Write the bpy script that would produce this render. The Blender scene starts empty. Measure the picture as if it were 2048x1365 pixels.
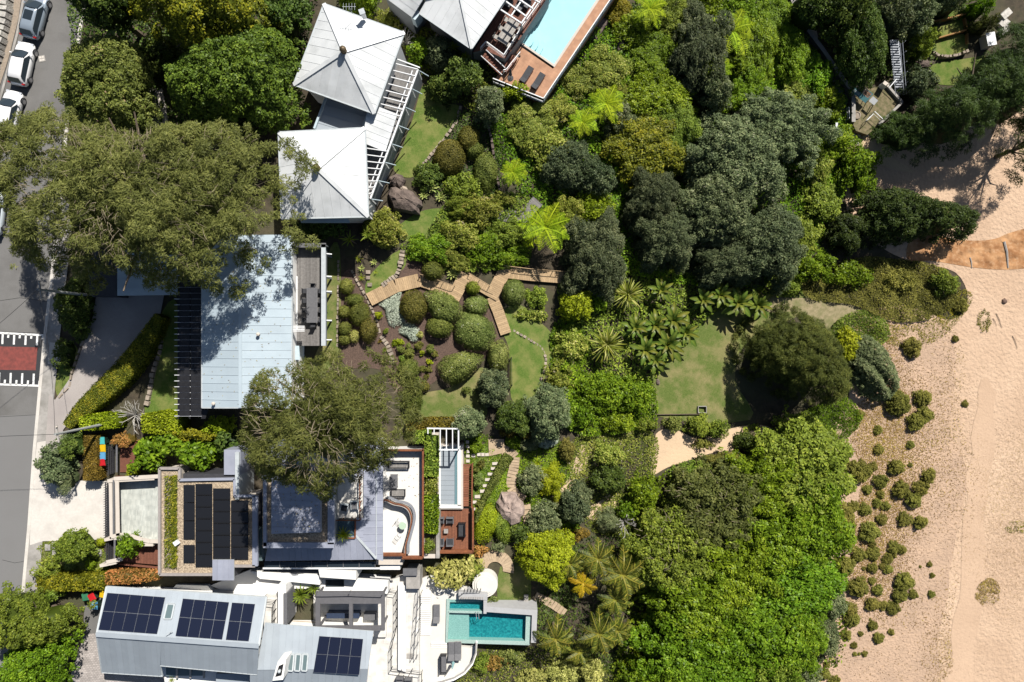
import bpy, math, random
import numpy as np
from mathutils import Vector, Matrix
from mathutils.geometry import delaunay_2d_cdt

# ------------------------------------------------------------------ camera, sky, sun, exposure
scene = bpy.context.scene
COL = scene.collection
H = 66.0                    # camera height above the street (m)
FPX = 1024 / 0.75           # focal length in photo pixels (24 mm equivalent lens)
cam_d = bpy.data.cameras.new("camera"); cam = bpy.data.objects.new("camera", cam_d); COL.objects.link(cam)
cam_d.sensor_width = 36; cam_d.lens = 24.0; cam_d.clip_end = 5000
cam.location = (0, 0, H); cam.rotation_euler = (0, 0, 0)
scene.camera = cam
SUN_EL = math.radians(47.0)
SDIR = Vector((0.47, 0.88, 0)).normalized()          # towards the sun, on the ground
SUNV = Vector((SDIR.x * math.cos(SUN_EL), SDIR.y * math.cos(SUN_EL), math.sin(SUN_EL)))
sl = bpy.data.lights.new("sun", 'SUN'); so = bpy.data.objects.new("sun", sl); COL.objects.link(so)
sl.energy = 5.0; sl.angle = math.radians(0.5); sl.color = (1.0, 0.955, 0.89)
so.rotation_euler = SUNV.to_track_quat('Z', 'Y').to_euler(); so.location = (20, 40, 90)
world = bpy.data.worlds.new("World"); scene.world = world; world.use_nodes = True
wn = world.node_tree.nodes; wl = world.node_tree.links
sky = wn.new('ShaderNodeTexSky'); sky.sky_type = 'NISHITA'; sky.sun_disc = False
sky.sun_elevation = SUN_EL; sky.sun_rotation = math.atan2(SDIR.x, SDIR.y)
bg = [n for n in wn if n.type == 'BACKGROUND'][0]; bg.inputs['Strength'].default_value = 0.05
wl.new(sky.outputs[0], bg.inputs['Color'])
vs = scene.view_settings; vs.view_transform = 'Standard'; vs.look = 'None'; vs.gamma = 1.0
vs.use_curve_mapping = False; vs.exposure = 0.66
scene.render.engine = 'CYCLES'
scene.cycles.max_bounces = 5; scene.cycles.diffuse_bounces = 1; scene.cycles.glossy_bounces = 2
scene.cycles.transmission_bounces = 4; scene.cycles.transparent_max_bounces = 8

rng = np.random.default_rng(7)
R = random.Random(11)

# ------------------------------------------------------------------ terrain profile and pixel geometry
_xs = np.linspace(-400, 400, 3201)
_zp = np.interp(_xs, [-400, -40, -30, -15, 0, 15, 30, 45, 400], [0, 0, -.6, -2.5, -5, -8, -10.4, -11.0, -12.5])
_k = np.exp(-0.5 * (np.arange(-24, 25) / 10.0) ** 2); _k /= _k.sum()
_zs = np.convolve(np.pad(_zp, 24, mode='edge'), _k, mode='valid')
def gz(x): return np.interp(x, _xs, _zs)
def P(px, py, z=0.0):
    s = (H - z) / FPX
    return Vector(((px - 1024) * s, (682.5 - py) * s, z))
def PG(px, py, dz=0.0):
    z = -4.0
    for _ in range(14):
        s = (H - z) / FPX
        z = float(gz((px - 1024) * s)) + dz
    return P(px, py, z)
def mpp(z): return (H - z) / FPX          # metres per photo pixel at height z

# ------------------------------------------------------------------ materials
MATS = {}
def _mat(name):
    m = bpy.data.materials.new(name); m.use_nodes = True
    nt = m.node_tree; b = [n for n in nt.nodes if n.type == 'BSDF_PRINCIPLED'][0]
    MATS[name] = m
    return m, nt, b
def N(nt, t, **kw):
    n = nt.nodes.new(t)
    for k, v in kw.items():
        if k.startswith('i_'): n.inputs[k[2:].replace('_', ' ')].default_value = v
        else: setattr(n, k, v)
    return n
def rgba(c): return (c[0], c[1], c[2], 1)
def hsh(s): return sum((i + 1) * ord(c) for i, c in enumerate(s)) % 97
def mat(name, c1, c2=None, scale=1.0, rough=.8, bump=0.0, bscale=None, metal=0.0, spec=.3, detail=6, c3=None, s3=.15, contrast=(.35, .65), objvar=0.0):
    """two-tone noise material in world metres, optional larger stains c3, optional bump"""
    if name in MATS: return MATS[name]
    m, nt, b = _mat(name)
    b.inputs['Roughness'].default_value = rough; b.inputs['Metallic'].default_value = metal
    b.inputs['Specular IOR Level'].default_value = spec
    geo = N(nt, 'ShaderNodeNewGeometry')
    out = None
    if c2 is None: c2 = tuple(x * .86 for x in c1)
    nz = N(nt, 'ShaderNodeTexNoise', i_Scale=scale, i_Detail=detail, i_Roughness=.62)
    nt.links.new(geo.outputs['Position'], nz.inputs['Vector'])
    rp = N(nt, 'ShaderNodeValToRGB'); rp.color_ramp.elements[0].position = contrast[0]; rp.color_ramp.elements[1].position = contrast[1]
    rp.color_ramp.elements[0].color = rgba(c2); rp.color_ramp.elements[1].color = rgba(c1)
    nt.links.new(nz.outputs[0], rp.inputs[0]); out = rp.outputs[0]
    if c3 is not None:
        n3 = N(nt, 'ShaderNodeTexNoise', i_Scale=s3, i_Detail=5, i_Roughness=.6)
        nt.links.new(geo.outputs['Position'], n3.inputs['Vector'])
        r3 = N(nt, 'ShaderNodeValToRGB'); r3.color_ramp.elements[0].position = .45; r3.color_ramp.elements[1].position = .68
        nt.links.new(n3.outputs[0], r3.inputs[0])
        mx = N(nt, 'ShaderNodeMix', data_type='RGBA'); nt.links.new(r3.outputs[0], mx.inputs[0])
        nt.links.new(out, mx.inputs[6]); mx.inputs[7].default_value = rgba(c3); out = mx.outputs[2]
    if objvar > 0:
        oi = N(nt, 'ShaderNodeObjectInfo'); mp = N(nt, 'ShaderNodeMapRange'); mp.inputs[3].default_value = 1 - objvar; mp.inputs[4].default_value = 1 + objvar
        nt.links.new(oi.outputs['Random'], mp.inputs[0])
        hs = N(nt, 'ShaderNodeHueSaturation'); nt.links.new(mp.outputs[0], hs.inputs['Value']); nt.links.new(out, hs.inputs['Color']); out = hs.outputs[0]
    nt.links.new(out, b.inputs['Base Color'])
    if bump > 0:
        nb = N(nt, 'ShaderNodeTexNoise', i_Scale=bscale or scale * 3, i_Detail=5, i_Roughness=.6)
        nt.links.new(geo.outputs['Position'], nb.inputs['Vector'])
        bp = N(nt, 'ShaderNodeBump'); bp.inputs['Strength'].default_value = 1.0; bp.inputs['Distance'].default_value = bump
        nt.links.new(nb.outputs[0], bp.inputs['Height']); nt.links.new(bp.outputs[0], b.inputs['Normal'])
    return m
def brick_mat(name, c1, c2, mortar, bw, bh, ms=.01, rough=.8, rot=0.0, offset=.5):
    if name in MATS: return MATS[name]
    m, nt, b = _mat(name); b.inputs['Roughness'].default_value = rough; b.inputs['Specular IOR Level'].default_value = .25
    geo = N(nt, 'ShaderNodeNewGeometry'); mp = N(nt, 'ShaderNodeMapping'); mp.inputs['Rotation'].default_value = (0, 0, rot)
    nt.links.new(geo.outputs['Position'], mp.inputs['Vector'])
    bt = N(nt, 'ShaderNodeTexBrick', offset=offset); bt.inputs['Scale'].default_value = 1.0
    bt.inputs['Brick Width'].default_value = bw; bt.inputs['Row Height'].default_value = bh; bt.inputs['Mortar Size'].default_value = ms
    bt.inputs['Color1'].default_value = rgba(c1); bt.inputs['Color2'].default_value = rgba(c2); bt.inputs['Mortar'].default_value = rgba(mortar)
    nt.links.new(mp.outputs[0], bt.inputs['Vector'])
    nz = N(nt, 'ShaderNodeTexNoise', i_Scale=1.3, i_Detail=5); nt.links.new(geo.outputs['Position'], nz.inputs['Vector'])
    mr = N(nt, 'ShaderNodeMapRange'); mr.inputs[1].default_value = .3; mr.inputs[2].default_value = .7; mr.inputs[3].default_value = .8; mr.inputs[4].default_value = 1.12
    nt.links.new(nz.outputs[0], mr.inputs[0])
    hs = N(nt, 'ShaderNodeHueSaturation'); nt.links.new(bt.outputs[0], hs.inputs['Color']); nt.links.new(mr.outputs[0], hs.inputs['Value'])
    nt.links.new(hs.outputs[0], b.inputs['Base Color'])
    return m
def glass_mat(name, tint, refl=.5, rough=.05):
    """dark or tinted glazing seen from outside: a glossy dielectric over a tinted body"""
    m, nt, b = _mat(name); b.inputs['Base Color'].default_value = rgba(tint); b.inputs['Roughness'].default_value = rough
    b.inputs['Specular IOR Level'].default_value = refl
    return m
def clear_mat(name, tint, rough=.02, wave=0.0, wscale=1.0, ior=1.33):
    """see-through sheet (water, clear glass): tinted transparency plus fresnel gloss"""
    m = bpy.data.materials.new(name); m.use_nodes = True; nt = m.node_tree; nt.nodes.clear(); MATS[name] = m
    o = N(nt, 'ShaderNodeOutputMaterial'); t = N(nt, 'ShaderNodeBsdfTransparent'); t.inputs[0].default_value = rgba(tint)
    g = N(nt, 'ShaderNodeBsdfGlossy'); g.inputs['Roughness'].default_value = rough; f = N(nt, 'ShaderNodeFresnel'); f.inputs[0].default_value = ior
    mx = N(nt, 'ShaderNodeMixShader'); nt.links.new(f.outputs[0], mx.inputs[0]); nt.links.new(t.outputs[0], mx.inputs[1]); nt.links.new(g.outputs[0], mx.inputs[2])
    nt.links.new(mx.outputs[0], o.inputs[0])
    if wave > 0:
        geo = N(nt, 'ShaderNodeNewGeometry'); nz = N(nt, 'ShaderNodeTexNoise', i_Scale=wscale, i_Detail=3); nt.links.new(geo.outputs['Position'], nz.inputs['Vector'])
        bp = N(nt, 'ShaderNodeBump'); bp.inputs['Distance'].default_value = wave; nt.links.new(nz.outputs[0], bp.inputs['Height'])
        nt.links.new(bp.outputs[0], g.inputs['Normal']); nt.links.new(bp.outputs[0], f.inputs['Normal'])
    return m
LEAFK = 1.72
def leaf_mat(name, dark, mid, light, trans=.35, rough=.55, tip=None, spec=.12):
    """foliage: colour from a per-leaf value stored on the mesh, with light passing through"""
    if name in MATS: return MATS[name]
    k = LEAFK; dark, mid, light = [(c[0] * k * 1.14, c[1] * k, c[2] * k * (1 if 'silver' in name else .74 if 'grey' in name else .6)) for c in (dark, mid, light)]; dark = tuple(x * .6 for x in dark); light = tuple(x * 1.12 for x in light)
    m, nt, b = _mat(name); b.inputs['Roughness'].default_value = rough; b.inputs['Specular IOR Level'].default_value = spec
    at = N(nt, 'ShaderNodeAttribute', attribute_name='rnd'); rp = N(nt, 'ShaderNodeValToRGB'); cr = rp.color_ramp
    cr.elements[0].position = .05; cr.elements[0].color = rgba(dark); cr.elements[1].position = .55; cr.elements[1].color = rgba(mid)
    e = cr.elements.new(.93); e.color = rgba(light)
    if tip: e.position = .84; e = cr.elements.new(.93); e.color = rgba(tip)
    nt.links.new(at.outputs['Fac'], rp.inputs[0])
    oi = N(nt, 'ShaderNodeObjectInfo'); v1 = N(nt, 'ShaderNodeMapRange'); v1.inputs[3].default_value = .8; v1.inputs[4].default_value = 1.12; nt.links.new(oi.outputs['Random'], v1.inputs[0])
    ml = N(nt, 'ShaderNodeMath', operation='MULTIPLY'); ml.inputs[1].default_value = 7.31; fr = N(nt, 'ShaderNodeMath', operation='FRACT'); nt.links.new(oi.outputs['Random'], ml.inputs[0]); nt.links.new(ml.outputs[0], fr.inputs[0])
    v2 = N(nt, 'ShaderNodeMapRange'); v2.inputs[3].default_value = .483; v2.inputs[4].default_value = .513; nt.links.new(fr.outputs[0], v2.inputs[0])
    hv = N(nt, 'ShaderNodeHueSaturation'); nt.links.new(v1.outputs[0], hv.inputs['Value']); nt.links.new(v2.outputs[0], hv.inputs['Hue']); nt.links.new(rp.outputs[0], hv.inputs['Color']); rp = hv
    nt.links.new(rp.outputs[0], b.inputs['Base Color'])
    tr = N(nt, 'ShaderNodeBsdfTranslucent'); g = N(nt, 'ShaderNodeMix', data_type='RGBA', blend_type='MULTIPLY'); g.inputs[0].default_value = 1
    nt.links.new(rp.outputs[0], g.inputs[6]); g.inputs[7].default_value = (1.2, 1.25, .45, 1)
    nt.links.new(g.outputs[2], tr.inputs[0])
    mx = N(nt, 'ShaderNodeMixShader'); mx.inputs[0].default_value = trans * .72
    o = [n for n in nt.nodes if n.type == 'OUTPUT_MATERIAL'][0]
    nt.links.new(b.outputs[0], mx.inputs[1]); nt.links.new(tr.outputs[0], mx.inputs[2]); nt.links.new(mx.outputs[0], o.inputs[0])
    return m

# ------------------------------------------------------------------ object helpers
WL = {}
ALL = []
def tag(o, label, cat, group=None, kind=None, px=None):
    if label: o['label'] = label
    if cat: o['category'] = cat
    if group: o['group'] = group
    if kind: o['kind'] = kind
    if px: ALL.append((o, px))
    return o
def link(o, parent=None, loc=None):
    COL.objects.link(o)
    if loc is not None: o.location = loc
    WL[o] = Vector(loc) if loc is not None else Vector((0, 0, 0))
    if parent is not None:
        o.parent = parent; WL[o] = WL[parent] + WL[o]
    return o
def thing(name, label, cat, loc=(0, 0, 0), rz=0, group=None, px=None, sc=1.0):
    o = bpy.data.objects.new(name, None); o.empty_display_size = .3
    link(o, None, loc); o.rotation_euler = (0, 0, rz); o.scale = (sc, sc, sc) if not isinstance(sc, tuple) else sc
    return tag(o, label, cat, group, px=px)
def mesh_np(name, V, F, m, attr=None, smooth=False):
    """V (n,3), F list of faces or (k,4)/(k,3) int array"""
    me = bpy.data.meshes.new(name)
    if isinstance(F, np.ndarray):
        k, w = F.shape
        me.vertices.add(len(V)); me.vertices.foreach_set('co', np.asarray(V, dtype=np.float32).ravel())
        me.loops.add(k * w); me.loops.foreach_set('vertex_index', F.astype(np.int32).ravel())
        me.polygons.add(k); me.polygons.foreach_set('loop_start', np.arange(0, k * w, w, dtype=np.int32))
        try: me.polygons.foreach_set('loop_total', np.full(k, w, dtype=np.int32))
        except Exception: pass
        me.update(calc_edges=True)
    else:
        me.from_pydata([tuple(v) for v in V], [], F); me.update()
    if attr is not None:
        a = me.attributes.new('rnd', 'FLOAT', 'POINT'); a.data.foreach_set('value', np.asarray(attr, dtype=np.float32))
    if m is not None: me.materials.append(m)
    if smooth: me.polygons.foreach_set('use_smooth', np.ones(len(me.polygons), dtype=bool))
    return me
class MB:
    """collects shapes of ONE piece"""
    def __init__(s): s.V = []; s.F = []
    def add(s, V, F):
        n = len(s.V); s.V += [tuple(v) for v in V]; s.F += [tuple(i + n for i in f) for f in F]; return s
    def box(s, c, size, rz=0.0):
        x, y, z = (size[0] / 2, size[1] / 2, size[2] / 2); ca, sa = math.cos(rz), math.sin(rz)
        V = [(c[0] + (i * x) * ca - (j * y) * sa, c[1] + (i * x) * sa + (j * y) * ca, c[2] + k * z) for k in (-1, 1) for j in (-1, 1) for i in (-1, 1)]
        return s.add(V, [(0, 2, 3, 1), (4, 5, 7, 6), (0, 1, 5, 4), (2, 6, 7, 3), (0, 4, 6, 2), (1, 3, 7, 5)])
    def prism(s, poly, z0, z1):
        """poly: list of xy (any winding); closed solid between z0 and z1 (numbers or per-vertex lists)"""
        p = [(v[0], v[1]) for v in poly]; n = len(p)
        a = sum(p[i][0] * p[(i + 1) % n][1] - p[(i + 1) % n][0] * p[i][1] for i in range(n))
        z0 = list(z0) if hasattr(z0, '__len__') else [z0] * n; z1 = list(z1) if hasattr(z1, '__len__') else [z1] * n
        if a < 0: p.reverse(); z0.reverse(); z1.reverse()
        V = [(p[i][0], p[i][1], z0[i]) for i in range(n)] + [(p[i][0], p[i][1], z1[i]) for i in range(n)]
        F = [tuple(range(n - 1, -1, -1)), tuple(range(n, 2 * n))] + [(i, (i + 1) % n, n + (i + 1) % n, n + i) for i in range(n)]
        return s.add(V, F)
    def beam(s, a, b, w, h):
        a = Vector(a); b = Vector(b); d = (b - a); 
        if d.length < 1e-6: return s
        d.normalize(); up = Vector((0, 0, 1))
        if abs(d.z) > .98: up = Vector((0, 1, 0))
        r = d.cross(up).normalized() * (w / 2); u = r.cross(d).normalized() * (h / 2)
        V = [a - r - u, a + r - u, a + r + u, a - r + u, b - r - u, b + r - u, b + r + u, b - r + u]
        return s.add(V, [(0, 1, 2, 3), (4, 7, 6, 5), (0, 4, 5, 1), (1, 5, 6, 2), (2, 6, 7, 3), (3, 7, 4, 0)])
    def tube(s, pts, r, n=6, caps=True):
        pts = [Vector(p) for p in pts]; k = len(pts); rr = r if hasattr(r, '__len__') else [r] * k
        V = []; F = []
        for i, p in enumerate(pts):
            d = (pts[min(i + 1, k - 1)] - pts[max(i - 1, 0)])
            d = d.normalized() if d.length > 1e-9 else Vector((0, 0, 1))
            a = Vector((1, 0, 0)) if abs(d.x) < .9 else Vector((0, 1, 0))
            u = d.cross(a).normalized(); w = d.cross(u)
            for j in range(n):
                t = 2 * math.pi * j / n; V.append(p + (u * math.cos(t) + w * math.sin(t)) * rr[i])
        for i in range(k - 1):
            for j in range(n): F.append((i * n + j, i * n + (j + 1) % n, (i + 1) * n + (j + 1) % n, (i + 1) * n + j))
        if caps: F += [tuple(range(n - 1, -1, -1)), tuple(range((k - 1) * n, k * n))]
        return s.add(V, F)
    def lathe(s, prof, c=(0, 0, 0), n=16):
        V = []; F = []
        for (r, z) in prof:
            for j in range(n):
                t = 2 * math.pi * j / n; V.append((c[0] + r * math.cos(t), c[1] + r * math.sin(t), c[2] + z))
        k = len(prof)
        for i in range(k - 1):
            for j in range(n): F.append((i * n + j, i * n + (j + 1) % n, (i + 1) * n + (j + 1) % n, (i + 1) * n + j))
        F += [tuple(range(n - 1, -1, -1)), tuple(range((k - 1) * n, k * n))]
        return s.add(V, F)
    def mesh(s, name, m, off=Vector((0, 0, 0)), smooth=False):
        return mesh_np(name, [(v[0] - off[0], v[1] - off[1], v[2] - off[2]) for v in s.V], s.F, m, smooth=smooth)
    def part(s, name, m, parent, smooth=False):
        """world-coordinate shapes as a child of parent (unrotated parents only)"""
        o = bpy.data.objects.new(name, s.mesh(name, m, WL[parent], smooth)); link(o, parent, (0, 0, 0)); return o
    def top(s, name, m, label, cat, loc=None, group=None, kind=None, px=None, smooth=False):
        if loc is None:
            A = np.array(s.V); loc = Vector((float(A[:, 0].mean()), float(A[:, 1].mean()), float(A[:, 2].min())))
        o = bpy.data.objects.new(name, s.mesh(name, m, Vector(loc), smooth)); link(o, None, loc)
        return tag(o, label, cat, group, kind, px)
def inst(name, me, parent, loc=(0, 0, 0), rot=(0, 0, 0), sc=(1, 1, 1)):
    o = bpy.data.objects.new(name, me); link(o, parent, loc); o.rotation_euler = rot
    o.scale = sc if hasattr(sc, '__len__') else (sc, sc, sc); return o
def build(name, label, cat, loc, rz, parts, group=None, px=None, sc=1.0):
    """a thing from shared meshes: parts = [(part name, mesh, [(sub name, mesh) ...])]"""
    t = thing(name, label, cat, loc, rz, group, px, sc)
    for p in parts:
        o = inst(p[0], p[1], t)
        for q in (p[2] if len(p) > 2 else []): inst(q[0], q[1], o)
    return t
def clip(poly, u, lo, hi):
    for (sgn, lim) in ((1, lo), (-1, -hi)):
        out = []
        for i in range(len(poly)):
            a = poly[i]; b = poly[(i + 1) % len(poly)]; da = sgn * a.dot(u) - lim; db = sgn * b.dot(u) - lim
            if da >= 0: out.append(a)
            if (da > 0 and db < 0) or (da < 0 and db > 0): out.append(a + (b - a) * (da / (da - db)))
        poly = out
        if len(poly) < 3: return []
    return poly
def sheets(poly, d, width, name, m, parent, t=.03, gap=.012, rib=.045, lift=0.0, maxn=400, phase=0.0, ribw=.035, jitter=0.0):
    """split a flat 3-D polygon into parallel sheets/boards running along d, each an object of its own"""
    poly = [Vector(p) for p in poly]
    n = Vector((0, 0, 0))
    for i in range(len(poly)): n += (poly[i] - poly[0]).cross(poly[(i + 1) % len(poly)] - poly[0])
    n.normalize()
    if n.z < 0: n = -n; poly.reverse()
    d = Vector(d); d = (d - n * d.dot(n)).normalized(); u = n.cross(d).normalized()
    us = [p.dot(u) for p in poly]; lo, hi = min(us), max(us); k = max(1, round((hi - lo) / width)); w = (hi - lo) / k
    out = []
    for i in range(min(k, maxn)):
        a = lo + i * w + gap / 2; b = lo + (i + 1) * w - gap / 2
        q = clip(poly, u, a, b)
        if len(q) < 3: continue
        mb = MB(); c = len(q); up = n * (lift + t + R.uniform(-jitter, jitter)); lw = n * lift
        mb.add([p + lw for p in q] + [p + up for p in q], [tuple(range(c - 1, -1, -1)), tuple(range(c, 2 * c))] + [(j, (j + 1) % c, c + (j + 1) % c, c + j) for j in range(c)])
        if rib > 0 and i > 0:
            e = clip(poly, u, a - gap, a + ribw)
            if len(e) >= 3:
                c = len(e); r1 = n * (lift + t + rib); r0 = n * (lift + t * .5)
                mb.add([p + r0 for p in e] + [p + r1 for p in e], [tuple(range(c - 1, -1, -1)), tuple(range(c, 2 * c))] + [(j, (j + 1) % c, c + (j + 1) % c, c + j) for j in range(c)])
        out.append(mb.part(name, m, parent))
    return out
def slab(poly3, t, name, m, parent):
    """flat 3-D polygon with thickness t downwards"""
    p = [Vector(v) for v in poly3]; n = len(p)
    a = sum(p[i].x * p[(i + 1) % n].y - p[(i + 1) % n].x * p[i].y for i in range(n))
    if a < 0: p.reverse()
    mb = MB(); mb.add([v - Vector((0, 0, t)) for v in p] + p, [tuple(range(n - 1, -1, -1)), tuple(range(n, 2 * n))] + [(j, (j + 1) % n, n + (j + 1) % n, n + j) for j in range(n)])
    return mb.part(name, m, parent)
def smooth_poly(pts, k=4):
    out = []; n = len(pts)
    for i in range(n):
        p0, p1, p2, p3 = [np.array(pts[(i + j) % n], float) for j in (-1, 0, 1, 2)]
        for t in np.arange(k) / k:
            out.append(tuple(.5 * ((2 * p1) + (-p0 + p2) * t + (2 * p0 - 5 * p1 + 4 * p2 - p3) * t * t + (-p0 + 3 * p1 - 3 * p2 + p3) * t ** 3)))
    return out
def in_poly(x, y, poly):
    x = np.asarray(x); y = np.asarray(y); c = np.zeros(x.shape, bool); n = len(poly); j = n - 1
    for i in range(n):
        xi, yi = poly[i][0], poly[i][1]; xj, yj = poly[j][0], poly[j][1]
        if yi != yj: c ^= ((yi > y) != (yj > y)) & (x < (xj - xi) * (y - yi) / (yj - yi) + xi)
        j = i
    return c
def drape(name, pts, m, off=.03, kind='structure', smooth=False, res=1.2, label=None, cat=None, wob=0.0):
    """a sheet that follows the terrain inside a pixel outline"""
    if smooth: pts = smooth_poly(pts)
    w = [PG(*p) for p in pts]; xy = []
    for i in range(len(w)):
        a, b = w[i], w[(i + 1) % len(w)]; k = max(1, int((b - a).length / res))
        for j in range(k):
            q = a + (b - a) * (j / k)
            xy.append((q.x + (R.uniform(-wob, wob) if wob else 0), q.y + (R.uniform(-wob, wob) if wob else 0)))
    nb = len(xy); A = np.array(xy); gx, gy = np.meshgrid(np.arange(A[:, 0].min() + res / 2, A[:, 0].max(), res), np.arange(A[:, 1].min() + res / 2, A[:, 1].max(), res))
    gx, gy = gx.ravel(), gy.ravel(); k = in_poly(gx, gy, xy); pts2 = [Vector(p) for p in xy] + [Vector((float(a), float(b))) for a, b in zip(gx[k], gy[k])]
    r = delaunay_2d_cdt(pts2, [], [list(range(nb))], 1, 1e-4)
    V = [(v.x, v.y, float(gz(v.x)) + off) for v in r[0]]
    c = V[0]
    o = bpy.data.objects.new(name, mesh_np(name, [(v[0] - c[0], v[1] - c[1], v[2] - c[2]) for v in V], [tuple(f) for f in r[2]], m, smooth=True))
    link(o, None, c); tag(o, label, cat, None, kind)
    me = o.data
    if len(me.polygons) and me.polygons[0].normal.z < 0: me.flip_normals()
    return o

# ------------------------------------------------------------------ the setting
SOIL = mat('soil', (.070, .055, .036), (.036, .030, .020), 1.6, .95, .05, 5, c3=(.06, .06, .03), s3=.25)
MULCH = mat('mulch', (.125, .082, .062), (.06, .040, .031), 9, .95, .05, 22)
ASPH = mat('asphalt', (.165, .160, .152), (.12, .117, .113), 30, .9, .01, 60, c3=(.11, .106, .10), s3=.35)
ASPHD = mat('asphalt_new', (.040, .041, .044), (.028, .029, .031), 25, .85, .01, 60)
CONC = mat('concrete', (.55, .52, .47), (.49, .46, .415), 5, .85, .006, 40, c3=(.44, .41, .37), s3=.5)
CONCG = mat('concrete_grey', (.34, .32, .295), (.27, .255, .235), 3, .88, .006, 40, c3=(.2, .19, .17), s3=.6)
DRIVE = mat('driveway_aggregate', (.36, .325, .30), (.29, .265, .245), 14, .9, .008, 50, c3=(.28, .25, .235), s3=.4)
WHITEP = mat('road_paint', (.66, .66, .64), (.36, .36, .35), 7, .7, contrast=(.32, .5))
REDP = mat('red_road_paint', (.215, .055, .045), (.13, .04, .034), 3, .85)
SANDM = None
def sand_material(name, c1, c2, c3, bump, bs, ns=.12):
    m, nt, b = _mat(name); b.inputs['Roughness'].default_value = .95; b.inputs['Specular IOR Level'].default_value = .1
    geo = N(nt, 'ShaderNodeNewGeometry')
    n1 = N(nt, 'ShaderNodeTexNoise', i_Scale=ns, i_Detail=6, i_Roughness=.62); n2 = N(nt, 'ShaderNodeTexNoise', i_Scale=2.2, i_Detail=7, i_Roughness=.7)
    v = N(nt, 'ShaderNodeTexVoronoi', feature='SMOOTH_F1'); v.inputs['Scale'].default_value = bs
    n4 = N(nt, 'ShaderNodeTexNoise', i_Scale=bs * 1.5, i_Detail=4)
    for n in (n1, n2, n4): nt.links.new(geo.outputs['Position'], n.inputs['Vector'])
    ad = N(nt, 'ShaderNodeVectorMath', operation='MULTIPLY_ADD'); nt.links.new(n4.outputs[1], ad.inputs[0]); ad.inputs[1].default_value = (.5, .5, .5)
    nt.links.new(geo.outputs['Position'], ad.inputs[2]); nt.links.new(ad.outputs[0], v.inputs['Vector'])
    rp = N(nt, 'ShaderNodeValToRGB'); rp.color_ramp.elements[0].position = .38; rp.color_ramp.elements[1].position = .62
    rp.color_ramp.elements[0].color = rgba(c2); rp.color_ramp.elements[1].color = rgba(c1); nt.links.new(n1.outputs[0], rp.inputs[0])
    r2 = N(nt, 'ShaderNodeValToRGB'); r2.color_ramp.elements[0].position = .52; r2.color_ramp.elements[1].position = .72; nt.links.new(n2.outputs[0], r2.inputs[0])
    ml = N(nt, 'ShaderNodeMath', operation='MULTIPLY'); nt.links.new(r2.outputs[0], ml.inputs[0]); ml.inputs[1].default_value = .55
    mx = N(nt, 'ShaderNodeMix', data_type='RGBA'); nt.links.new(ml.outputs[0], mx.inputs[0]); nt.links.new(rp.outputs[0], mx.inputs[6]); mx.inputs[7].default_value = rgba(c3)
    nt.links.new(mx.outputs[2], b.inputs['Base Color'])
    bp = N(nt, 'ShaderNodeBump'); bp.inputs['Distance'].default_value = bump; nt.links.new(v.outputs[0], bp.inputs['Height']); nt.links.new(bp.outputs[0], b.inputs['Normal'])
    return m
SANDM = sand_material('beach_sand', (.50, .36, .25), (.43, .302, .206), (.35, .248, .172), .085, 3.0)
SANDP = sand_material('path_sand', (.52, .385, .25), (.44, .33, .22), (.36, .26, .17), .02, 4)
CLAY = sand_material('wet_clay', (.42, .235, .115), (.24, .115, .05), (.45, .31, .20), .22, 1.3, .55)
def lawn_mat(name, g1, g2, dry, sc=.45):
    m, nt, b = _mat(name); b.inputs['Roughness'].default_value = .9; b.inputs['Specular IOR Level'].default_value = .1
    geo = N(nt, 'ShaderNodeNewGeometry')
    def nz(s, d=6):
        n = N(nt, 'ShaderNodeTexNoise', i_Scale=s, i_Detail=d, i_Roughness=.65); nt.links.new(geo.outputs['Position'], n.inputs['Vector']); return n
    a = nz(9, 4); r1 = N(nt, 'ShaderNodeValToRGB'); r1.color_ramp.elements[0].position = .35; r1.color_ramp.elements[1].position = .66
    r1.color_ramp.elements[0].color = rgba(g2); r1.color_ramp.elements[1].color = rgba(g1); nt.links.new(a.outputs[0], r1.inputs[0])
    c = nz(sc); r2 = N(nt, 'ShaderNodeValToRGB'); r2.color_ramp.elements[0].position = .42; r2.color_ramp.elements[1].position = .66; nt.links.new(c.outputs[0], r2.inputs[0])
    mx = N(nt, 'ShaderNodeMix', data_type='RGBA'); nt.links.new(r2.outputs[0], mx.inputs[0]); nt.links.new(r1.outputs[0], mx.inputs[6]); mx.inputs[7].default_value = rgba(dry)
    nt.links.new(mx.outputs[2], b.inputs['Base Color'])
    bp = N(nt, 'ShaderNodeBump'); bp.inputs['Distance'].default_value = .06; f = nz(22, 3); nt.links.new(f.outputs[0], bp.inputs['Height']); nt.links.new(bp.outputs[0], b.inputs['Normal'])
    return m
LAWN = lawn_mat('lawn', (.115, .165, .034), (.066, .115, .020), (.19, .195, .062), .7)
LAWND = lawn_mat('lawn_dry', (.125, .155, .042), (.075, .112, .024), (.23, .20, .09), .5)

def make_ground():
    xs = np.concatenate([[-1500, -600, -250, -140], np.arange(-90, 91, 1.0), [140, 250, 600, 1500]])
    ys = np.concatenate([[-1500, -600, -250, -120], np.arange(-70, 71, 2.0), [120, 250, 600, 1500]])
    X, Y = np.meshgrid(xs, ys); Z = gz(X); n, k = X.shape
    V = np.stack([X.ravel(), Y.ravel(), Z.ravel()], 1); i = np.arange(n * k).reshape(n, k)
    F = np.stack([i[:-1, :-1].ravel(), i[:-1, 1:].ravel(), i[1:, 1:].ravel(), i[1:, :-1].ravel()], 1)
    o = bpy.data.objects.new('ground', mesh_np('ground', V, F, SOIL, smooth=True)); link(o); o['kind'] = 'structure'
make_ground()
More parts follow.
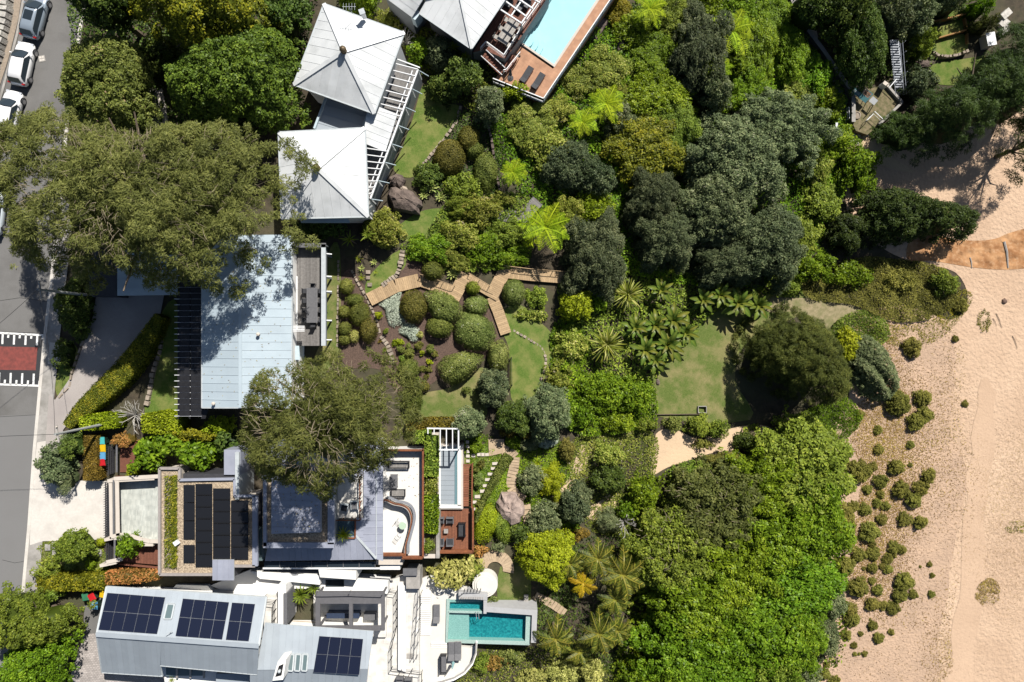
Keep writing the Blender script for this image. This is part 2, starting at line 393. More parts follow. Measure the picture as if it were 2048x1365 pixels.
# street, footpaths
RE = [(190, -90), (168, 20), (140, 200), (122, 400), (100, 600), (92, 668), (82, 773), (70, 905), (60, 1050), (48, 1180), (10, 1450)]   # right road edge
drape('road', [(-400, -90), (52, -90)] + RE + [(-400, 1450)], ASPH, .03)
def band(name, pts, w, m, z0, z1, label=None, cat=None, kind='structure', close=False, parent=None, ends=None):
    """kerb / edging strip along a pixel polyline, w metres wide, rising from ground+z0 to ground+z1"""
    c = [PG(*p) for p in pts]; n = len(c); L = []; Rr = []
    for i in range(n):
        d = (c[min(i + 1, n - 1)] - c[max(i - 1, 0)]); d.z = 0; d.normalize(); nn = Vector((-d.y, d.x, 0)) * (w / 2); L.append(c[i] + nn); Rr.append(c[i] - nn)
    mb = MB()
    for i in range(n - 1):
        q = [L[i], L[i + 1], Rr[i + 1], Rr[i]]; b = [Vector((v.x, v.y, float(gz(v.x)) + z0)) for v in q]; t = [Vector((v.x, v.y, float(gz(v.x)) + z1)) for v in q]
        f = [(4, 7, 6, 5), (0, 4, 5, 1), (2, 6, 7, 3)]
        if i == 0: f.append((0, 3, 7, 4))
        if i == n - 2: f.append((1, 5, 6, 2))
        mb.add(b + t, f)
    if parent is not None: return mb.part(name, m, parent)
    return mb.top(name, m, label, cat, kind=kind)
def offs(pts, d): return [(x + d, y) for x, y in pts]
band('kerb', RE, .3, CONC, -.1, .15)
drape('footpath', offs(RE[3:], 3) + offs(RE[3:], 30)[::-1], CONCG, .13)
drape('footpath', [(76, 885), (104, 880), (112, 960), (222, 962), (222, 1078), (88, 1082), (62, 1090), (63, 1010)], CONC, .14)
drape('verge', [(30, -60), (52, -60), (38, 40), (18, 120), (-8, 200), (-40, 200), (0, 150)], mat('verge_dirt', (.30, .245, .19), (.22, .18, .14), 6, .95), .1)
band('kerb', [(56, -90), (52, -20), (36, 70), (6, 185), (-40, 330)], .22, CONCG, -.1, .14)
drape('driveway', [(88, 960), (100, 790), (112, 800), (150, 745), (185, 640), (195, 590), (330, 590), (320, 640), (268, 690), (225, 745), (175, 800), (128, 860), (128, 960)], DRIVE, .15)
drape('driveway', [(168, 1270), (205, 1262), (212, 1345), (330, 1352), (330, 1420), (120, 1420)], brick_mat('cobbles', (.40, .36, .335), (.30, .27, .25), (.22, .2, .185), .26, .17, .02, rot=.1), .1)
drape('driveway', [(170, 1210), (212, 1170), (212, 1265), (168, 1268)], ASPH, .11)
# raised speed hump with painted teeth
drape('road_hump', [(-60, 661), (92, 667), (82, 774), (-60, 770)], ASPHD, .05)
drape('red_road_paint', [(-60, 692), (76, 695), (72, 741), (-60, 739)], REDP, .056)
def paint(px): return drape('road_marking', px, WHITEP, .06)
paint([(-60, 661), (91, 669), (91, 673), (-60, 665)]); paint([(-60, 765), (82, 770), (81, 774), (-60, 769)])
for i in range(9):
    x = 87 - i * 11.5; l = 8 if i % 2 == 0 else 21; y = 671 - (92 - x) * .04; paint([(x - 2, y), (x + 2, y), (x + 1, y + l), (x - 3, y + l)])
    x = 80 - i * 11.5; l = 9 if i % 2 == 0 else 23; y = 771 - (82 - x) * .03; paint([(x - 2, y - l), (x + 2, y - l), (x + 1, y), (x - 3, y)])
drape('road_patch', [(73, 92), (102, 101), (95, 140), (66, 133)], mat('road_patch', (.15, .146, .14), (.12, .118, .113), 30, .9), .036)
drape('road_patch', [(-60, 834), (73, 829), (48, 1180), (10, 1450), (-60, 1450)], mat('asphalt_grey', (.175, .172, .168), (.14, .138, .135), 30, .9, c3=(.15, .147, .143), s3=.2), .036)
TAR = mat('tar_seal', (.05, .049, .047), (.04, .039, .038), 9, .8)
for cr in ([(0, 602), (40, 596), (98, 604)], [(0, 834), (72, 830)], [(5, 1120), (30, 1126), (54, 1122)]): band('road_crack', cr, .04, TAR, -.01, .042)
drape('sand_track', [(1962, 760), (1990, 790), (1985, 900), (1972, 1020), (1968, 1150), (1950, 1280), (1935, 1420), (1890, 1420), (1905, 1270), (1925, 1120), (1930, 1000), (1945, 880)], sand_material('track_sand', (.485, .345, .238), (.43, .302, .206), (.36, .255, .178), .03, 4, .14), .066, smooth=True, res=1.6, wob=.3)
# manhole cover and pit lid
mh = thing('manhole_cover', 'square cast manhole cover in the road beside the parked white car', 'manhole', PG(84, 118, .04), .2)
inst('frame', MB().box((0, 0, .012), (.62, .62, .024)).mesh('frame', CONCG), mh)
lid_m = MB().box((0, 0, .012), (.2, .2, .022)).mesh('plate', CONC)
for a in (-.13, .13):
    for b_ in (-.13, .13): inst('plate', lid_m, mh, (a, b_, .022))
pl = thing('pit_lid', 'pale concrete pit lid set in the footpath beside the speed hump', 'pit lid', PG(110, 708, .14), -.1)
inst('slab', MB().box((0, 0, .02), (1.15, 2.1, .04)).mesh('slab', CONC), pl)
inst('lid', MB().box((.25, .1, .05), (.5, .8, .03)).mesh('lid', CONCG), pl)
# beach and sand paths
BEACH = [(1900, 640), (1935, 600), (1910, 545), (1830, 525), (1770, 500), (1700, 440), (1690, 350), (1690, 275), (1705, 245), (1760, 280), (1820, 300), (1880, 240), (1960, 190), (2300, 150), (2500, 1600), (1500, 1600), (1590, 1365), (1640, 1300), (1640, 1200), (1660, 1150), (1650, 1080), (1680, 1010), (1640, 920), (1680, 830), (1710, 780), (1680, 700), (1690, 640), (1800, 610)]
drape('beach', BEACH, SANDM, .04, smooth=True, res=1.6)
drape('dune_sand', [(1690, 640), (1790, 625), (1880, 650), (1915, 740), (1900, 850), (1935, 960), (1905, 1110), (1880, 1260), (1850, 1400), (1590, 1400), (1640, 1290), (1650, 1090), (1660, 930), (1700, 790)], sand_material('dune_sand', (.44, .308, .213), (.38, .268, .188), (.29, .207, .148), .08, 4, .35), .062, smooth=True, res=1.6, wob=.25)
drape('clay_channel', [(1820, 480), (1860, 468), (1900, 478), (1950, 482), (1990, 478), (2020, 466), (2080, 455), (2200, 470), (2200, 530), (2080, 535), (2010, 540), (1950, 536), (1900, 528), (1860, 522), (1815, 520)], CLAY, .07, smooth=True, res=.7)
drape('sand_path', [(1690, 235), (1702, 222), (1730, 262), (1760, 300), (1830, 345), (1760, 330), (1700, 280)], SANDP, .08, smooth=True)
drape('sand_path', [(1312, 868), (1345, 858), (1400, 880), (1440, 862), (1520, 850), (1560, 872), (1500, 895), (1430, 905), (1380, 920), (1335, 935), (1302, 950), (1308, 905)], SANDP, .06, smooth=True)
drape('sand_path', [(1160, 893), (1178, 900), (1172, 930), (1150, 965), (1120, 1010), (1105, 1005), (1140, 950)], SANDP, .06, smooth=True)
drape('sand_path', [(1180, 900), (1190, 940), (1180, 960), (1240, 1010), (1190, 1040), (1170, 1020), (1215, 985)], SANDP, .06, smooth=True)
drape('dirt_track', [(1500, 600), (1560, 596), (1650, 600), (1720, 620), (1690, 660), (1640, 660), (1600, 625), (1540, 625)], mat('dry_dirt', (.27, .22, .13), (.17, .15, .075), 3, .95, c3=(.12, .13, .045), s3=.6), .05, smooth=True)
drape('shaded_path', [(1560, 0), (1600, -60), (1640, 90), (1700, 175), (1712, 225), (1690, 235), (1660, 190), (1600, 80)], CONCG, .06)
drape('footpath', [(1688, 248), (1706, 247), (1708, 268), (1722, 284), (1716, 292), (1694, 272)], CONC, .1)
# planted beds and lawns
drape('garden_bed', [(682, 560), (705, 540), (745, 590), (800, 590), (860, 570), (930, 580), (985, 620), (1000, 690), (960, 720), (900, 740), (860, 770), (800, 790), (760, 740), (690, 730), (675, 640)], MULCH, .03, smooth=True)
drape('garden_bed', [(805, 520), (840, 515), (860, 560), (800, 575), (780, 555)], MULCH, .032)
for pts, mm in [
    ([(845, 173), (862, 182), (885, 205), (920, 213), (914, 240), (880, 288), (850, 325), (828, 354), (800, 352), (788, 336), (803, 300), (825, 240)], LAWN),
    ([(792, 458), (838, 425), (885, 418), (900, 440), (870, 468), (830, 484), (798, 478)], LAWN),
    ([(998, 650), (1010, 620), (1040, 610), (1075, 640), (1108, 678), (1096, 740), (1075, 785), (1045, 808), (1022, 795), (1018, 700)], LAWN),
    ([(1395, 640), (1440, 615), (1520, 588), (1640, 590), (1640, 610), (1580, 640), (1490, 690), (1470, 760), (1500, 840), (1310, 832), (1296, 765), (1340, 700)], LAWND),
    ([(655, 515), (680, 500), (679, 690), (660, 735), (625, 760), (590, 760), (640, 690)], LAWND),
    ([(318, 640), (356, 610), (358, 830), (290, 830), (312, 740)], LAWN),
    ([(845, 790), (900, 775), (965, 735), (972, 800), (960, 838), (820, 838)], LAWND),
    ([(745, 545), (800, 500), (812, 530), (780, 560), (745, 590), (730, 580)], LAWN),
    ([(1000, 1135), (1045, 1120), (1062, 1165), (1052, 1225), (1000, 1220)], LAWND),
    ([(1860, 30), (1930, 10), (1932, 30), (1870, 48)], LAWN), ([(1860, 62), (1928, 38), (1930, 62), (1868, 82)], LAWN), ([(1855, 90), (1930, 68), (1930, 105), (1880, 122), (1850, 105)], LAWN), ([(1855, 135), (1930, 118), (1985, 115), (1960, 160), (1880, 170)], LAWN),
    ([(85, 1078), (140, 1078), (205, 1095), (208, 1150), (90, 1150)], LAWND),
    ([(930, 905), (1010, 905), (1000, 1010), (940, 1080)], LAWN),
    ([(112, 755), (145, 690), (160, 720), (140, 770), (118, 795)], LAWN)]:
    drape('lawn', pts, mm, .045, smooth=True)

# ------------------------------------------------------------------ foliage
PAL = dict(
    olive=leaf_mat('foliage_olive', (.032, .044, .020), (.066, .084, .036), (.112, .128, .062), .38),
    olive2=leaf_mat('foliage_olive_green', (.028, .042, .018), (.060, .082, .032), (.104, .126, .056), .38),
    fig=leaf_mat('foliage_fig', (.022, .045, .012), (.052, .095, .020), (.110, .165, .032), .3, .45),
    figy=leaf_mat('foliage_yellow_tipped', (.030, .048, .010), (.075, .100, .014), (.190, .200, .020), .3, .45),
    oleander=leaf_mat('foliage_oleander', (.035, .052, .018), (.075, .098, .034), (.130, .150, .060), .3, .5, tip=(.50, .28, .24)),
    bright=leaf_mat('foliage_bright', (.022, .044, .005), (.066, .122, .010), (.142, .210, .026), .38, .42),
    vivid=leaf_mat('foliage_vivid', (.024, .054, .005), (.066, .136, .012), (.140, .220, .026), .42, .45),
    lime=leaf_mat('foliage_lime', (.060, .090, .006), (.135, .190, .012), (.215, .265, .030), .4, .5),
    yellow=leaf_mat('foliage_yellow', (.050, .062, .008), (.098, .110, .014), (.180, .168, .020), .35, .5),
    grey=leaf_mat('foliage_grey', (.026, .042, .024), (.062, .090, .052), (.128, .158, .100), .25, .55, tip=(.32, .30, .24)),
    greyd=leaf_mat('foliage_grey_dark', (.012, .024, .014), (.040, .060, .036), (.100, .125, .080), .25, .5),
    vdark=leaf_mat('foliage_dark_shade', (.006, .014, .006), (.016, .032, .010), (.036, .058, .018), .2, .5),  # dark green leaves with the shade on them worked into the colour
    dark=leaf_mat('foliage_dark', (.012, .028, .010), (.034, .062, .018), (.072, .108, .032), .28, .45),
    pine=leaf_mat('foliage_pine', (.014, .025, .009), (.034, .050, .016), (.072, .090, .030), .3, .6),
    mid=leaf_mat('foliage_mid', (.030, .056, .012), (.078, .124, .024), (.150, .198, .045), .34, .5),
    mixed=leaf_mat('foliage_mixed', (.038, .060, .014), (.105, .142, .032), (.205, .220, .085), .34, .5, tip=(.42, .36, .26)),
    clip=leaf_mat('foliage_clipped', (.030, .048, .014), (.066, .088, .028), (.115, .135, .052), .25, .55),
    clipb=leaf_mat('foliage_clipped_brown', (.032, .038, .012), (.068, .076, .024), (.120, .118, .042), .25, .55),
    gcl=leaf_mat('foliage_green_white', (.030, .055, .018), (.072, .105, .040), (.130, .165, .080), .28, .5, tip=(.45, .45, .34)),
    silver=leaf_mat('foliage_silver', (.150, .205, .155), (.195, .255, .200), (.245, .300, .245), .2, .7),
    hedge=leaf_mat('foliage_hedge', (.036, .055, .010), (.072, .102, .018), (.165, .170, .022), .3, .5),
    rust=leaf_mat('foliage_rust', (.045, .042, .012), (.078, .066, .018), (.130, .110, .028), .3, .5),
    red=leaf_mat('foliage_reddish', (.070, .070, .022), (.170, .110, .045), (.300, .150, .080), .3, .5),
    dune=leaf_mat('foliage_dune', (.044, .052, .016), (.092, .104, .032), (.155, .162, .056), .28, .6),
    litter=leaf_mat('dry_litter', (.090, .060, .035), (.170, .125, .060), (.210, .190, .060), .1, .8),
    palm=leaf_mat('foliage_palm', (.022, .036, .010), (.050, .072, .016), (.140, .140, .035), .3, .4),
    palmy=leaf_mat('foliage_palm_yellow', (.095, .095, .008), (.165, .145, .010), (.220, .180, .020), .35, .4),
    fern=leaf_mat('foliage_fern', (.055, .100, .006), (.112, .185, .010), (.168, .245, .018), .42, .6, spec=.1),
    banana=leaf_mat('foliage_banana', (.018, .042, .012), (.048, .086, .022), (.120, .150, .040), .35, .35),
    agave=leaf_mat('foliage_agave', (.085, .130, .055), (.150, .200, .095), (.250, .300, .160), .25, .45),
    pale=leaf_mat('foliage_pale', (.090, .115, .045), (.170, .200, .085), (.320, .340, .200), .35, .5),
)
BARK = mat('bark', (.16, .125, .09), (.09, .07, .05), 8, .95, .02, 20)
TWIG = mat('twig', (.27, .225, .15), (.19, .155, .10), 6, .9)
BONE = mat('bleached_wood', (.42, .40, .36), (.30, .28, .25), 6, .9)

def unit(a): return a / np.maximum(np.linalg.norm(a, axis=-1, keepdims=True), 1e-9)
def leaf_quads(pos, nrm, tan, L, W, fold=.12):
    b = unit(np.cross(nrm, tan)); L = np.asarray(L).reshape(-1, 1); W = np.asarray(W).reshape(-1, 1)
    V = np.stack([pos - tan * L * .5, pos + b * W * .5 + nrm * W * fold, pos + tan * L * .5, pos - b * W * .5 + nrm * W * fold], 1)
    n = len(pos); F = np.arange(n * 4).reshape(n, 4)
    return V.reshape(-1, 3), F
def radial(poly, n=72):
    """polygon (xy metres, about its own middle) -> radius per angle"""
    A = np.array([(p[0], p[1]) for p in poly]); c = (A.max(0) + A.min(0)) / 2
    A = A - c; th = np.linspace(-math.pi, math.pi, n, endpoint=False); r = np.zeros(n)
    for i in range(len(A)):
        p, q = A[i], A[(i + 1) % len(A)]; e = q - p
        for k, t in enumerate(th):
            d = np.array([math.cos(t), math.sin(t)]); den = d[0] * e[1] - d[1] * e[0]
            if abs(den) < 1e-9: continue
            s = (p[0] * e[1] - p[1] * e[0]) / den; u = (p[0] * d[1] - p[1] * d[0]) / den
            if s > 0 and -1e-6 <= u <= 1 + 1e-6: r[k] = max(r[k], s)
    r[r == 0] = max(r.max() * .3, .05)
    return c, r
STY = dict(   # clump radius, leaf length, width, coverage, dome exponent, outward lean of leaves, roughness of the outline
    broad=(.36, .26, .155, 1.25, 3.6, .25, .13), big=(.50, .42, .25, 1.5, 3.0, .3, .12), fine=(.36, .21, .12, 1.35, 3.4, .3, .13),
    feather=(.50, .36, .066, 1.05, 2.6, .6, .13), needle=(.44, .36, .055, 1.5, 2.6, .7, .10), clip=(.26, .15, .09, 2.2, 3.0, .15, .02),
    mat=(.36, .28, .17, 1.45, 5.0, .25, .12), low=(.30, .21, .13, 1.5, 3.0, .3, .12), tight=(.16, .13, .08, 1.9, 2.6, .35, .06))
def crown_mesh(name, r, h, sty, m, rz=0.0, dens=1.0, cscale=1.0, core=.72, seed=None, lscale=1.0):
    """foliage of one crown, base at z=0, top at z=h, outline radius r(theta)"""
    g = np.random.default_rng(seed if seed is not None else hsh(name) + int(r.sum() * 1000) % 99991)
    cl, LL, WW, cov, pe, lean, rough = STY[sty]; cl *= cscale; LL *= lscale; WW *= lscale
    rm = r.max(); cl = min(cl, r.min() * .5 + .12); nth = len(r)
    s = cl * 1.12; k = int(rm / s) + 2
    gx, gy = np.meshgrid(np.arange(-k, k + 1) * s, np.arange(-k, k + 1) * s * .87); gx = gx + (np.arange(gx.shape[0]) % 2)[:, None] * s / 2
    x = gx.ravel() + g.normal(0, s * .22, gx.size); y = gy.ravel() + g.normal(0, s * .22, gx.size)
    def rad(x, y): return np.interp(np.arctan2(y, x), np.linspace(-math.pi, math.pi, nth + 1), np.append(r, r[0]))
    # lumps: a slow random field makes hollows and humps in the crown
    ph = g.uniform(0, 6.28, (6,)); fr = g.uniform(.5, 1.5, (6, 2)) / max(cl * 2.4, .3) * g.choice([-1, 1], (6, 2))
    def field(x, y): return sum(np.sin(x * fr[i, 0] + y * fr[i, 1] + ph[i]) for i in range(6)) / 3.5
    rr = rad(x, y) - cl * .55; rho = np.hypot(x, y) / np.maximum(rr, .05)
    keep = rho < 1 + np.clip(g.normal(0, rough, rho.shape), -2 * rough, 1.2 * rough); x, y, rho = x[keep], y[keep], np.minimum(rho[keep], 1)
    f = field(x, y)
    hollow = ((f < -.7) & (rho < .85) & (g.random(len(f)) < .35)) | ((sty == 'feather') & (f < -.35) & (rho > .45) & (g.random(len(f)) < .55))
    x, y, rho, f = x[~hollow], y[~hollow], rho[~hollow], f[~hollow]
    amp = 0.03 if sty == 'clip' else (.07 if sty == 'mat' else .17)
    zc = (h - cl * .8) * np.clip((1 - rho ** pe), 0, 1) ** .5 * (1 + amp * f) + g.normal(0, cl * .75, len(x)) + cl * .2
    if sty in ('broad', 'fine', 'mat', 'big') and h > 2.4:      # foliage on the steep flanks of a crown
        k2 = int(2 * math.pi * float(r.mean()) * h * .8 / (s * s) * .28); a2 = g.uniform(-math.pi, math.pi, k2); u2 = g.uniform(.04, .72, k2); q2 = np.clip(1 - u2 ** 2, 0, 1) ** (1 / pe) * g.uniform(.9, 1.0, k2)
        r2 = np.maximum(np.interp(a2, np.linspace(-math.pi, math.pi, nth + 1), np.append(r, r[0])) - cl * .55, .05) * q2; x2, y2 = r2 * np.cos(a2), r2 * np.sin(a2)
        x = np.append(x, x2); y = np.append(y, y2); zc = np.append(zc, u2 * (h - cl * .8) + cl * .2); f = np.append(f, field(x2, y2))
    n = len(x); cr = cl * g.uniform(.55, 1.4, n); ctone = np.clip(.5 + .16 * f + g.normal(0, .13, n), 0, 1)
    area = 2 * math.pi * cr ** 2 * .62; cnt = np.maximum(4, (cov * dens * area / (LL * WW * .55)).astype(int))
    ci = np.repeat(np.arange(n), cnt); M = len(ci)
    d = unit(g.normal(0, 1, (M, 3))); d[:, 2] = np.where(d[:, 2] < -.25, -d[:, 2], d[:, 2])
    rs = cr[ci] * g.uniform(.62, 1.08, M)
    pos = np.stack([x[ci], y[ci], zc[ci]], 1) + d * rs[:, None] * np.array([1, 1, .85])
    up = np.array([0, 0, 1.0]); nrm = unit(d * .55 + up * .45 + g.normal(0, .38, (M, 3)))
    if sty == 'clip':      # sheared surface: leaves sit on one smooth skin
        ar = .5 * float((r ** 2).mean()) * 2 * math.pi; M = int(cov * dens * ar * (1 + h / max(rm, .3)) / (LL * WW * .55)); a0 = g.uniform(-math.pi, math.pi, M); q = np.sqrt(g.random(M)) ** .8
        rd = np.interp(a0, np.linspace(-math.pi, math.pi, nth + 1), np.append(r, r[0])); xx, yy = q * rd * np.cos(a0), q * rd * np.sin(a0); e = .03
        fz = lambda q: (h - .05) * np.clip(1 - q ** pe, 0, 1) ** .5
        zz = fz(q) * (1 + .05 * field(xx, yy) + .02 * field(3 * xx, 3 * yy)); sl = (fz(np.minimum(q + e, 1)) - fz(np.maximum(q - e, 0))) / (2 * e * np.maximum(rd, .1)); nn = unit(np.stack([-sl * np.cos(a0), -sl * np.sin(a0), np.ones(M)], 1))
        pos = np.stack([xx, yy, zz], 1) + nn * g.normal(0, .05, (M, 1)); nrm = unit(nn + g.normal(0, .33, (M, 3))); d = nn; ci = np.zeros(M, int); ctone = np.array([.5]); tone = np.clip(.5 + .22 * field(xx, yy) + .16 * field(2.7 * yy, 2.7 * xx), 0, 1)
    t0 = unit(g.normal(0, 1, (M, 3)) * (1 - lean) + d * lean * 1.3 - up * .15)
    tan = unit(t0 - nrm * (t0 * nrm).sum(1, keepdims=True))
    V, F = leaf_quads(pos, nrm, tan, LL * g.uniform(.7, 1.25, M), WW * g.uniform(.75, 1.2, M))
    a = np.clip((tone if sty == 'clip' else ctone[ci]) * .55 + g.random(M) * .45 + (g.random(M) > .97) * .2, 0, 1); A = np.repeat(a, 4)
    # inner foliage mass so that the ground does not show through everywhere; its inner shade is a dark leaf tone
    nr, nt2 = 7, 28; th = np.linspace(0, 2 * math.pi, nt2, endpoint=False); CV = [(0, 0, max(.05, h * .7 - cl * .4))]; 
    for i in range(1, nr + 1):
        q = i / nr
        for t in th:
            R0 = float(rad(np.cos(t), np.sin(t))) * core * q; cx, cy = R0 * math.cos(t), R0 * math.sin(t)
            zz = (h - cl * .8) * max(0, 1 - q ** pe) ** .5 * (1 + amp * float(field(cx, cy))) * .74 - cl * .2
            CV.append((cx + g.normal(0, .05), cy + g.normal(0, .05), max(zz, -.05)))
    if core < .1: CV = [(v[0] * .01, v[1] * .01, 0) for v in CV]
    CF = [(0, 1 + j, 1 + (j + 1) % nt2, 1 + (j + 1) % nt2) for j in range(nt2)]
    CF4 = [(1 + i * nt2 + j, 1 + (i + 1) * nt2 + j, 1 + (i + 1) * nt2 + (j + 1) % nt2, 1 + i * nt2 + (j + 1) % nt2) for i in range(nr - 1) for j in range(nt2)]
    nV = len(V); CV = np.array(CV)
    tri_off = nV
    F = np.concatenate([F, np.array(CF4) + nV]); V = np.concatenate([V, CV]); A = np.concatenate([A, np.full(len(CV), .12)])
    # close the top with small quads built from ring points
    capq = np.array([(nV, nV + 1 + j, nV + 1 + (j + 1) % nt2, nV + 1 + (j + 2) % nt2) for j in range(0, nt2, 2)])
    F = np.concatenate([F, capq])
    if rz:
        c_, s_ = math.cos(rz), math.sin(rz); V = V @ np.array([[c_, s_, 0], [-s_, c_, 0], [0, 0, 1]])
    return mesh_np(name, V, F, m, A)
def ell(px, py, rx, ry, rot=0.0, wob=.11, n=16):
    """wobbly pixel ellipse"""
    a = math.radians(rot); g = np.random.default_rng(int(px * 31 + py * 17) % 99991); out = []
    for i in range(n):
        t = 2 * math.pi * i / n; k = 1 + g.normal(0, wob); x, y = rx * k * math.cos(t), ry * k * math.sin(t)
        out.append((px + x * math.cos(a) - y * math.sin(a), py + x * math.sin(a) + y * math.cos(a)))
    return out
LEAFS = [0]
PROTO = {}
def proto_crown(sty, pal, big):
    """crowns of one species share a few meshes, turned and stretched for each tree"""
    if (sty, pal, big) not in PROTO:
        R0, H0 = (3.8, 4.2) if big else (2.1, 2.2); th = np.linspace(-math.pi, math.pi, 72, endpoint=False); out = []
        for k in range(2 if (big and pal in ('bright', 'vivid', 'grey')) else 1):
            g = np.random.default_rng(hsh(sty + pal) * 7 + k + 31 * big); rr = R0 * (1 + sum(g.normal(0, .075) * np.sin(m * th + g.uniform(0, 6.28)) for m in (2, 3, 4, 5, 7, 9, 13)))
            me = crown_mesh('crown', rr, H0, sty, PAL[pal], seed=900 + k + 2 * hsh(sty + pal), lscale=.84, dens=.95); LEAFS[0] += len(me.polygons); out.append(me)
        PROTO[(sty, pal, big)] = (R0, H0, out)
    return PROTO[(sty, pal, big)]
def plant(kind, label, cat, outline, hgt, sty, pal, clear=None, trunk=.12, limbs=5, group=None, dens=1.0, cscale=1.0, twigs=0, core=.72, lscale=1.0, flow=None, base=None, proto=False):
    """tree or shrub: outline in pixels as seen from above, hgt metres above the ground; clear = height of the crown's underside"""
    A = np.array(outline); pc = (A.max(0) + A.min(0)) / 2
    if clear is None: clear = hgt * .35 if hgt > 4 else 0.0
    g0 = PG(pc[0], pc[1], clear + (hgt - clear) * .35); zb = float(gz(g0.x)) if base is None else base
    zm = zb + clear + (hgt - clear) * .35
    w = [P(p[0], p[1], zm) for p in outline]; c, r = radial(w)
    loc = Vector((float(c[0]), float(c[1]), zb)) 
    zb = (float(gz(loc.x)) if base is None else base) - (.0 if clear else .05); loc.z = zb
    t = thing(kind, label, cat, loc, 0, group, px=(float(pc[0]), float(pc[1])))
    if proto:
        ex = np.array([(v.x, v.y) for v in w]); ex = (ex.max(0) - ex.min(0)) / 2; R0, H0, ms = proto_crown(sty, pal, bool(ex.mean() > 2.7)); q = random.Random(int(pc[0] * 5 + pc[1] * 11))
        cr = inst('crown' if hgt > 3 else 'foliage', q.choice(ms), t, (0, 0, clear), (0, 0, q.choice((0, math.pi)) + q.uniform(-.35, .35)), (ex[0] / R0 * q.choice((-1, 1)), ex[1] / R0, (hgt - clear) / H0))
    else:
        me = crown_mesh('crown', r, hgt - clear, sty, PAL[pal], dens=dens, cscale=cscale, core=core, lscale=lscale, seed=int(pc[0] * 7 + pc[1] * 13))
        LEAFS[0] += len(me.polygons); cr = inst('crown' if hgt > 3 else 'foliage', me, t, (0, 0, clear))
    if hgt > 1.4:
        mb = MB(); g = random.Random(int(pc[0] + pc[1] * 3)); rm = float(r.mean()); top = clear + (hgt - clear) * .35
        mb.tube([(0, 0, -.3), (g.uniform(-.1, .1), g.uniform(-.1, .1), top * .5), (0, 0, top)], [trunk * 1.25, trunk, trunk * .7], 7)
        inst('trunk', mb.mesh('trunk', BARK), t)
        mb = MB()
        for i in range(limbs):
            a = 2 * math.pi * i / limbs + g.uniform(-.3, .3); l = rm * g.uniform(.55, .85); z1 = clear + (hgt - clear) * g.uniform(.35, .62)
            mb.tube([(0, 0, top * .55), (math.cos(a) * l * .5, math.sin(a) * l * .5, top * .55 + (z1 - top * .55) * .7), (math.cos(a) * l, math.sin(a) * l, z1)], [trunk * .55, trunk * .38, trunk * .12], 5)
        inst('limbs', mb.mesh('limbs', BARK), t)
    if twigs:
        mb = MB(); g = random.Random(int(pc[0] * 3 + pc[1]))
        for i in range(twigs):
            a = g.uniform(0, 6.283); q = math.sqrt(g.random()) * .92; rr = float(np.interp((a + math.pi) % (2 * math.pi) - math.pi, np.linspace(-math.pi, math.pi, len(r) + 1), np.append(r, r[0]))) * q
            z = clear + (hgt - clear) * (max(0, 1 - q ** STY[sty][4]) ** .5) * g.uniform(.94, 1.05) + .05; b = a + g.uniform(-.9, .9); l = g.uniform(.35, 1.0); p = Vector((rr * math.cos(a), rr * math.sin(a), z))
            d = Vector((math.cos(b), math.sin(b), g.uniform(-.1, .25))); e = Vector((-math.sin(b), math.cos(b), 0)) * g.uniform(-.25, .25) * l
            mb.tube([p - d * l * .5, p + e * .5 + Vector((0, 0, .08)), p + d * l * .5 + e], [.024, .017, .008], 3, caps=False)
        inst('twigs', mb.mesh('twigs', TWIG), t)['kind'] = 'stuff'
    return t
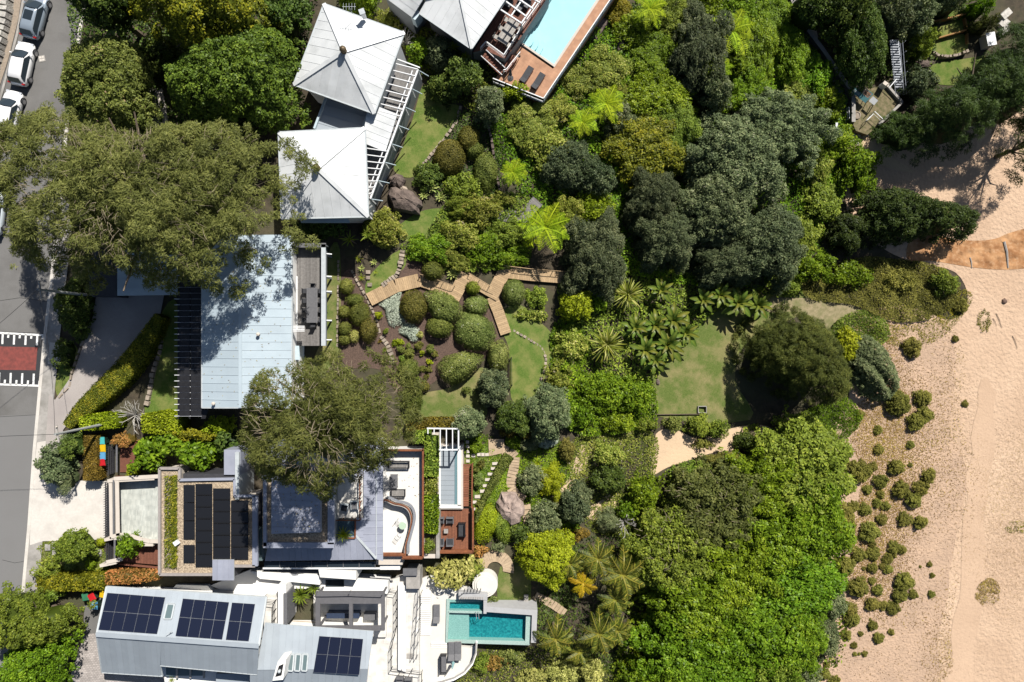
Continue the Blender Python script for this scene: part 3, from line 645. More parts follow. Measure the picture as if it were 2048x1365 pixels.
def carpet(name, label, cat, outline, pal, hmax=.5, leaf=(.24, .14), cov=1.6, bump=1.0, kind='stuff', smooth=True, dz=0.0, thin=0.0, fade=None):
    """low leafy cover over an outline, following the terrain"""
    if smooth: outline = smooth_poly(outline)
    w = [PG(*p) for p in outline]; A = np.array([(v.x, v.y) for v in w]); g = np.random.default_rng(int(A.sum() * 100) % 99991)
    lo, hi = A.min(0), A.max(0); area = float((hi - lo).prod()); M = int(cov * area / (leaf[0] * leaf[1] * .55))
    x = g.uniform(lo[0], hi[0], M); y = g.uniform(lo[1], hi[1], M); k = in_poly(x, y, [tuple(p) for p in A]); x, y = x[k], y[k]
    ph = g.uniform(0, 6.28, 8); fr = g.normal(0, 1.0 / bump, (8, 2)) * 1.5; f = sum(np.sin(x * fr[i, 0] + y * fr[i, 1] + ph[i]) for i in range(8)) / 4
    f2 = sum(np.sin(x * fr[i, 1] * .23 - y * fr[i, 0] * .23 + ph[i]) for i in range(8)) / 4
    if thin > 0:
        k = g.random(len(x)) < np.clip(1 - thin + .9 * f2, 0.03, 1); x, y, f, f2 = x[k], y[k], f[k], f2[k]
    if fade is not None:
        pxs = 1024 + x / ((H - gz(x)) / FPX); k = g.random(len(x)) < np.clip((fade[1] - pxs) / (fade[1] - fade[0]), 0, 1) ** 1.5; x, y, f, f2 = x[k], y[k], f[k], f2[k]
    M = len(x); hz = hmax * np.clip(.55 + .45 * f, .05, 1.3) * g.uniform(.72, 1.05, M)
    pos = np.stack([x, y, gz(x) + dz + hz], 1); nrm = unit(np.stack([g.normal(0, .5, M), g.normal(0, .5, M), np.ones(M)], 1)); t = unit(g.normal(0, 1, (M, 3))); tan = unit(t - nrm * (t * nrm).sum(1, keepdims=True))
    V, F = leaf_quads(pos, nrm, tan, leaf[0] * g.uniform(.7, 1.3, M), leaf[1] * g.uniform(.7, 1.3, M)); a = np.clip(.42 + .16 * f + .16 * f2 + g.normal(0, .2, M), 0, 1)
    c = Vector((float(x.mean()), float(y.mean()), float(gz(x.mean())))); LEAFS[0] += len(F)
    o = bpy.data.objects.new(name, mesh_np(name, V - np.array(c), F, PAL[pal], np.repeat(a, 4))); link(o, None, c); tag(o, label, cat, None, kind)
    return o

# fronds and rosettes (large leaves: shared meshes, one object each)
def frond_mesh(name, L, pal, npair=20, wmax=.5, droop=.5, lw=.06, rise=.35, shape='palm', seed=1):
    g = np.random.default_rng(seed); s = np.linspace(0, 1, npair + 1); X = L * (s - .12 * s ** 3); Z = L * (rise * s - (rise + droop) * s ** 2.2)
    V = []; F = []; A = []
    def q(a, b, c, d, v):
        n = len(V); V.extend([a, b, c, d]); F.append((n, n + 1, n + 2, n + 3)); A.extend([v] * 4)
    for i in range(npair):
        p0 = np.array([X[i], 0, Z[i]]); p1 = np.array([X[i + 1], 0, Z[i + 1]]); w0 = .03 * (1 - s[i]) + .008
        q(p0 + [0, -w0, 0], p0 + [0, w0, 0], p1 + [0, w0, 0], p1 + [0, -w0, 0], .75)
        if i < (3 if shape == 'palm' else 1): continue
        u = s[i]; wl = wmax * (math.sin(math.pi * min(1, u * .92 + .1)) ** .6) * (1 if shape == 'palm' else (1.05 - .3 * u))
        for sd in (-1, 1):
            dx = wl * (.55 if shape == 'palm' else .28) * g.uniform(.85, 1.15); dy = sd * wl * g.uniform(.85, 1.05); tipz = -wl * (.35 if shape == 'palm' else .12) * g.uniform(.6, 1.4)
            base = (p0 + p1) / 2; tip = base + np.array([dx, dy, tipz]); m_ = base + (tip - base) * .45 + np.array([0, 0, .04]); e = np.array([lw, 0, 0])
            q(base, m_ + e, tip, m_ - e, float(np.clip(g.normal(.5, .2), 0, 1)))
    return mesh_np(name, np.array(V), np.array(F), PAL[pal], A)
def blade_mesh(name, L, W, pal, droop=.6, rise=.6, nseg=5, fold=.15, seed=1, tip=True):
    g = np.random.default_rng(seed); s = np.linspace(0, 1, nseg + 1); X = L * (s - .15 * s ** 2); Z = L * (rise * s - droop * s ** 2); V = []; F = []; A = []
    for i in range(nseg + 1):
        w = W * .5 * (math.sin(math.pi * (s[i] * .86 + .1)) ** .7 if tip else 1)
        V += [(X[i], -w, Z[i] + w * fold), (X[i], 0, Z[i]), (X[i], w, Z[i] + w * fold)]; A += [.35, .7, .45]
    for i in range(nseg):
        b = i * 3; F += [(b, b + 3, b + 4, b + 1), (b + 1, b + 4, b + 5, b + 2)]
    return mesh_np(name, np.array(V), np.array(F), PAL[pal], A)
FM = {}
def fm(key, fn, *a, **k):
    if key not in FM: FM[key] = fn(*a, **k)
    return FM[key]
def rosette(kind, label, cat, px, py, rpx, meshes, n, trunk_h=0.0, trunk_r=.09, part='frond', tilt=(-.1, .5), Lref=1.0, group=None, base=None, extra=None):
    """palm, tree fern or spiky rosette: n leaves round a crown"""
    b = PG(px, py, trunk_h) if base is None else P(px, py, base + trunk_h); zb = float(gz(b.x)) if base is None else base
    L = rpx * mpp(zb + trunk_h) / Lref; t = thing(kind, label, cat, (b.x, b.y, zb), 0, group, px=(px, py)); g = random.Random(int(px * 5 + py * 3))
    if trunk_h > .3:
        inst('trunk', fm('tr%.1f_%.2f' % (trunk_h, trunk_r), lambda: MB().tube([(0, 0, -.3), (0, 0, trunk_h * .5), (0, 0, trunk_h)], [trunk_r * 1.3, trunk_r, trunk_r * .9], 8).mesh('trunk', BARK)), t)
    for i in range(n):
        a = 2 * math.pi * (i * .618034) + g.uniform(-.12, .12); ti = tilt[0] + (tilt[1] - tilt[0]) * (i / max(1, n - 1)) + g.uniform(-.08, .08); k = L * g.uniform(.85, 1.08) * (1 - .25 * max(0, ti))
        inst(part, meshes[i % len(meshes)], t, (0, 0, trunk_h), (g.uniform(-.12, .12), -ti, a), k)
    return t

# ------------------------------------------------------------------ buildings
def Z(pts, z): return [P(x, y, z) for x, y in pts]
ROOFW = mat('white_metal_roof', (.56, .575, .575), (.52, .535, .54), .7, .45, 0, c3=(.43, .445, .445), s3=.5, spec=.4, objvar=.05)
ROOFB = mat('blue_grey_metal_roof', (.36, .425, .465), (.335, .40, .44), .8, .42, 0, c3=(.325, .385, .425), s3=.5, spec=.4, objvar=.04)
ZINC = mat('zinc_roof', (.285, .30, .355), (.255, .27, .325), 1.5, .4, 0, c3=(.235, .25, .30), s3=.5, spec=.4, objvar=.06)
METAL5 = mat('grey_metal_roof', (.30, .335, .365), (.28, .315, .345), 1.2, .42, 0, c3=(.265, .295, .325), s3=.4, spec=.4, objvar=.04)
WALLW = mat('white_render', (.76, .75, .72), (.71, .70, .67), 2, .85, c3=(.64, .63, .60), s3=.5)
WALLC = mat('cream_render', (.50, .45, .39), (.46, .41, .355), 2, .85)
WALLG = mat('grey_cladding', (.20, .215, .225), (.17, .185, .195), 3, .7)
WALLD = mat('dark_cladding', (.045, .045, .05), (.035, .035, .04), 3, .6)
GUT = mat('gutter_paint', (.42, .45, .46), (.36, .39, .40), 3, .5)
WHITE = mat('white_paint', (.66, .67, .67), (.60, .61, .61), 4, .5)
PBLUE = mat('pale_blue_paint', (.42, .50, .54), (.36, .44, .48), 4, .5)
BLACK = mat('black_metal', (.018, .018, .02), (.012, .012, .014), 4, .45)
CHAR = mat('charcoal', (.040, .042, .047), (.030, .031, .035), 6, .7)
MIDG = mat('mid_grey', (.125, .125, .13), (.10, .10, .105), 5, .7)
GPERG = mat('grey_pergola_paint', (.115, .112, .118), (.098, .096, .10), 4, .6)
RUST = mat('rusted_steel', (.24, .085, .035), (.15, .055, .025), 5, .85, c3=(.12, .045, .022), s3=1.2)
DECKR = mat('red_timber', (.215, .085, .045), (.15, .058, .032), 7, .75, objvar=.18)
DECKP = mat('jarrah_timber', (.17, .068, .042), (.12, .047, .030), 7, .75, objvar=.15)
DECKG = mat('weathered_timber', (.185, .175, .165), (.13, .122, .115), 5, .85, objvar=.14)
DECKY = mat('pale_timber', (.40, .285, .165), (.31, .215, .12), 6, .8, objvar=.16)
TEAK = mat('teak_grey', (.33, .31, .285), (.25, .235, .215), 8, .8, objvar=.1)
ORNG = mat('orange_timber', (.50, .22, .055), (.40, .17, .04), 5, .6)
GRAVEL = mat('gravel', (.46, .37, .26), (.20, .155, .11), 9, .9, .05, 14, detail=3, contrast=(.4, .6))
TILE = brick_mat('terracotta_tiles', (.40, .225, .135), (.35, .19, .115), (.30, .17, .11), .3, .3, .006, rot=.55, offset=0)
STONEP = brick_mat('limestone_paving', (.62, .60, .555), (.53, .51, .47), (.45, .43, .40), .8, .55, .008)
GREENP = brick_mat('green_slate_paving', (.46, .475, .43), (.355, .375, .345), (.38, .39, .365), .12, .5, .006, rot=.06)
STONE = mat('sandstone', (.33, .275, .215), (.20, .165, .13), 2.5, .95, .04, 6, objvar=.2)
STONEW = mat('pale_stone_wall', (.48, .455, .41), (.30, .285, .255), 3, .95, .05, 6, objvar=.15)
ROCK = mat('brown_rock', (.155, .12, .10), (.075, .058, .05), 1.6, .95, .10, 4)
ROCKP = mat('pinkish_rock', (.36, .28, .235), (.19, .145, .125), 1.4, .95, .10, 4)
PVB = glass_mat('solar_glass_black', (.014, .015, .018), .35, .22)
PVN = glass_mat('solar_glass_navy', (.009, .012, .026), .4, .15)
PVF = mat('solar_frame', (.13, .135, .15), (.10, .105, .12), 4, .4)
GLASSD = glass_mat('dark_glass', (.02, .028, .035), .6, .06)
GLASSG = glass_mat('green_tinted_glass', (.10, .14, .145), .7, .08)
GLASSC = clear_mat('clear_glass', (.78, .88, .88), ior=1.45)
BRASS = mat('bronze_finial', (.13, .095, .055), (.08, .06, .036), 4, .5, metal=.3)
WATER = clear_mat('pool_water', (.86, .95, .97), .02, .012, 3.0)
WATERT = clear_mat('teal_pool_water', (.78, .95, .95), .02, .04, 2.2)
POOLF = mat('pool_plaster', (.47, .66, .68), (.42, .62, .65), .5, .8)
POOLT = mat('teal_mosaic_ripple_light', (.024, .26, .275), (.005, .125, .15), 5, .5, detail=2, contrast=(.35, .7))  # teal tiles; the strong mottling is painted ripple light
POOLG = mat('pale_mosaic', (.34, .44, .40), (.22, .31, .28), 14, .5, detail=2)
COVER = mat('pool_cover', (.26, .29, .315), (.24, .27, .295), 1, .6)

def railing(t, pts, h, m, step=1.2, r=.025, mids=0, name='rail', pw=.05, flat=None):
    pts = [Vector(p) for p in pts]; up = Vector((0, 0, h))
    for i in range(len(pts) - 1):
        a, b = pts[i], pts[i + 1]; MB().beam(a + up, b + up, flat or r * 2, .05).part(name, m, t)
        for k in range(mids):
            q = up * ((k + 1) / (mids + 1)); MB().beam(a + q, b + q, .02, .02).part('wire', m, t)
        n = max(1, round((b - a).length / step))
        for j in range(n + (1 if i == len(pts) - 2 else 0)):
            p = a + (b - a) * (j / n); MB().beam(p, p + up, pw, pw).part('post', m, t)
def cent(poly): return sum((Vector(p) for p in poly), Vector((0, 0, 0))) / len(poly)
def inset(poly, k):
    c = cent(poly); return [Vector(p) + (c - Vector(p)).normalized() * k for p in poly]
def steps(t, a, b, w, n, z0, z1, m, name='step', th=.12, up=None):
    """flight of n treads between world points a and b"""
    a = Vector(a); b = Vector(b); d = (b - a); d.z = 0; L = d.length; d.normalize(); ang = math.atan2(d.y, d.x)
    for i in range(n):
        z = z0 + (z1 - z0) * (i + .5) / n; c = a + d * (L * (i + .5) / n)
        MB().box((c.x, c.y, z - th / 2), (L / n * .96, w, th), ang).part(name, m, t)

# --- house with two pyramid roofs
def pavilion_house():
    t = thing('pavilion_house', 'house with two white pyramid roofs, each topped by a bronze ball', 'house', P(690, 240, -2.7), px=(690, 240))
    ez = 3.6
    for cs, ap in (([(648, 8), (809, 66), (749, 228), (587, 170)], (688, 103)), ([(557, 265), (730, 256), (737, 434), (563, 438)], (635, 337))):
        q = Z(cs, ez); A = P(ap[0], ap[1], 5.3)
        w = inset(q, .75); MB().prism(w, -4.6, ez - .12).part('wall', WALLW, t)
        mb = MB(); n = [v - Vector((0, 0, .1)) for v in q]; mb.add(n + [A - Vector((0, 0, .06))], [(0, 3, 2, 1), (0, 1, 4), (1, 2, 4), (2, 3, 4), (3, 0, 4)])
        roof = mb.part('roof', ROOFW, t)
        for i in range(4):
            a, b = q[i], q[(i + 1) % 4]
            sheets([a, b, A], (a + b) / 2 - A, .76, 'roof_sheet', ROOFW, roof, t=.03, rib=.018, lift=-.01, ribw=.03, gap=.004)
            MB().beam(a + Vector((0, 0, -.02)), b + Vector((0, 0, -.02)), .13, .14).part('gutter', GUT, roof)
            MB().beam(a + Vector((0, 0, .05)), A + Vector((0, 0, .05)), .36, .05).part('hip_cap', ROOFW, roof)
        MB().lathe([(.0, 0), (.28, .02), (.28, .12), (.14, .2), (.26, .35), (.31, .5), (.26, .66), (.1, .76), (.0, .78)], A + Vector((0, 0, -.05)), 18).part('finial', BRASS, roof, True)
    # low link roof and white skillion
    lk = Z([(655, 192), (755, 222), (733, 262), (628, 264)], 1.6)
    MB().prism(inset(lk, .3), -4, 1.5).part('wall', WALLW, t)
    sheets(lk, lk[1] - lk[0], .9, 'roof_sheet', METAL5, slab(lk, .12, 'flat_roof', GUT, t), rib=.03, lift=.002)
    for a, b in (((652, 197), (629, 258)), ((737, 225), (727, 254))): MB().beam(P(a[0], a[1], 1.78), P(b[0], b[1], 1.78), .2, .28).part('parapet', PBLUE, t)
    sk = [P(735, 219, 2.8), P(760, 215, 2.8), P(795, 229, 2.8), P(771, 304, 2.8), P(733, 289, 2.8), P(729, 256, 2.8)]
    sr = slab(sk, .12, 'skillion_roof', GUT, t); sheets(sk, (1, -.4, 0), .6, 'roof_sheet', ROOFW, sr, rib=.02, lift=.012)
    # timber deck with white pergola over it
    dz = .3
    dk = Z([(785, 128), (835, 138), (742, 400), (733, 396), (733, 295), (760, 200)], dz)
    MB().prism(dk, -4.5, dz - .06).part('deck_base', WALLG, t)
    sheets(dk, dk[1] - dk[2], .16, 'deck_board', DECKG, t, rib=0, gap=.02, t=.03, lift=-.05)
    pz = 2.7
    o0, o1 = P(836, 140, pz), P(741, 398, pz)
    MB().beam(o0, o1, .16, .2).part('beam', WHITE, t)
    i0, i1 = P(825, 142, pz + .0), P(735, 388, pz)
    MB().beam(i0, i1, .09, .14).part('beam', WHITE, t)
    g0, g1 = P(836, 139, dz + 1), P(741, 398, dz + 1)
    MB().beam(g0, g1, .07, .07).part('hand_rail', PBLUE, t)
    wa, wb = P(792, 128, pz + .1), P(752, 235, pz + .1); wc, wd = P(728, 294, pz + .1), P(734, 400, pz + .1)
    for i in range(8):
        a = wa + (wb - wa) * (i / 8); f = .0 + i * .052; b = o0 + (o1 - o0) * f
        MB().beam(a, b + Vector((0, 0, .12)), .08, .12).part('rafter', WHITE, t)
    for i in range(8):
        a = wc + (wd - wc) * (i / 8 + .02); f = .635 + i * .046; b = o0 + (o1 - o0) * f
        MB().beam(a, b + Vector((0, 0, .12)), .08, .12).part('rafter', WHITE, t)
    MB().beam(P(792, 118, pz), P(840, 136, pz), .1, .14).part('beam', WHITE, t)
    for i in range(8):
        p = o0 + (o1 - o0) * (i / 7); base = Vector((p.x, p.y, dz)); out = Vector((.94, .34, 0))
        MB().beam(base, p, .1, .1).part('post', WHITE, t)
        MB().beam(p + Vector((0, 0, -.1)), base + out * .75 + Vector((0, 0, .2)), .07, .07).part('strut', PBLUE, t)
    # roof fittings
    a = P(706, 30, 4.4); MB().tube([a, a + Vector((0, 0, 1.6))], .02, 5).part('aerial_mast', GUT, t)
    for k in range(5): MB().beam(a + Vector((-.5 + k * .25, -.3, 1.5)), a + Vector((-.5 + k * .25, .3, 1.5)), .02, .02).part('aerial_rod', GUT, t)
    MB().beam(a + Vector((-.6, 0, 1.5)), a + Vector((.6, 0, 1.5)), .025, .025).part('aerial_boom', GUT, t)
    b = P(728, 33, 4.2); MB().box((b.x, b.y, b.z + .35), (.35, .35, 1.0), .35).part('flue', WHITE, t)
    MB().box((b.x, b.y, b.z + .9), (.5, .5, .06), .35).part('flue_cap', GUT, t)
    e = Z([(600, 436), (695, 434), (700, 446), (602, 446)], 2.0); slab(e, .1, 'awning', PBLUE, t)
pavilion_house()

# --- house with the large pale-blue pool
def pool_house():
    t = thing('pool_house', 'white-roofed house with red timber deck beside the pale blue pool', 'house', P(960, 30, -3.5), px=(930, 30))
    z = .9
    r1 = [P(768, -6, z), P(824, 35, z), P(853, -12, z + .9), P(800, -50, z + .9)]
    s1 = slab(r1, .12, 'roof', GUT, t); sheets(r1, r1[1] - r1[0], .7, 'roof_sheet', ROOFW, s1, rib=.02, lift=.002)
    MB().prism(inset(Z([(768, -4), (822, 34), (850, -8), (800, -46)], z), .15), -6.5, z - .14).part('wall', WALLG, t)
    hip = P(921, -4, 1.7); c = P(943, 99, z); top = P(912, -70, 4.3)
    pl_ = [P(838, 27, z), c, hip, top, P(880, -60, z + 1.2)]
    r2 = slab([P(838, 27, z), c, P(1016, -9, z), P(1050, -80, z), P(880, -60, z)], .14, 'roof', GUT, t)
    MB().add([P(838, 27, z), c, hip, P(871, -36, z), P(905, -60, 1.7), P(1016, -9, z), P(1000, -70, z)], [(0, 1, 2), (0, 2, 4, 3), (1, 5, 2), (5, 6, 4, 2)]).part('roof_core', GUT, r2)
    L = [P(838, 27, z), c, hip, P(868, -30, z + 1.0)]
    nL = (c - L[0]).cross(hip - L[0]).normalized(); L[3] = L[3] - Vector((0, 0, (L[3] - L[0]).dot(nL) / nL.z))
    sheets(L, L[3] - L[0], .76, 'roof_sheet', ROOFW, r2, rib=.018, lift=.02, gap=.004)
    Rr = [c, P(1016, -9, z), hip]
    sheets(Rr, hip - (c + Rr[1]) / 2, .76, 'roof_sheet', ROOFW, r2, rib=.018, lift=.02, gap=.004)
    MB().beam(c + Vector((0, 0, .12)), hip + Vector((0, 0, .12)), .24, .06).part('hip_cap', ROOFW, r2)
    MB().beam(P(838, 27, z), c, .12, .12).part('gutter', GUT, r2); MB().beam(c, P(1016, -9, z), .12, .12).part('gutter', GUT, r2)
    MB().prism(inset(Z([(842, 20), (940, 88), (1005, -9), (900, -80)], z), .5), -7, z - .16).part('wall', WALLG, t)
    # upper storey above the frame (its shadow falls on the roof)
    up = Z([(862, -58), (930, -58), (930, -110), (862, -110)], 3.4); MB().prism(up, 0, 3.4).part('upper_storey', WALLW, t)
    d = P(832, 30, .7); MB().box((d.x, d.y, -.1), (.9, .5, 1.6), .9).part('meter_box', PBLUE, t)
    # red timber deck
    dz = -2.1; dk = Z([(946, 105), (1018, -12), (1100, -12), (1047, 68), (1010, 118), (968, 100)], dz)
    MB().prism(dk, -7, dz - .05).part('deck_base', WALLG, t)
    sheets(dk, dk[1] - dk[0], .2, 'deck_board', DECKP, t, rib=0, gap=.02, t=.03, lift=-.04)
    e0, e1 = P(1098, -14, dz), P(1008, 118, dz)
    railing(t, [e0, P(1046, 58, dz), e1, P(973, 92, dz), P(962, 104, dz)], 1.0, WHITE, 1.6, .04, 2)
    # pergola over the deck end
    pz = .5
    for a, b in (((1000, 19), (1043, 47)), ((1010, 2), (1052, 33)), ((1022, -12), (1066, 18)), ((1036, -20), (1080, 6))): MB().beam(P(*a, pz), P(*b, pz), .12, .16).part('pergola_rafter', WHITE, t)
    for a, b in (((1043, 47), (1088, -20)), ((1022, 33), (1062, -26)), ((1000, 19), (1030, -26))): MB().beam(P(*a, pz - .08), P(*b, pz - .08), .12, .16).part('pergola_beam', WHITE, t)
    MB().beam(P(1043, 60, dz), P(1043, 47, pz), .12, .12).part('post', PBLUE, t)
    # stairs down to the terrace
    for a, b in (((972, 100), (1010, 136)), ((962, 112), (1004, 150))): MB().beam(P(*a, dz + .9), P(*b, -2.5), .07, .09).part('stair_rail', WHITE, t)
    a, b = P(968, 106, -2.3), P(1006, 142, -3.1); steps(t, a, b, .95, 8, -2.25, -3.3, DECKP, th=.1)
    ld = Z([(1003, 128), (1024, 108), (1034, 118), (1012, 146)], -3.1); MB().prism(ld, -3.6, -3.1).part('landing', DECKP, t)
    for a, b in (((1007, 122), (1026, 102)), ((1013, 146), (1040, 112)), ((1007, 148), (1013, 146))): railing(t, [P(*a, -3.2), P(*b, -3.4)], .95, WHITE, 1.0, .035, 1)
    # pool terrace
    tz = -3.7
    def low(x, y): v = P(x, y, tz + 1.0); return Vector((v.x, v.y, tz))
    A = [low(1292, -110), low(1086, 195), low(988, 156)] + Z([(1012, 118), (1036, 90), (1106, 138), (1272, -110)], tz)
    slabs = [[A[1], A[2], A[3], A[4], A[5]], [A[0], A[1], A[5], A[6]], Z([(1155, -110), (1036, 90), (1026, 84), (1146, -110)], tz)]
    for k, q in enumerate(slabs): MB().prism(q, -9, tz).part('terrace', TILE, t)
    for a, b in (((1294, -110), (1087, 197)), ((1087, 197), (986, 157))):
        MB().beam(low(*a) - Vector((0, 0, .1)), low(*b) - Vector((0, 0, .1)), .12, .34).part('fascia', WHITE, t)
        railing(t, [low(*a), low(*b)], 1.0, WHITE, 1.5, .045, 0); MB().beam(low(*a) + Vector((0, 0, .15)), low(*b) + Vector((0, 0, .15)), .05, .06).part('rail', WHITE, t)
        pa, pb = low(*a), low(*b); MB().add([pa + Vector((0, 0, .2)), pb + Vector((0, 0, .2)), pb + Vector((0, 0, .94)), pa + Vector((0, 0, .94))], [(0, 1, 2, 3)]).part('glass_panel', GLASSC, t)
    return tz
TZ2 = pool_house()
def pale_pool(tz):
    t = thing('swimming_pool', 'large pale blue swimming pool with cream coping on the tiled terrace', 'pool', P(1110, 30, tz - 1.3), px=(1115, 40))
    o = Z([(1158, -110), (1040, 87), (1109, 135), (1272, -110)], tz); i = Z([(1162, -110), (1045, 86), (1108, 129), (1265, -110)], tz)
    bt = [Vector((v.x, v.y, tz - 1.25)) for v in i]
    mb = MB(); mb.add(bt, [(0, 1, 2, 3)]); mb.part('floor', POOLF, t)
    for k in range(4):
        a, b = i[k], i[(k + 1) % 4]; MB().add([a, b, bt[(k + 1) % 4], bt[k]], [(0, 1, 2, 3)]).part('side', POOLF, t)
        if k < 3:
            c, d = o[k], o[(k + 1) % 4]; u = Vector((0, 0, .03)); MB().add([a, b, d, c, a + u, b + u, d + u, c + u], [(4, 5, 6, 7), (0, 1, 5, 4), (3, 7, 6, 2), (0, 3, 2, 1)]).part('coping', WALLC, t)
    w = [Vector((v.x, v.y, tz - .1)) for v in i]; MB().add(w, [(0, 1, 2, 3)]).part('water', WATER, t)
    s = P(1052, 76, tz); 
    for k in range(3): MB().lathe([(0, -1.25), (1.9 - k * .55, -1.25), (1.9 - k * .55, -1.0 + k * .3), (0, -1.0 + k * .3)], (s.x, s.y, tz), 20).part('entry_step', POOLF, t)
pale_pool(TZ2)

# --- middle house: blue-grey gable, black shade pergola, timber balcony
def blue_roof_house():
    t = thing('blue_roof_house', 'long house with pale blue-grey gable roof and grey timber balcony', 'house', P(495, 650, -1.6), px=(495, 650))
    e, rg = 3.4, 4.3
    a, b, c, d = P(404, 470, e), P(404, 816, e), P(584, 816, e), P(584, 470, e); r0, r1 = P(481, 470, rg), P(481, 816, rg)
    mb = MB(); dn = Vector((0, 0, -.12)); mb.add([a + dn, b + dn, c + dn, d + dn, r0 + dn * .5, r1 + dn * .5], [(0, 1, 2, 3), (0, 4, 5, 1), (3, 2, 5, 4), (1, 5, 2), (0, 3, 4)]); roof = mb.part('roof', GUT, t)
    sheets([a, b, r1, r0], (1, 0, 0), .76, 'roof_sheet', ROOFB, roof, rib=.03, ribw=.03); sheets([d, c, r1, r0], (1, 0, 0), .76, 'roof_sheet', ROOFB, roof, rib=.03, ribw=.03)
    MB().beam(r0 + Vector((0, 0, .07)), r1 + Vector((0, 0, .07)), .3, .05).part('ridge_cap', ROOFB, roof)
    for p, q in ((a, b), (d, c), (b, r1), (r1, c)): MB().beam(p + dn * .3, q + dn * .3, .12, .16).part('gutter', GUT, roof)
    w = Z([(412, 474), (412, 808), (574, 808), (574, 474)], e); MB().prism(w, -4, e - .1).part('wall', WALLW, t)
    for px, py, zz in ((519, 669, 4.05), (430, 807, 3.7)):
        p = P(px, py, zz); MB().tube([p, p + Vector((0, 0, .35))], .09, 8).part('vent_pipe', GUT, roof); MB().lathe([(0, 0), (.17, 0), (.15, .12), (0, .18)], p + Vector((0, 0, .33)), 10).part('vent_cowl', WALLC, roof)
    # black shade pergola along the street side
    pz = 2.6
    for i in range(26):
        y = 540 + i * 11.7; w_ = 405 if y < 815 else 416
        MB().beam(P(349, y, pz - .05), P(406, y, pz - .05), .05, .09).part('rafter', WHITE, t)
        if i < 25:
            for x0, x1 in ((358.5, 379.6), (381.2, 404)):
                q = Z([(x0, y + .35), (x1, y + .35), (x1, y + 11.35), (x0, y + 11.35)], pz + .03); MB().prism(q, pz + .0, pz + .035).part('shade_panel', BLACK, t)
    for x in (357, 380, 404): MB().beam(P(x, 538, pz - .1), P(x, 838, pz - .1), .1, .16).part('beam', BLACK, t)
    for y in (545, 640, 735, 834): p = P(357, y, pz); MB().beam(p, Vector((p.x, p.y, -1.2)), .1, .1).part('post', BLACK, t)
    q = Z([(404, 819), (417, 819), (411, 838), (404, 838)], pz); MB().prism(q, pz - .03, pz + .03).part('shade_panel', BLACK, t)
    # garage roof
    g = Z([(235, 470), (356, 470), (356, 590), (235, 592)], 2.2); gr = slab(g, .14, 'garage_roof', GUT, t); sheets(g, (1, 0, 0), .8, 'roof_sheet', ROOFB, gr, rib=.03)
    MB().prism(inset(g, .35), -1.2, 2.05).part('garage_wall', WALLG, t)
    g = Z([(178, 500), (234, 500), (234, 594), (178, 592)], 1.9); MB().prism(g, -1, 1.9).part('carport_roof', WALLD, t)
    # balcony
    dz = .6
    dk = Z([(584, 494), (642, 494), (642, 692), (584, 692)], dz); MB().prism(dk, dz - .5, dz - .05).part('deck_base', WALLG, t)
    sheets(dk, (0, 1, 0), .14, 'deck_board', DECKG, t, rib=0, gap=.015, t=.03, lift=-.04)
    bz = dz + 1.0
    for A_, B_ in (((586, 491), (652, 491)), ((647, 489), (647, 692))):
        p, q = P(*A_, bz), P(*B_, bz); MB().beam(p, q, .42, .06).part('balustrade_cap', MIDG if A_[1] == 491 else GUT, t)
        m_ = Vector((0, 0, -.55)); MB().beam(p + m_, q + m_, .08, 1.02).part('balustrade', WALLG, t)
    for y in (508, 553, 583, 641, 680): p = P(652, y, dz); MB().beam(p + Vector((-.1, 0, .2)), p + Vector((.45, 0, -.3)), .1, .14).part('bracket', WHITE, t); MB().beam(P(648, y, dz), Vector((P(648, y, dz).x, P(648, y, dz).y, -3.5)), .14, .14).part('post', WALLG, t)
    z2 = dz + .06
    MB().prism(Z([(585, 553), (595, 553), (595, 660), (585, 660)], z2), dz - .1, z2).part('sill', WHITE, t)
    MB().prism(Z([(585, 557), (592, 557), (592, 655), (585, 655)], z2 + .1), z2, z2 + .1).part('timber_bench', ORNG, t)
    for k in range(4): MB().prism(Z([(584, 652 + k * 3.2), (609, 652 + k * 3.2), (609, 653.8 + k * 3.2), (584, 653.8 + k * 3.2)], 2.4), 2.34, 2.4).part('louvre', WHITE, t)
    s = Z([(585, 692), (598, 692), (600, 720), (585, 720)], 1.0); slab(s, .1, 'awning', PBLUE, t)
    for x, y0, y1 in ((574.3, 500, 550), (574.3, 560, 650)): MB().beam(P(x, y0, 1.9), P(x, y1, 1.9), .04, 2.0).part('sliding_door', GLASSD, t)
blue_roof_house()
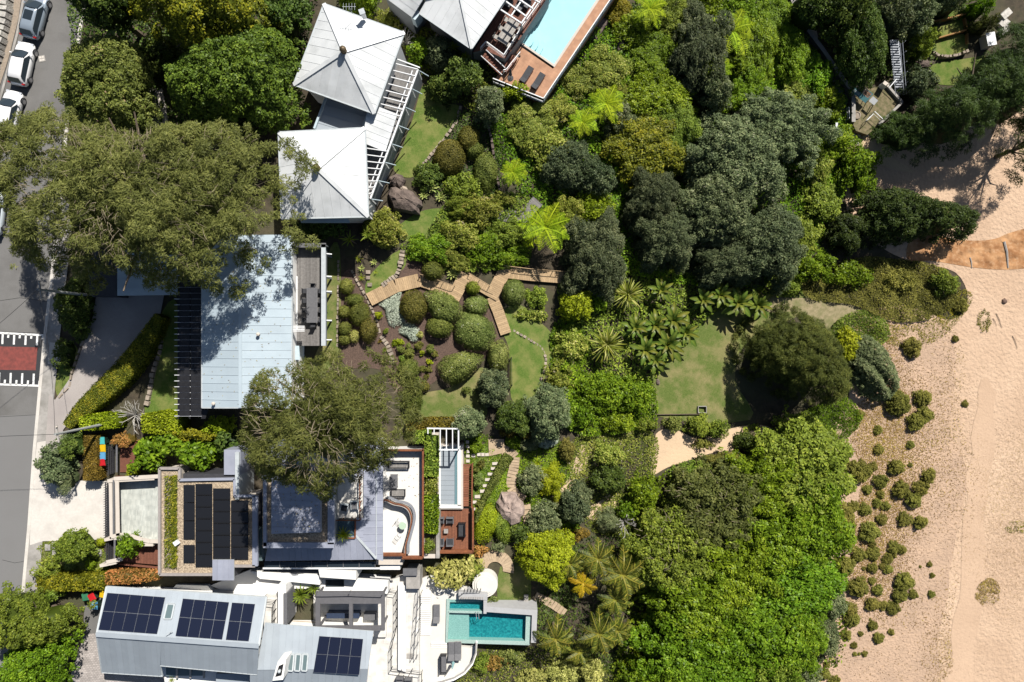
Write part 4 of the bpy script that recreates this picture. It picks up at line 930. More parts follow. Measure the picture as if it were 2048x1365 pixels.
def table_set(tname, px, py, z, L, W, mat_t, mat_c, n_side, ends, rz, lab_t, lab_c, grp, ch=None):
    c = P(px, py, z + .74); t = thing(tname, lab_t, 'table', (c.x, c.y, z), rz, px=(px, py))
    k = 5
    for i in range(k): inst('board', fm('tb%s' % tname, lambda: MB().box((0, 0, .72), (W / k * .97, L, .04)).mesh('board', mat_t)), t, ((i - (k - 1) / 2) * W / k, 0, 0))
    for sx in (-1, 1):
        for sy in (-1, 1): inst('leg', fm('tl' + tname, lambda: MB().box((0, 0, .35), (.08, .08, .7)).mesh('leg', mat_t)), t, (sx * (W / 2 - .1), sy * (L / 2 - .15), 0))
    seat = fm('cs' + tname, lambda: MB().box((0, 0, .45), (.44, .44, .05)).mesh('seat', mat_c)); leg = fm('cl' + tname, lambda: MB().box((0, 0, .22), (.04, .04, .44)).mesh('leg', mat_c)); back = fm('cb' + tname, lambda: MB().box((0, .21, .66), (.44, .04, .36)).mesh('backrest', mat_c))
    spots = []; SL = ['topmost', 'second from top', 'third from top', 'fourth from top']
    for i in range(n_side):
        y = (i - (n_side - 1) / 2) * (L - .3) / max(1, n_side - 1 if n_side > 1 else 1) * .92
        spots += [(-(W / 2 + .22), y, math.pi / 2, SL[n_side - 1 - i] + ' on the left side'), ((W / 2 + .22), y, -math.pi / 2, SL[n_side - 1 - i] + ' on the right side')]
    if ends: spots += [(0, L / 2 + .2, 0, 'at the top end'), (0, -L / 2 - .2, math.pi, 'at the bottom end')]
    ca, sa = math.cos(rz), math.sin(rz)
    for x, y, a, sl_ in spots:
        o = thing(tname.split('_')[0] + '_chair', lab_c + ', ' + sl_, 'chair', (c.x + x * ca - y * sa, c.y + x * sa + y * ca, z), rz + a, grp)
        inst('seat', seat, o); inst('backrest', back, o)
        for u in (-.19, .19):
            for v in (-.19, .19): inst('leg', leg, o, (u, v, 0))
table_set('dining_table', 624, 611, .6, 3.3, 1.05, MIDG, CHAR, 4, True, 0, 'long dark grey dining table on the grey timber balcony', 'dark chair at the long balcony table', 'chairs round the balcony table')
ang = -math.atan2(28, 45)
table_set('teak_table', 1016, 63, -2.1, 2.5, 1.15, TEAK, TEAK, 3, False, ang, 'weathered teak dining table on the red timber deck', 'teak chair at the red deck table', 'teak chairs round the deck table')
def lounger(px, py, z, rz, label, m, frame, L=1.9, W=.62, grp=None, up=.35):
    c = P(px, py, z + .3); t = thing('sun_lounger', label, 'sun lounger', (c.x, c.y, z), rz, grp, px=(px, py))
    inst('mattress', fm('lm%s%.1f' % (m.name, L), lambda: MB().box((0, L * .14, .32), (W, L * .7, .09)).mesh('mattress', m)), t)
    inst('backrest', fm('lb%s%.1f' % (m.name, L), lambda: MB().beam((0, -L * .21, .33), (0, -L * .5, .33 + up), W, .08).mesh('backrest', m)), t)
    inst('frame', fm('lf%s%.1f' % (frame.name, L), lambda: MB().box((0, 0, .24), (W + .06, L, .05)).mesh('frame', frame)), t)
    for a in (-1, 1):
        for b in (-1, 1): inst('leg', fm('ll' + frame.name, lambda: MB().box((0, 0, .12), (.06, .06, .24)).mesh('leg', frame)), t, (a * W * .45, b * L * .42, 0))
lounger(1053, 150, TZ2, ang, 'charcoal sun lounger on the terracotta terrace, nearer the stairs', CHAR, DECKP); lounger(1076, 163, TZ2, ang, 'charcoal sun lounger on the terracotta terrace, nearer the outer corner', CHAR, DECKP)
def umbrella(px, py, z, label, m, h=2.3, base=True, lean=0):
    b = P(px, py, z); t = thing('closed_umbrella', label, 'umbrella', b, 0, px=(px, py))
    inst('pole', MB().tube([(0, 0, 0), (0, 0, h)], .025, 6).mesh('pole', GUT), t)
    inst('canopy', MB().lathe([(.03, h * .38), (.17, h * .42), (.13, h * .6), (.09, h * .85), (.02, h * 1.02)], (0, 0, 0), 8).mesh('canopy', m), t)
    inst('base', MB().lathe([(0, 0), (.3, 0), (.3, .06), (.05, .1), (0, .1)], (0, 0, 0), 14).mesh('base', CHAR), t)
umbrella(1021, 157, TZ2, 'closed dark blue umbrella by the stairs on the pool terrace', mat('navy_canvas', (.05, .07, .10), (.035, .05, .075), 8, .8))
for k, (dx, dy) in enumerate([(1016, 6), (1052, 8), (1038, 14)]):
    c = P(dx, dy, -1.8); t = thing('lounge_chair', 'grey cushioned lounge chair under the white deck pergola, ' + ['leftmost', 'rightmost', 'lowest'][k], 'chair', (c.x, c.y, -2.1), ang, 'lounge chairs under the deck pergola')
    inst('seat', fm('lcs', lambda: MB().box((0, 0, .38), (.75, .75, .16)).mesh('seat', MIDG)), t); inst('backrest', fm('lcb', lambda: MB().box((0, .35, .6), (.75, .12, .35)).mesh('backrest', MIDG)), t)
    inst('frame', fm('lcf', lambda: MB().box((0, 0, .15), (.82, .82, .3)).mesh('frame', CHAR)), t)

# --- lower house: gravel and solar roof, zinc roofs, terraces
def rectpx(x0, y0, x1, y1): return [(x0, y0), (x1, y0), (x1, y1), (x0, y1)]
def boxpx(t, name, m, x0, y0, x1, y1, zt, zb):
    return MB().prism(Z(rectpx(x0, y0, x1, y1), zt), zb, zt).part(name, m, t)
def pv(t, q, nx, ny, m, lift=.08, name='solar_panel', gap=.012, frame=True):
    """grid of solar panels on a quad given by 4 world points (tl, tr, br, bl)"""
    tl, tr, br, bl = q; n = (tr - tl).cross(bl - tl).normalized(); n = n if n.z > 0 else -n
    for i in range(nx):
        for j in range(ny):
            def pt(u, v): return (tl * (1 - u) + tr * u) * (1 - v) + (bl * (1 - u) + br * u) * v
            g = gap / max(.1, (tr - tl).length / nx) / nx; h = gap / max(.1, (bl - tl).length / ny) / ny
            c = [pt(i / nx + g, j / ny + h), pt((i + 1) / nx - g, j / ny + h), pt((i + 1) / nx - g, (j + 1) / ny - h), pt(i / nx + g, (j + 1) / ny - h)]
            a = [v + n * lift for v in c]; b = [v + n * (lift + .035) for v in c]
            o = MB().add(a + b, [(3, 2, 1, 0), (4, 5, 6, 7), (0, 1, 5, 4), (1, 2, 6, 5), (2, 3, 7, 6), (3, 0, 4, 7)]).part(name, PVF if frame else m, t)
            e = [v + (cent(c) - v).normalized() * .014 + n * (lift + .037) for v in c]; MB().add(e, [(0, 1, 2, 3)]).part('cell_glass', m, o)
def zinc_house():
    t = thing('zinc_house', 'modern house with gravel and zinc roofs, black solar panels and white terraces', 'house', P(600, 1030, -2), px=(600, 1030))
    # street block
    z = 2.6
    out = [(320, 937), (360, 937), (360, 960), (470, 958), (470, 992), (511, 992), (511, 1132), (468, 1132), (425, 1149), (320, 1149)]
    MB().prism(Z([(324, 941), (357, 941), (357, 964), (466, 962), (466, 996), (507, 996), (507, 1128), (425, 1144), (324, 1144)], z - .25), -2.5, z - .25).part('wall', WALLC, t)
    slab(Z(out, z - .1), .2, 'roof_slab', GRAVEL, t)
    for i in range(len(out)):
        a, b = out[i], out[(i + 1) % len(out)]; w = .5 if (a[0] == 511 and b[0] == 511) else .22
        MB().beam(P(*a, z), P(*b, z), w, .3).part('parapet', ZINC if w == .5 or i in (2, 3, 4) else mat('parapet_cap', (.30, .27, .25), (.25, .225, .21), 4, .6), t)
    MB().prism(Z(rectpx(329, 950, 353, 1136), z - .04), z - .15, z - .04).part('planter_soil', mat('dry_soil', (.30, .25, .20), (.22, .18, .14), 6, .95), t)
    b = z + .12
    def pan(x0, y0, x1, y1, nx, ny, s=.25): pv(t, [P(x0, y0, b + s), P(x1, y0, b + s), P(x1, y1, b), P(x0, y1, b)], nx, ny, PVB, .0, frame=False)
    for k in range(3): pan(367, 970 + k * 36.4, 390, 1005 + k * 36.4, 1, 1, .1)
    pan(367, 1090, 390, 1125, 1, 1, .1)
    for k in range(7): pan(391, 968 + k * 23.7, 425, 991 + k * 23.7, 1, 1, .2)
    pan(426, 977, 461, 1000, 1, 1, .2)
    for k in range(5):
        for m_ in range(2): pan(426 + m_ * 36, 1001 + k * 23.6, 461 + m_ * 36, 1024 + k * 23.6, 1, 1, .2)
    c = Z([(425, 1120), (468, 1120), (468, 1161), (425, 1161)], 2.9); cr = slab(c, .1, 'canopy', GUT, t); sheets(c, (0, 1, 0), .52, 'roof_sheet', ZINC, cr, rib=.03)
    MB().prism(inset(c, .2), -2, 2.8).part('wall', WALLD, t)
    boxpx(t, 'wall', WALLD, 366, 948, 474, 957, 2.2, -2)
    p = P(353, 1086, z + .1); MB().box((p.x, p.y, z + .1), (.45, .42, .3), .6).part('roof_vent', WHITE, t)
    # glazed link
    boxpx(t, 'glass_link', GLASSG, 512, 1056, 525, 1122, 1.6, -1.5); boxpx(t, 'wall', WALLD, 512, 985, 525, 1056, 1.2, -1.5)
    # rear block: gravel roof with raised zinc lid
    z = 3.4; o = rectpx(525, 955, 669, 1095)
    MB().prism(inset(Z(o, z - .3), .2), -3, z - .3).part('wall', WALLG, t); slab(Z(o, z - .12), .2, 'roof_slab', GRAVEL, t)
    for (x0, y0, x1, y1, w) in ((531, 953, 531, 1092, .3), (663, 953, 663, 1088, .62), (528, 1090, 669, 1090, .5), (525, 955, 669, 955, .3)): MB().beam(P(x0, y0, z), P(x1, y1, z), w, .34).part('parapet', ZINC, t)
    l = [P(543, 962, 4.3), P(641, 962, 4.3), P(641, 1065, 4.0), P(543, 1068, 4.0)]; lr = slab(l, .5, 'raised_roof', ZINC, t); sheets(l, (1, 0, 0), .62, 'roof_sheet', ZINC, lr, rib=.03, lift=.002)
    boxpx(t, 'parapet', ZINC, 448, 900, 481, 950, 2.4, -2); boxpx(t, 'parapet', GUT, 470, 905, 478, 1000, 2.7, -1)
    # lower zinc roof round the balcony
    q = [P(727, 880, 1.5), P(767, 880, .75), P(767, 1122, .75), P(753, 1116, 1.02), P(712, 1073, 1.7), P(727, 1060, 1.5)]
    pz = lambda x, y: P(x, y, .85)
    a = [P(668, 896, 1.9), P(753, 896, 1.2), P(753, 1118, 1.2), P(668, 1040, 1.9)]
    nA = Vector((.09, 0, 1)).normalized()
    def onp(x, y, z0=1.6, s=-.09, x0=700): 
        zz = z0
        for _ in range(6): zz = z0 + s * (P(x, y, zz).x - P(x0, y, zz).x)
        return P(x, y, zz)
    east = [onp(727, 900), onp(766, 900), onp(766, 1122), onp(752, 1117), onp(712, 1072), onp(712, 1040), onp(727, 1037)]
    east = [v for v in east]
    es = slab(east, .12, 'zinc_roof', GUT, t)
    sheets([onp(727, 880), onp(766, 880), onp(766, 1122), onp(754, 1119), onp(727, 1088)], (1, 0, 0), .64, 'roof_sheet', ZINC, es, rib=.03, lift=.012)
    sheets([onp(712, 1036), onp(727, 1036), onp(727, 1087), onp(712, 1072)], (1, 0, 0), .64, 'roof_sheet', ZINC, es, rib=.03, lift=.012)
    # south slope of the zinc roof: falls towards the bottom edge
    e2 = [P(536, 1096, 1.5), P(690, 1096, 1.5), P(712, 1073, 1.62), P(753, 1118, 1.15), P(753, 1121, 1.1), P(530, 1121, 1.1)]
    ss = slab([P(536, 1090, 1.5), P(712, 1073, 1.5), P(753, 1119, 1.1), P(530, 1122, 1.1)], .1, 'zinc_roof', GUT, t)
    sheets([P(536, 1090, 1.5), P(669, 1090, 1.5), P(673, 1076, 1.62), P(712, 1073, 1.62), P(753, 1119, 1.12), P(530, 1122, 1.12)], (0, 1, 0), .6, 'roof_sheet', ZINC, ss, rib=.03, lift=.02)
    MB().beam(onp(712, 1071) + Vector((0, 0, .09)), onp(753, 1117) + Vector((0, 0, .09)), .2, .05).part('hip_cap', GUT, t)
    MB().beam(onp(753, 882) + Vector((0, 0, .07)), onp(753, 1117) + Vector((0, 0, .07)), .07, .07).part('seam_cap', GUT, t)
    MB().prism(Z(rectpx(535, 885, 760, 1115), .3), -3.6, .3).part('wall', WALLW, t)
    bz = Z(rectpx(533, 880, 726, 956), 1.2); bs = slab(bz, .3, 'zinc_roof', GUT, t); sheets(bz, (1, 0, 0), .62, 'roof_sheet', ZINC, bs, rib=.03, lift=.004)
    # recessed balcony
    boxpx(t, 'balcony_floor', STONEP, 669, 953, 726, 1037, 1.30, .3)
    R_ = [P(724, 950, 1.3), P(724, 1036, 1.3), P(669, 1036, 1.3)]
    railing(t, R_, .95, RUST, .9, .03, 0, flat=.1)
    for k in range(12): p = P(723, 956 + k * 6.5, 1.3); MB().beam(p, p + Vector((0, 0, .9)), .03, .03).part('baluster', BLACK, t)
    # planter beside the balcony
    boxpx(t, 'planter_gravel', mat('blue_gravel', (.10, .17, .20), (.03, .06, .08), 12, .8, .03, 20), 670, 1040, 711, 1074, 1.45, .3)
    MB().beam(P(711, 1037, 1.6), P(711, 1076, 1.6), .1, .4).part('planter_edge', RUST, t); MB().beam(P(690, 1076, 1.6), P(711, 1076, 1.6), .1, .4).part('planter_edge', RUST, t)
    # glass awning along the side passage
    for k in range(7):
        x0 = 528 + k * 31.8; boxpx(t, 'awning_panel', GLASSD, x0, 1124, x0 + 31, 1135, .4, .36); MB().beam(P(x0 + 31.4, 1123, .44), P(x0 + 31.4, 1136, .44), .06, .06).part('awning_bar', MIDG, t)
    MB().beam(P(526, 1137, .42), P(800, 1137, .42), .14, .14).part('awning_edge', WHITE, t)
    boxpx(t, 'stone_ledge', WALLC, 752, 1112, 805, 1130, -.6, -4); boxpx(t, 'stone_ledge', WALLW, 760, 1130, 800, 1140, -.9, -4)
    # upper terrace
    tz = -.9
    boxpx(t, 'terrace', mat('terrace_tile', (.60, .585, .555), (.56, .545, .515), 1.2, .8), 762, 900, 846, 1117, tz, -4.5)
    for a, b in (((762, 901), (847, 901)), ((846, 899), (846, 1115)), ((846, 1115), (805, 1115)), ((762, 1109), (812, 1109))):
        MB().beam(P(*a, tz + .45), P(*b, tz + .45), .09, .95).part('steel_parapet', RUST, t)
        MB().beam(P(*a, tz + .95), P(*b, tz + .95), .16, .05).part('parapet_cap', RUST, t)
    # curved inner balustrade
    cv = [(766, 1007), (790, 1008), (808, 1012), (818, 1020), (823, 1034), (822, 1050), (817, 1070), (811, 1092), (806, 1109)]
    cp = smooth_poly(cv)[:-4 * 1 - 0]
    cp = [p for p in cp][: (len(cv) - 1) * 4 + 1]
    for i in range(len(cp) - 1):
        a, b = cp[i], cp[i + 1]
        MB().beam(P(*a, tz + .95), P(*b, tz + .95), .12, .06).part('curved_rail', RUST, t); MB().beam(P(*a, tz + .45), P(*b, tz + .45), .1, .9).part('curved_wall', WALLC, t)
    o2 = [(p[0] + 6, p[1] - 5) for p in cp if p[0] > 764]
    for i in range(len(o2) - 1): MB().beam(P(*o2[i], tz + .5), P(*o2[i + 1], tz + .5), .25, .08).part('glass_rim', mat('steel_rim', (.22, .23, .25), (.19, .2, .22), 5, .35), t)
    # planted strip
    boxpx(t, 'planter_wall', WALLC, 848, 868, 877, 1117, -1.7, -5); boxpx(t, 'planter_kerb', CONCG, 872, 1020, 879, 1117, -1.5, -5)
    MB().prism(Z(rectpx(849, 870, 872, 1108), -1.66), -1.8, -1.66).part('planter_soil', SOIL, t)
    # lap pool under its cover, pergola above the north end
    pz_ = -2.6
    boxpx(t, 'pool_deck', WALLC, 874, 890, 926, 1019, pz_, -6)
    for x0, y0, x1, y1 in ((878, 893, 881, 1012), (915, 893, 922, 1012), (878, 1010, 922, 1017)): boxpx(t, 'coping', WALLW, x0, y0, x1, y1, pz_ + .1, pz_ - .2)
    for k in range(12): boxpx(t, 'cover_slat', COVER, 881.2, 894 + k * 9.7, 909, 903.3 + k * 9.7, pz_ + .05, pz_ - .1)
    boxpx(t, 'water_strip', glass_mat('water_strip', (.12, .2, .22), .6, .05), 909.3, 894, 914.8, 1010, pz_ + .03, pz_ - .1)
    for k in range(6): x = 856 + k * 12.3; MB().beam(P(x, 857, .1), P(x, 900 if k > 1 else 868, .1), .09, .12).part('pergola_rafter', WHITE, t)
    for a, b in (((854, 857), (919, 858)), ((879, 900), (919, 900)), ((917, 857), (917, 901))): MB().beam(P(*a, .1), P(*b, .1), .12, .14).part('pergola_beam', WHITE, t)
    for x, y in ((879, 900), (917, 900), (917, 858)): p = P(x, y, .1); MB().beam(p, Vector((p.x, p.y, -4)), .12, .12).part('post', WHITE, t)
    # red timber ramp and deck
    sheets(Z([(922, 928), (945, 928), (944, 1013), (921, 1013)], -3.0), (1, 0, 0), .24, 'deck_board', DECKR, t, rib=0, gap=.03, t=.05)
    MB().beam(P(945, 927, -2.6), P(944, 1015, -2.6), .12, .7).part('edge_board', RUST, t)
    dk = Z([(872, 1018), (943, 1018), (943, 1101), (872, 1101)], -2.9); MB().prism(dk, -6.5, -2.96).part('deck_base', WALLD, t)
    sheets(dk, (0, 1, 0), .155, 'deck_board', DECKR, t, rib=0, gap=.02, t=.03, lift=-.05)
    for a, b in (((873, 1103), (946, 1103)), ((946, 1103), (946, 1016))): MB().beam(P(*a, -2.4), P(*b, -2.4), .14, 1.0).part('deck_screen', RUST, t); MB().beam(P(*a, -1.9), P(*b, -1.9), .18, .05).part('parapet_cap', RUST, t)
    for k in range(5): p = P(880, 1100, -2.9)
zinc_house()
def seat(name, label, px, py, z, w, d, rz, m, frame, cat='chair', grp=None, back=True, sofa=False):
    c = P(px, py, z + .4); t = thing(name, label, cat, (c.x, c.y, z), rz, grp, px=(px, py)); key = '%s%.2f%.2f%s' % (m.name, w, d, frame.name)
    inst('cushion', fm('sc' + key, lambda: MB().box((0, -.03, .38), (w - .14, d - .14, .14)).mesh('cushion', m)), t)
    if back: inst('backrest', fm('sb' + key, lambda: MB().box((0, d / 2 - .06, .58), (w, .09, .42)).mesh('backrest', frame)), t)
    for s in (-1, 1): inst('arm', fm('sa' + key, lambda: MB().box((0, 0, .3), (.07, d, .5)).mesh('arm', frame)), t, (s * (w / 2 - .035), 0, 0))
    inst('frame', fm('sf' + key, lambda: MB().box((0, 0, .26), (w - .06, d - .06, .06)).mesh('frame', frame)), t)
    for a in (-1, 1):
        for b in (-1, 1): inst('leg', fm('sl' + key, lambda: MB().box((0, 0, .12), (.05, .05, .24)).mesh('leg', frame)), t, (a * (w / 2 - .06), b * (d / 2 - .06), 0))
    return t
def slat_bench(name, label, px, py, z, w, d, m, frame, cat='bench', n=12):
    c = P(px, py, z + .4); t = thing(name, label, cat, (c.x, c.y, z), 0, px=(px, py))
    for i in range(n): inst('slat', fm('bs%.2f%.2f' % (w, d), lambda: MB().box((0, 0, .42), (w * .86 / n * .6, d * .7, .03)).mesh('slat', m)), t, ((i - (n - 1) / 2) * w * .86 / n, 0, 0))
    for y in (-1, 1): inst('frame', fm('bf%.2f' % w, lambda: MB().box((0, 0, .36), (w, .1, .16)).mesh('frame', frame)), t, (0, y * (d / 2 - .05), 0))
    for x in (-1, 1): inst('frame', fm('bg%.2f' % d, lambda: MB().box((0, 0, .36), (.1, d - .2, .16)).mesh('frame', frame)), t, (x * (w / 2 - .05), 0, 0)); inst('leg', fm('bl%.2f' % d, lambda: MB().box((0, 0, .15), (.1, d * .9, .3)).mesh('leg', frame)), t, (x * (w / 2 - .07), 0, 0))
    return t
TZ4 = -.9
sb = slat_bench('slatted_sofa', 'long black slatted sofa at the top of the white terrace', 797, 930, TZ4, 2.1, .75, TEAK, BLACK, 'sofa', 16)
inst('backrest', MB().box((0, .36, .6), (2.1, .06, .4)).mesh('backrest', BLACK), sb)
slat_bench('slatted_bench', 'short black framed slatted bench below the dark terrace table', 796, 987, TZ4, 1.4, .75, TEAK, BLACK, 'bench', 14)
c = P(788, 963, TZ4 + .4); t = thing('low_table', 'dark grey rectangular low table on the white terrace', 'table', (c.x, c.y, TZ4), 0, px=(788, 963))
inst('top', MB().box((0, 0, .38), (.72, 1.35, .06)).mesh('top', MIDG), t)
for a in (-1, 1):
    for b in (-1, 1): inst('leg', fm('ltl', lambda: MB().box((0, 0, .17), (.08, .08, .35)).mesh('leg', CHAR)), t, (a * .28, b * .58, 0))
c = P(805, 1052, TZ4 + .7); t = thing('round_table', 'round pale green cafe table inside the curved rail', 'table', (c.x, c.y, TZ4), 0, px=(805, 1052))
inst('top', MB().lathe([(0, .69), (.36, .69), (.36, .73), (0, .73)], (0, 0, 0), 24).mesh('top', mat('pale_green', (.38, .48, .36), (.35, .45, .33), 3, .5)), t); inst('stem', MB().tube([(0, 0, 0), (0, 0, .69)], .03, 6).mesh('stem', WHITE), t); inst('foot', MB().lathe([(0, 0), (.2, 0), (.2, .02), (0, .03)], (0, 0, 0), 14).mesh('foot', WHITE), t)
def wire_chair(px, py, z, rz, label):
    c = P(px, py, z + .4); t = thing('wire_chair', label, 'chair', (c.x, c.y, z), rz, px=(px, py)); r = .012
    for k in range(5): inst('seat_wire', fm('ww', lambda: MB().beam((0, -.2, .44), (0, .2, .44), .014, .014).mesh('seat_wire', WHITE)), t, (-.2 + k * .1, 0, 0)); inst('back_wire', fm('wb', lambda: MB().beam((0, .2, .44), (0, .26, .8), .014, .014).mesh('back_wire', WHITE)), t, (-.2 + k * .1, 0, 0))
    for y, zz in ((-.2, .44), (.2, .44), (.26, .8)): inst('rim', fm('wr', lambda: MB().beam((-.22, 0, 0), (.22, 0, 0), .025, .025).mesh('rim', WHITE)), t, (0, y, zz))
    for a in (-1, 1):
        for b in (-1, 1): inst('leg', fm('wl', lambda: MB().beam((0, 0, 0), (0, 0, .44), .025, .025).mesh('leg', WHITE)), t, (a * .2, b * .19, 0))
wire_chair(797, 1043, TZ4, .8, 'pale wire chair above the round green cafe table'); wire_chair(797, 1072, TZ4, 2.4, 'pale wire chair below the round green cafe table')
seat('lounge_chair', 'dark reclining chair on the small balcony, left of its pair', 689, 1015, 1.3, .75, .8, -.2, CHAR, GUT); seat('lounge_chair', 'grey reclining chair on the small balcony, beside the rail', 709, 1010, 1.3, .7, .9, .05, MIDG, GUT)
D4 = -2.9
seat('deck_armchair', 'black armchair on the red deck, above the pale ottoman', 900, 1041, D4, .72, .68, 0, CHAR, MIDG); seat('deck_armchair', 'black armchair on the red deck, below the pale ottoman', 900, 1085, D4, .72, .7, math.pi, CHAR, MIDG)
seat('deck_armchair', 'armchair half hidden by the planted strip at the top of the red deck', 881, 1041, D4, .72, .68, 0, CHAR, MIDG); seat('deck_armchair', 'armchair half hidden by the planted strip at the bottom of the red deck', 881, 1085, D4, .72, .7, math.pi, CHAR, MIDG)
seat('deck_sofa', 'black two-seat sofa facing left on the red deck', 924, 1060, D4, 1.35, .75, -math.pi / 2, CHAR, BLACK, 'sofa')
c = P(892, 1063, D4 + .35); t = thing('ottoman', 'small pale square ottoman in the middle of the red deck', 'stool', (c.x, c.y, D4), 0, px=(892, 1063)); inst('cushion', MB().box((0, 0, .3), (.42, .42, .16)).mesh('cushion', TEAK), t); inst('base', MB().box((0, 0, .12), (.34, .34, .22)).mesh('base', CHAR), t)

# forecourt of the lower house: gate, paved court, brown deck
def forecourt():
    t = thing('forecourt_wall', 'cream rendered forecourt walls round the green slate court', 'wall', PG(275, 1020), px=(275, 1020))
    z = 0.9
    for pts in ([(228, 958), (320, 953)], [(222, 1074), (240, 1070), (262, 1072), (285, 1080), (300, 1083), (318, 1083)], [(234, 962), (236, 1072)], [(213, 1125), (245, 1118)]):
        for a, b in zip(pts, pts[1:]): MB().beam(P(*a, z - .8), P(*b, z - .8), .3, 2.2).part('wall', WALLC, t); MB().beam(P(*a, z + .33), P(*b, z + .33), .36, .06).part('coping', WALLC, t)
    boxpx(t, 'paving', GREENP, 238, 960, 319, 1082, -.05, -1.2)
    sheets(Z([(262, 1086), (319, 1086), (319, 1130), (245, 1124)], .0), (0, 1, 0), .3, 'deck_board', DECKP, t, rib=0, gap=.02, t=.04)
    MB().beam(P(240, 1128, .3), P(320, 1136, .3), .1, .3).part('rail', DECKP, t); MB().beam(P(232, 953, .9), P(320, 953, .9), .08, .2).part('rail', DECKP, t)
    for k in range(8): p = P(246 + k * 10, 1142 + k * .5, -.3); MB().box((p.x, p.y, p.z), (.3, .5, .08), .1).part('slat', MIDG, t)
    g = thing('driveway_gate', 'dark slatted driveway gate between the concrete drive and slate court', 'gate', PG(228, 1015), px=(228, 1015))
    for a, b in (((226, 960), (226, 1072)), ((228, 1080), (228, 1118)), ((232, 890), (232, 945))):
        for k in range(5): q = Vector((0, 0, k * .3)); MB().beam(P(*a, -.2) + q, P(*b, -.2) + q, .05, .12).part('slat', WALLD, g)
        n = max(2, int((b[1] - a[1]) / 4.5))
        for k in range(n + 1): p = P(a[0], a[1] + (b[1] - a[1]) * k / n, -.3); MB().beam(p, p + Vector((0, 0, 1.5)), .06, .04).part('bar', WALLD, g)
        MB().beam(P(a[0] + 1.5, a[1], 1.2), P(b[0] + 1.5, b[1], 1.2), .16, .08).part('top_rail', MIDG, g)
    boxpx(t, 'deck', DECKP, 240, 885, 275, 945, -.02, -1.2)
forecourt()

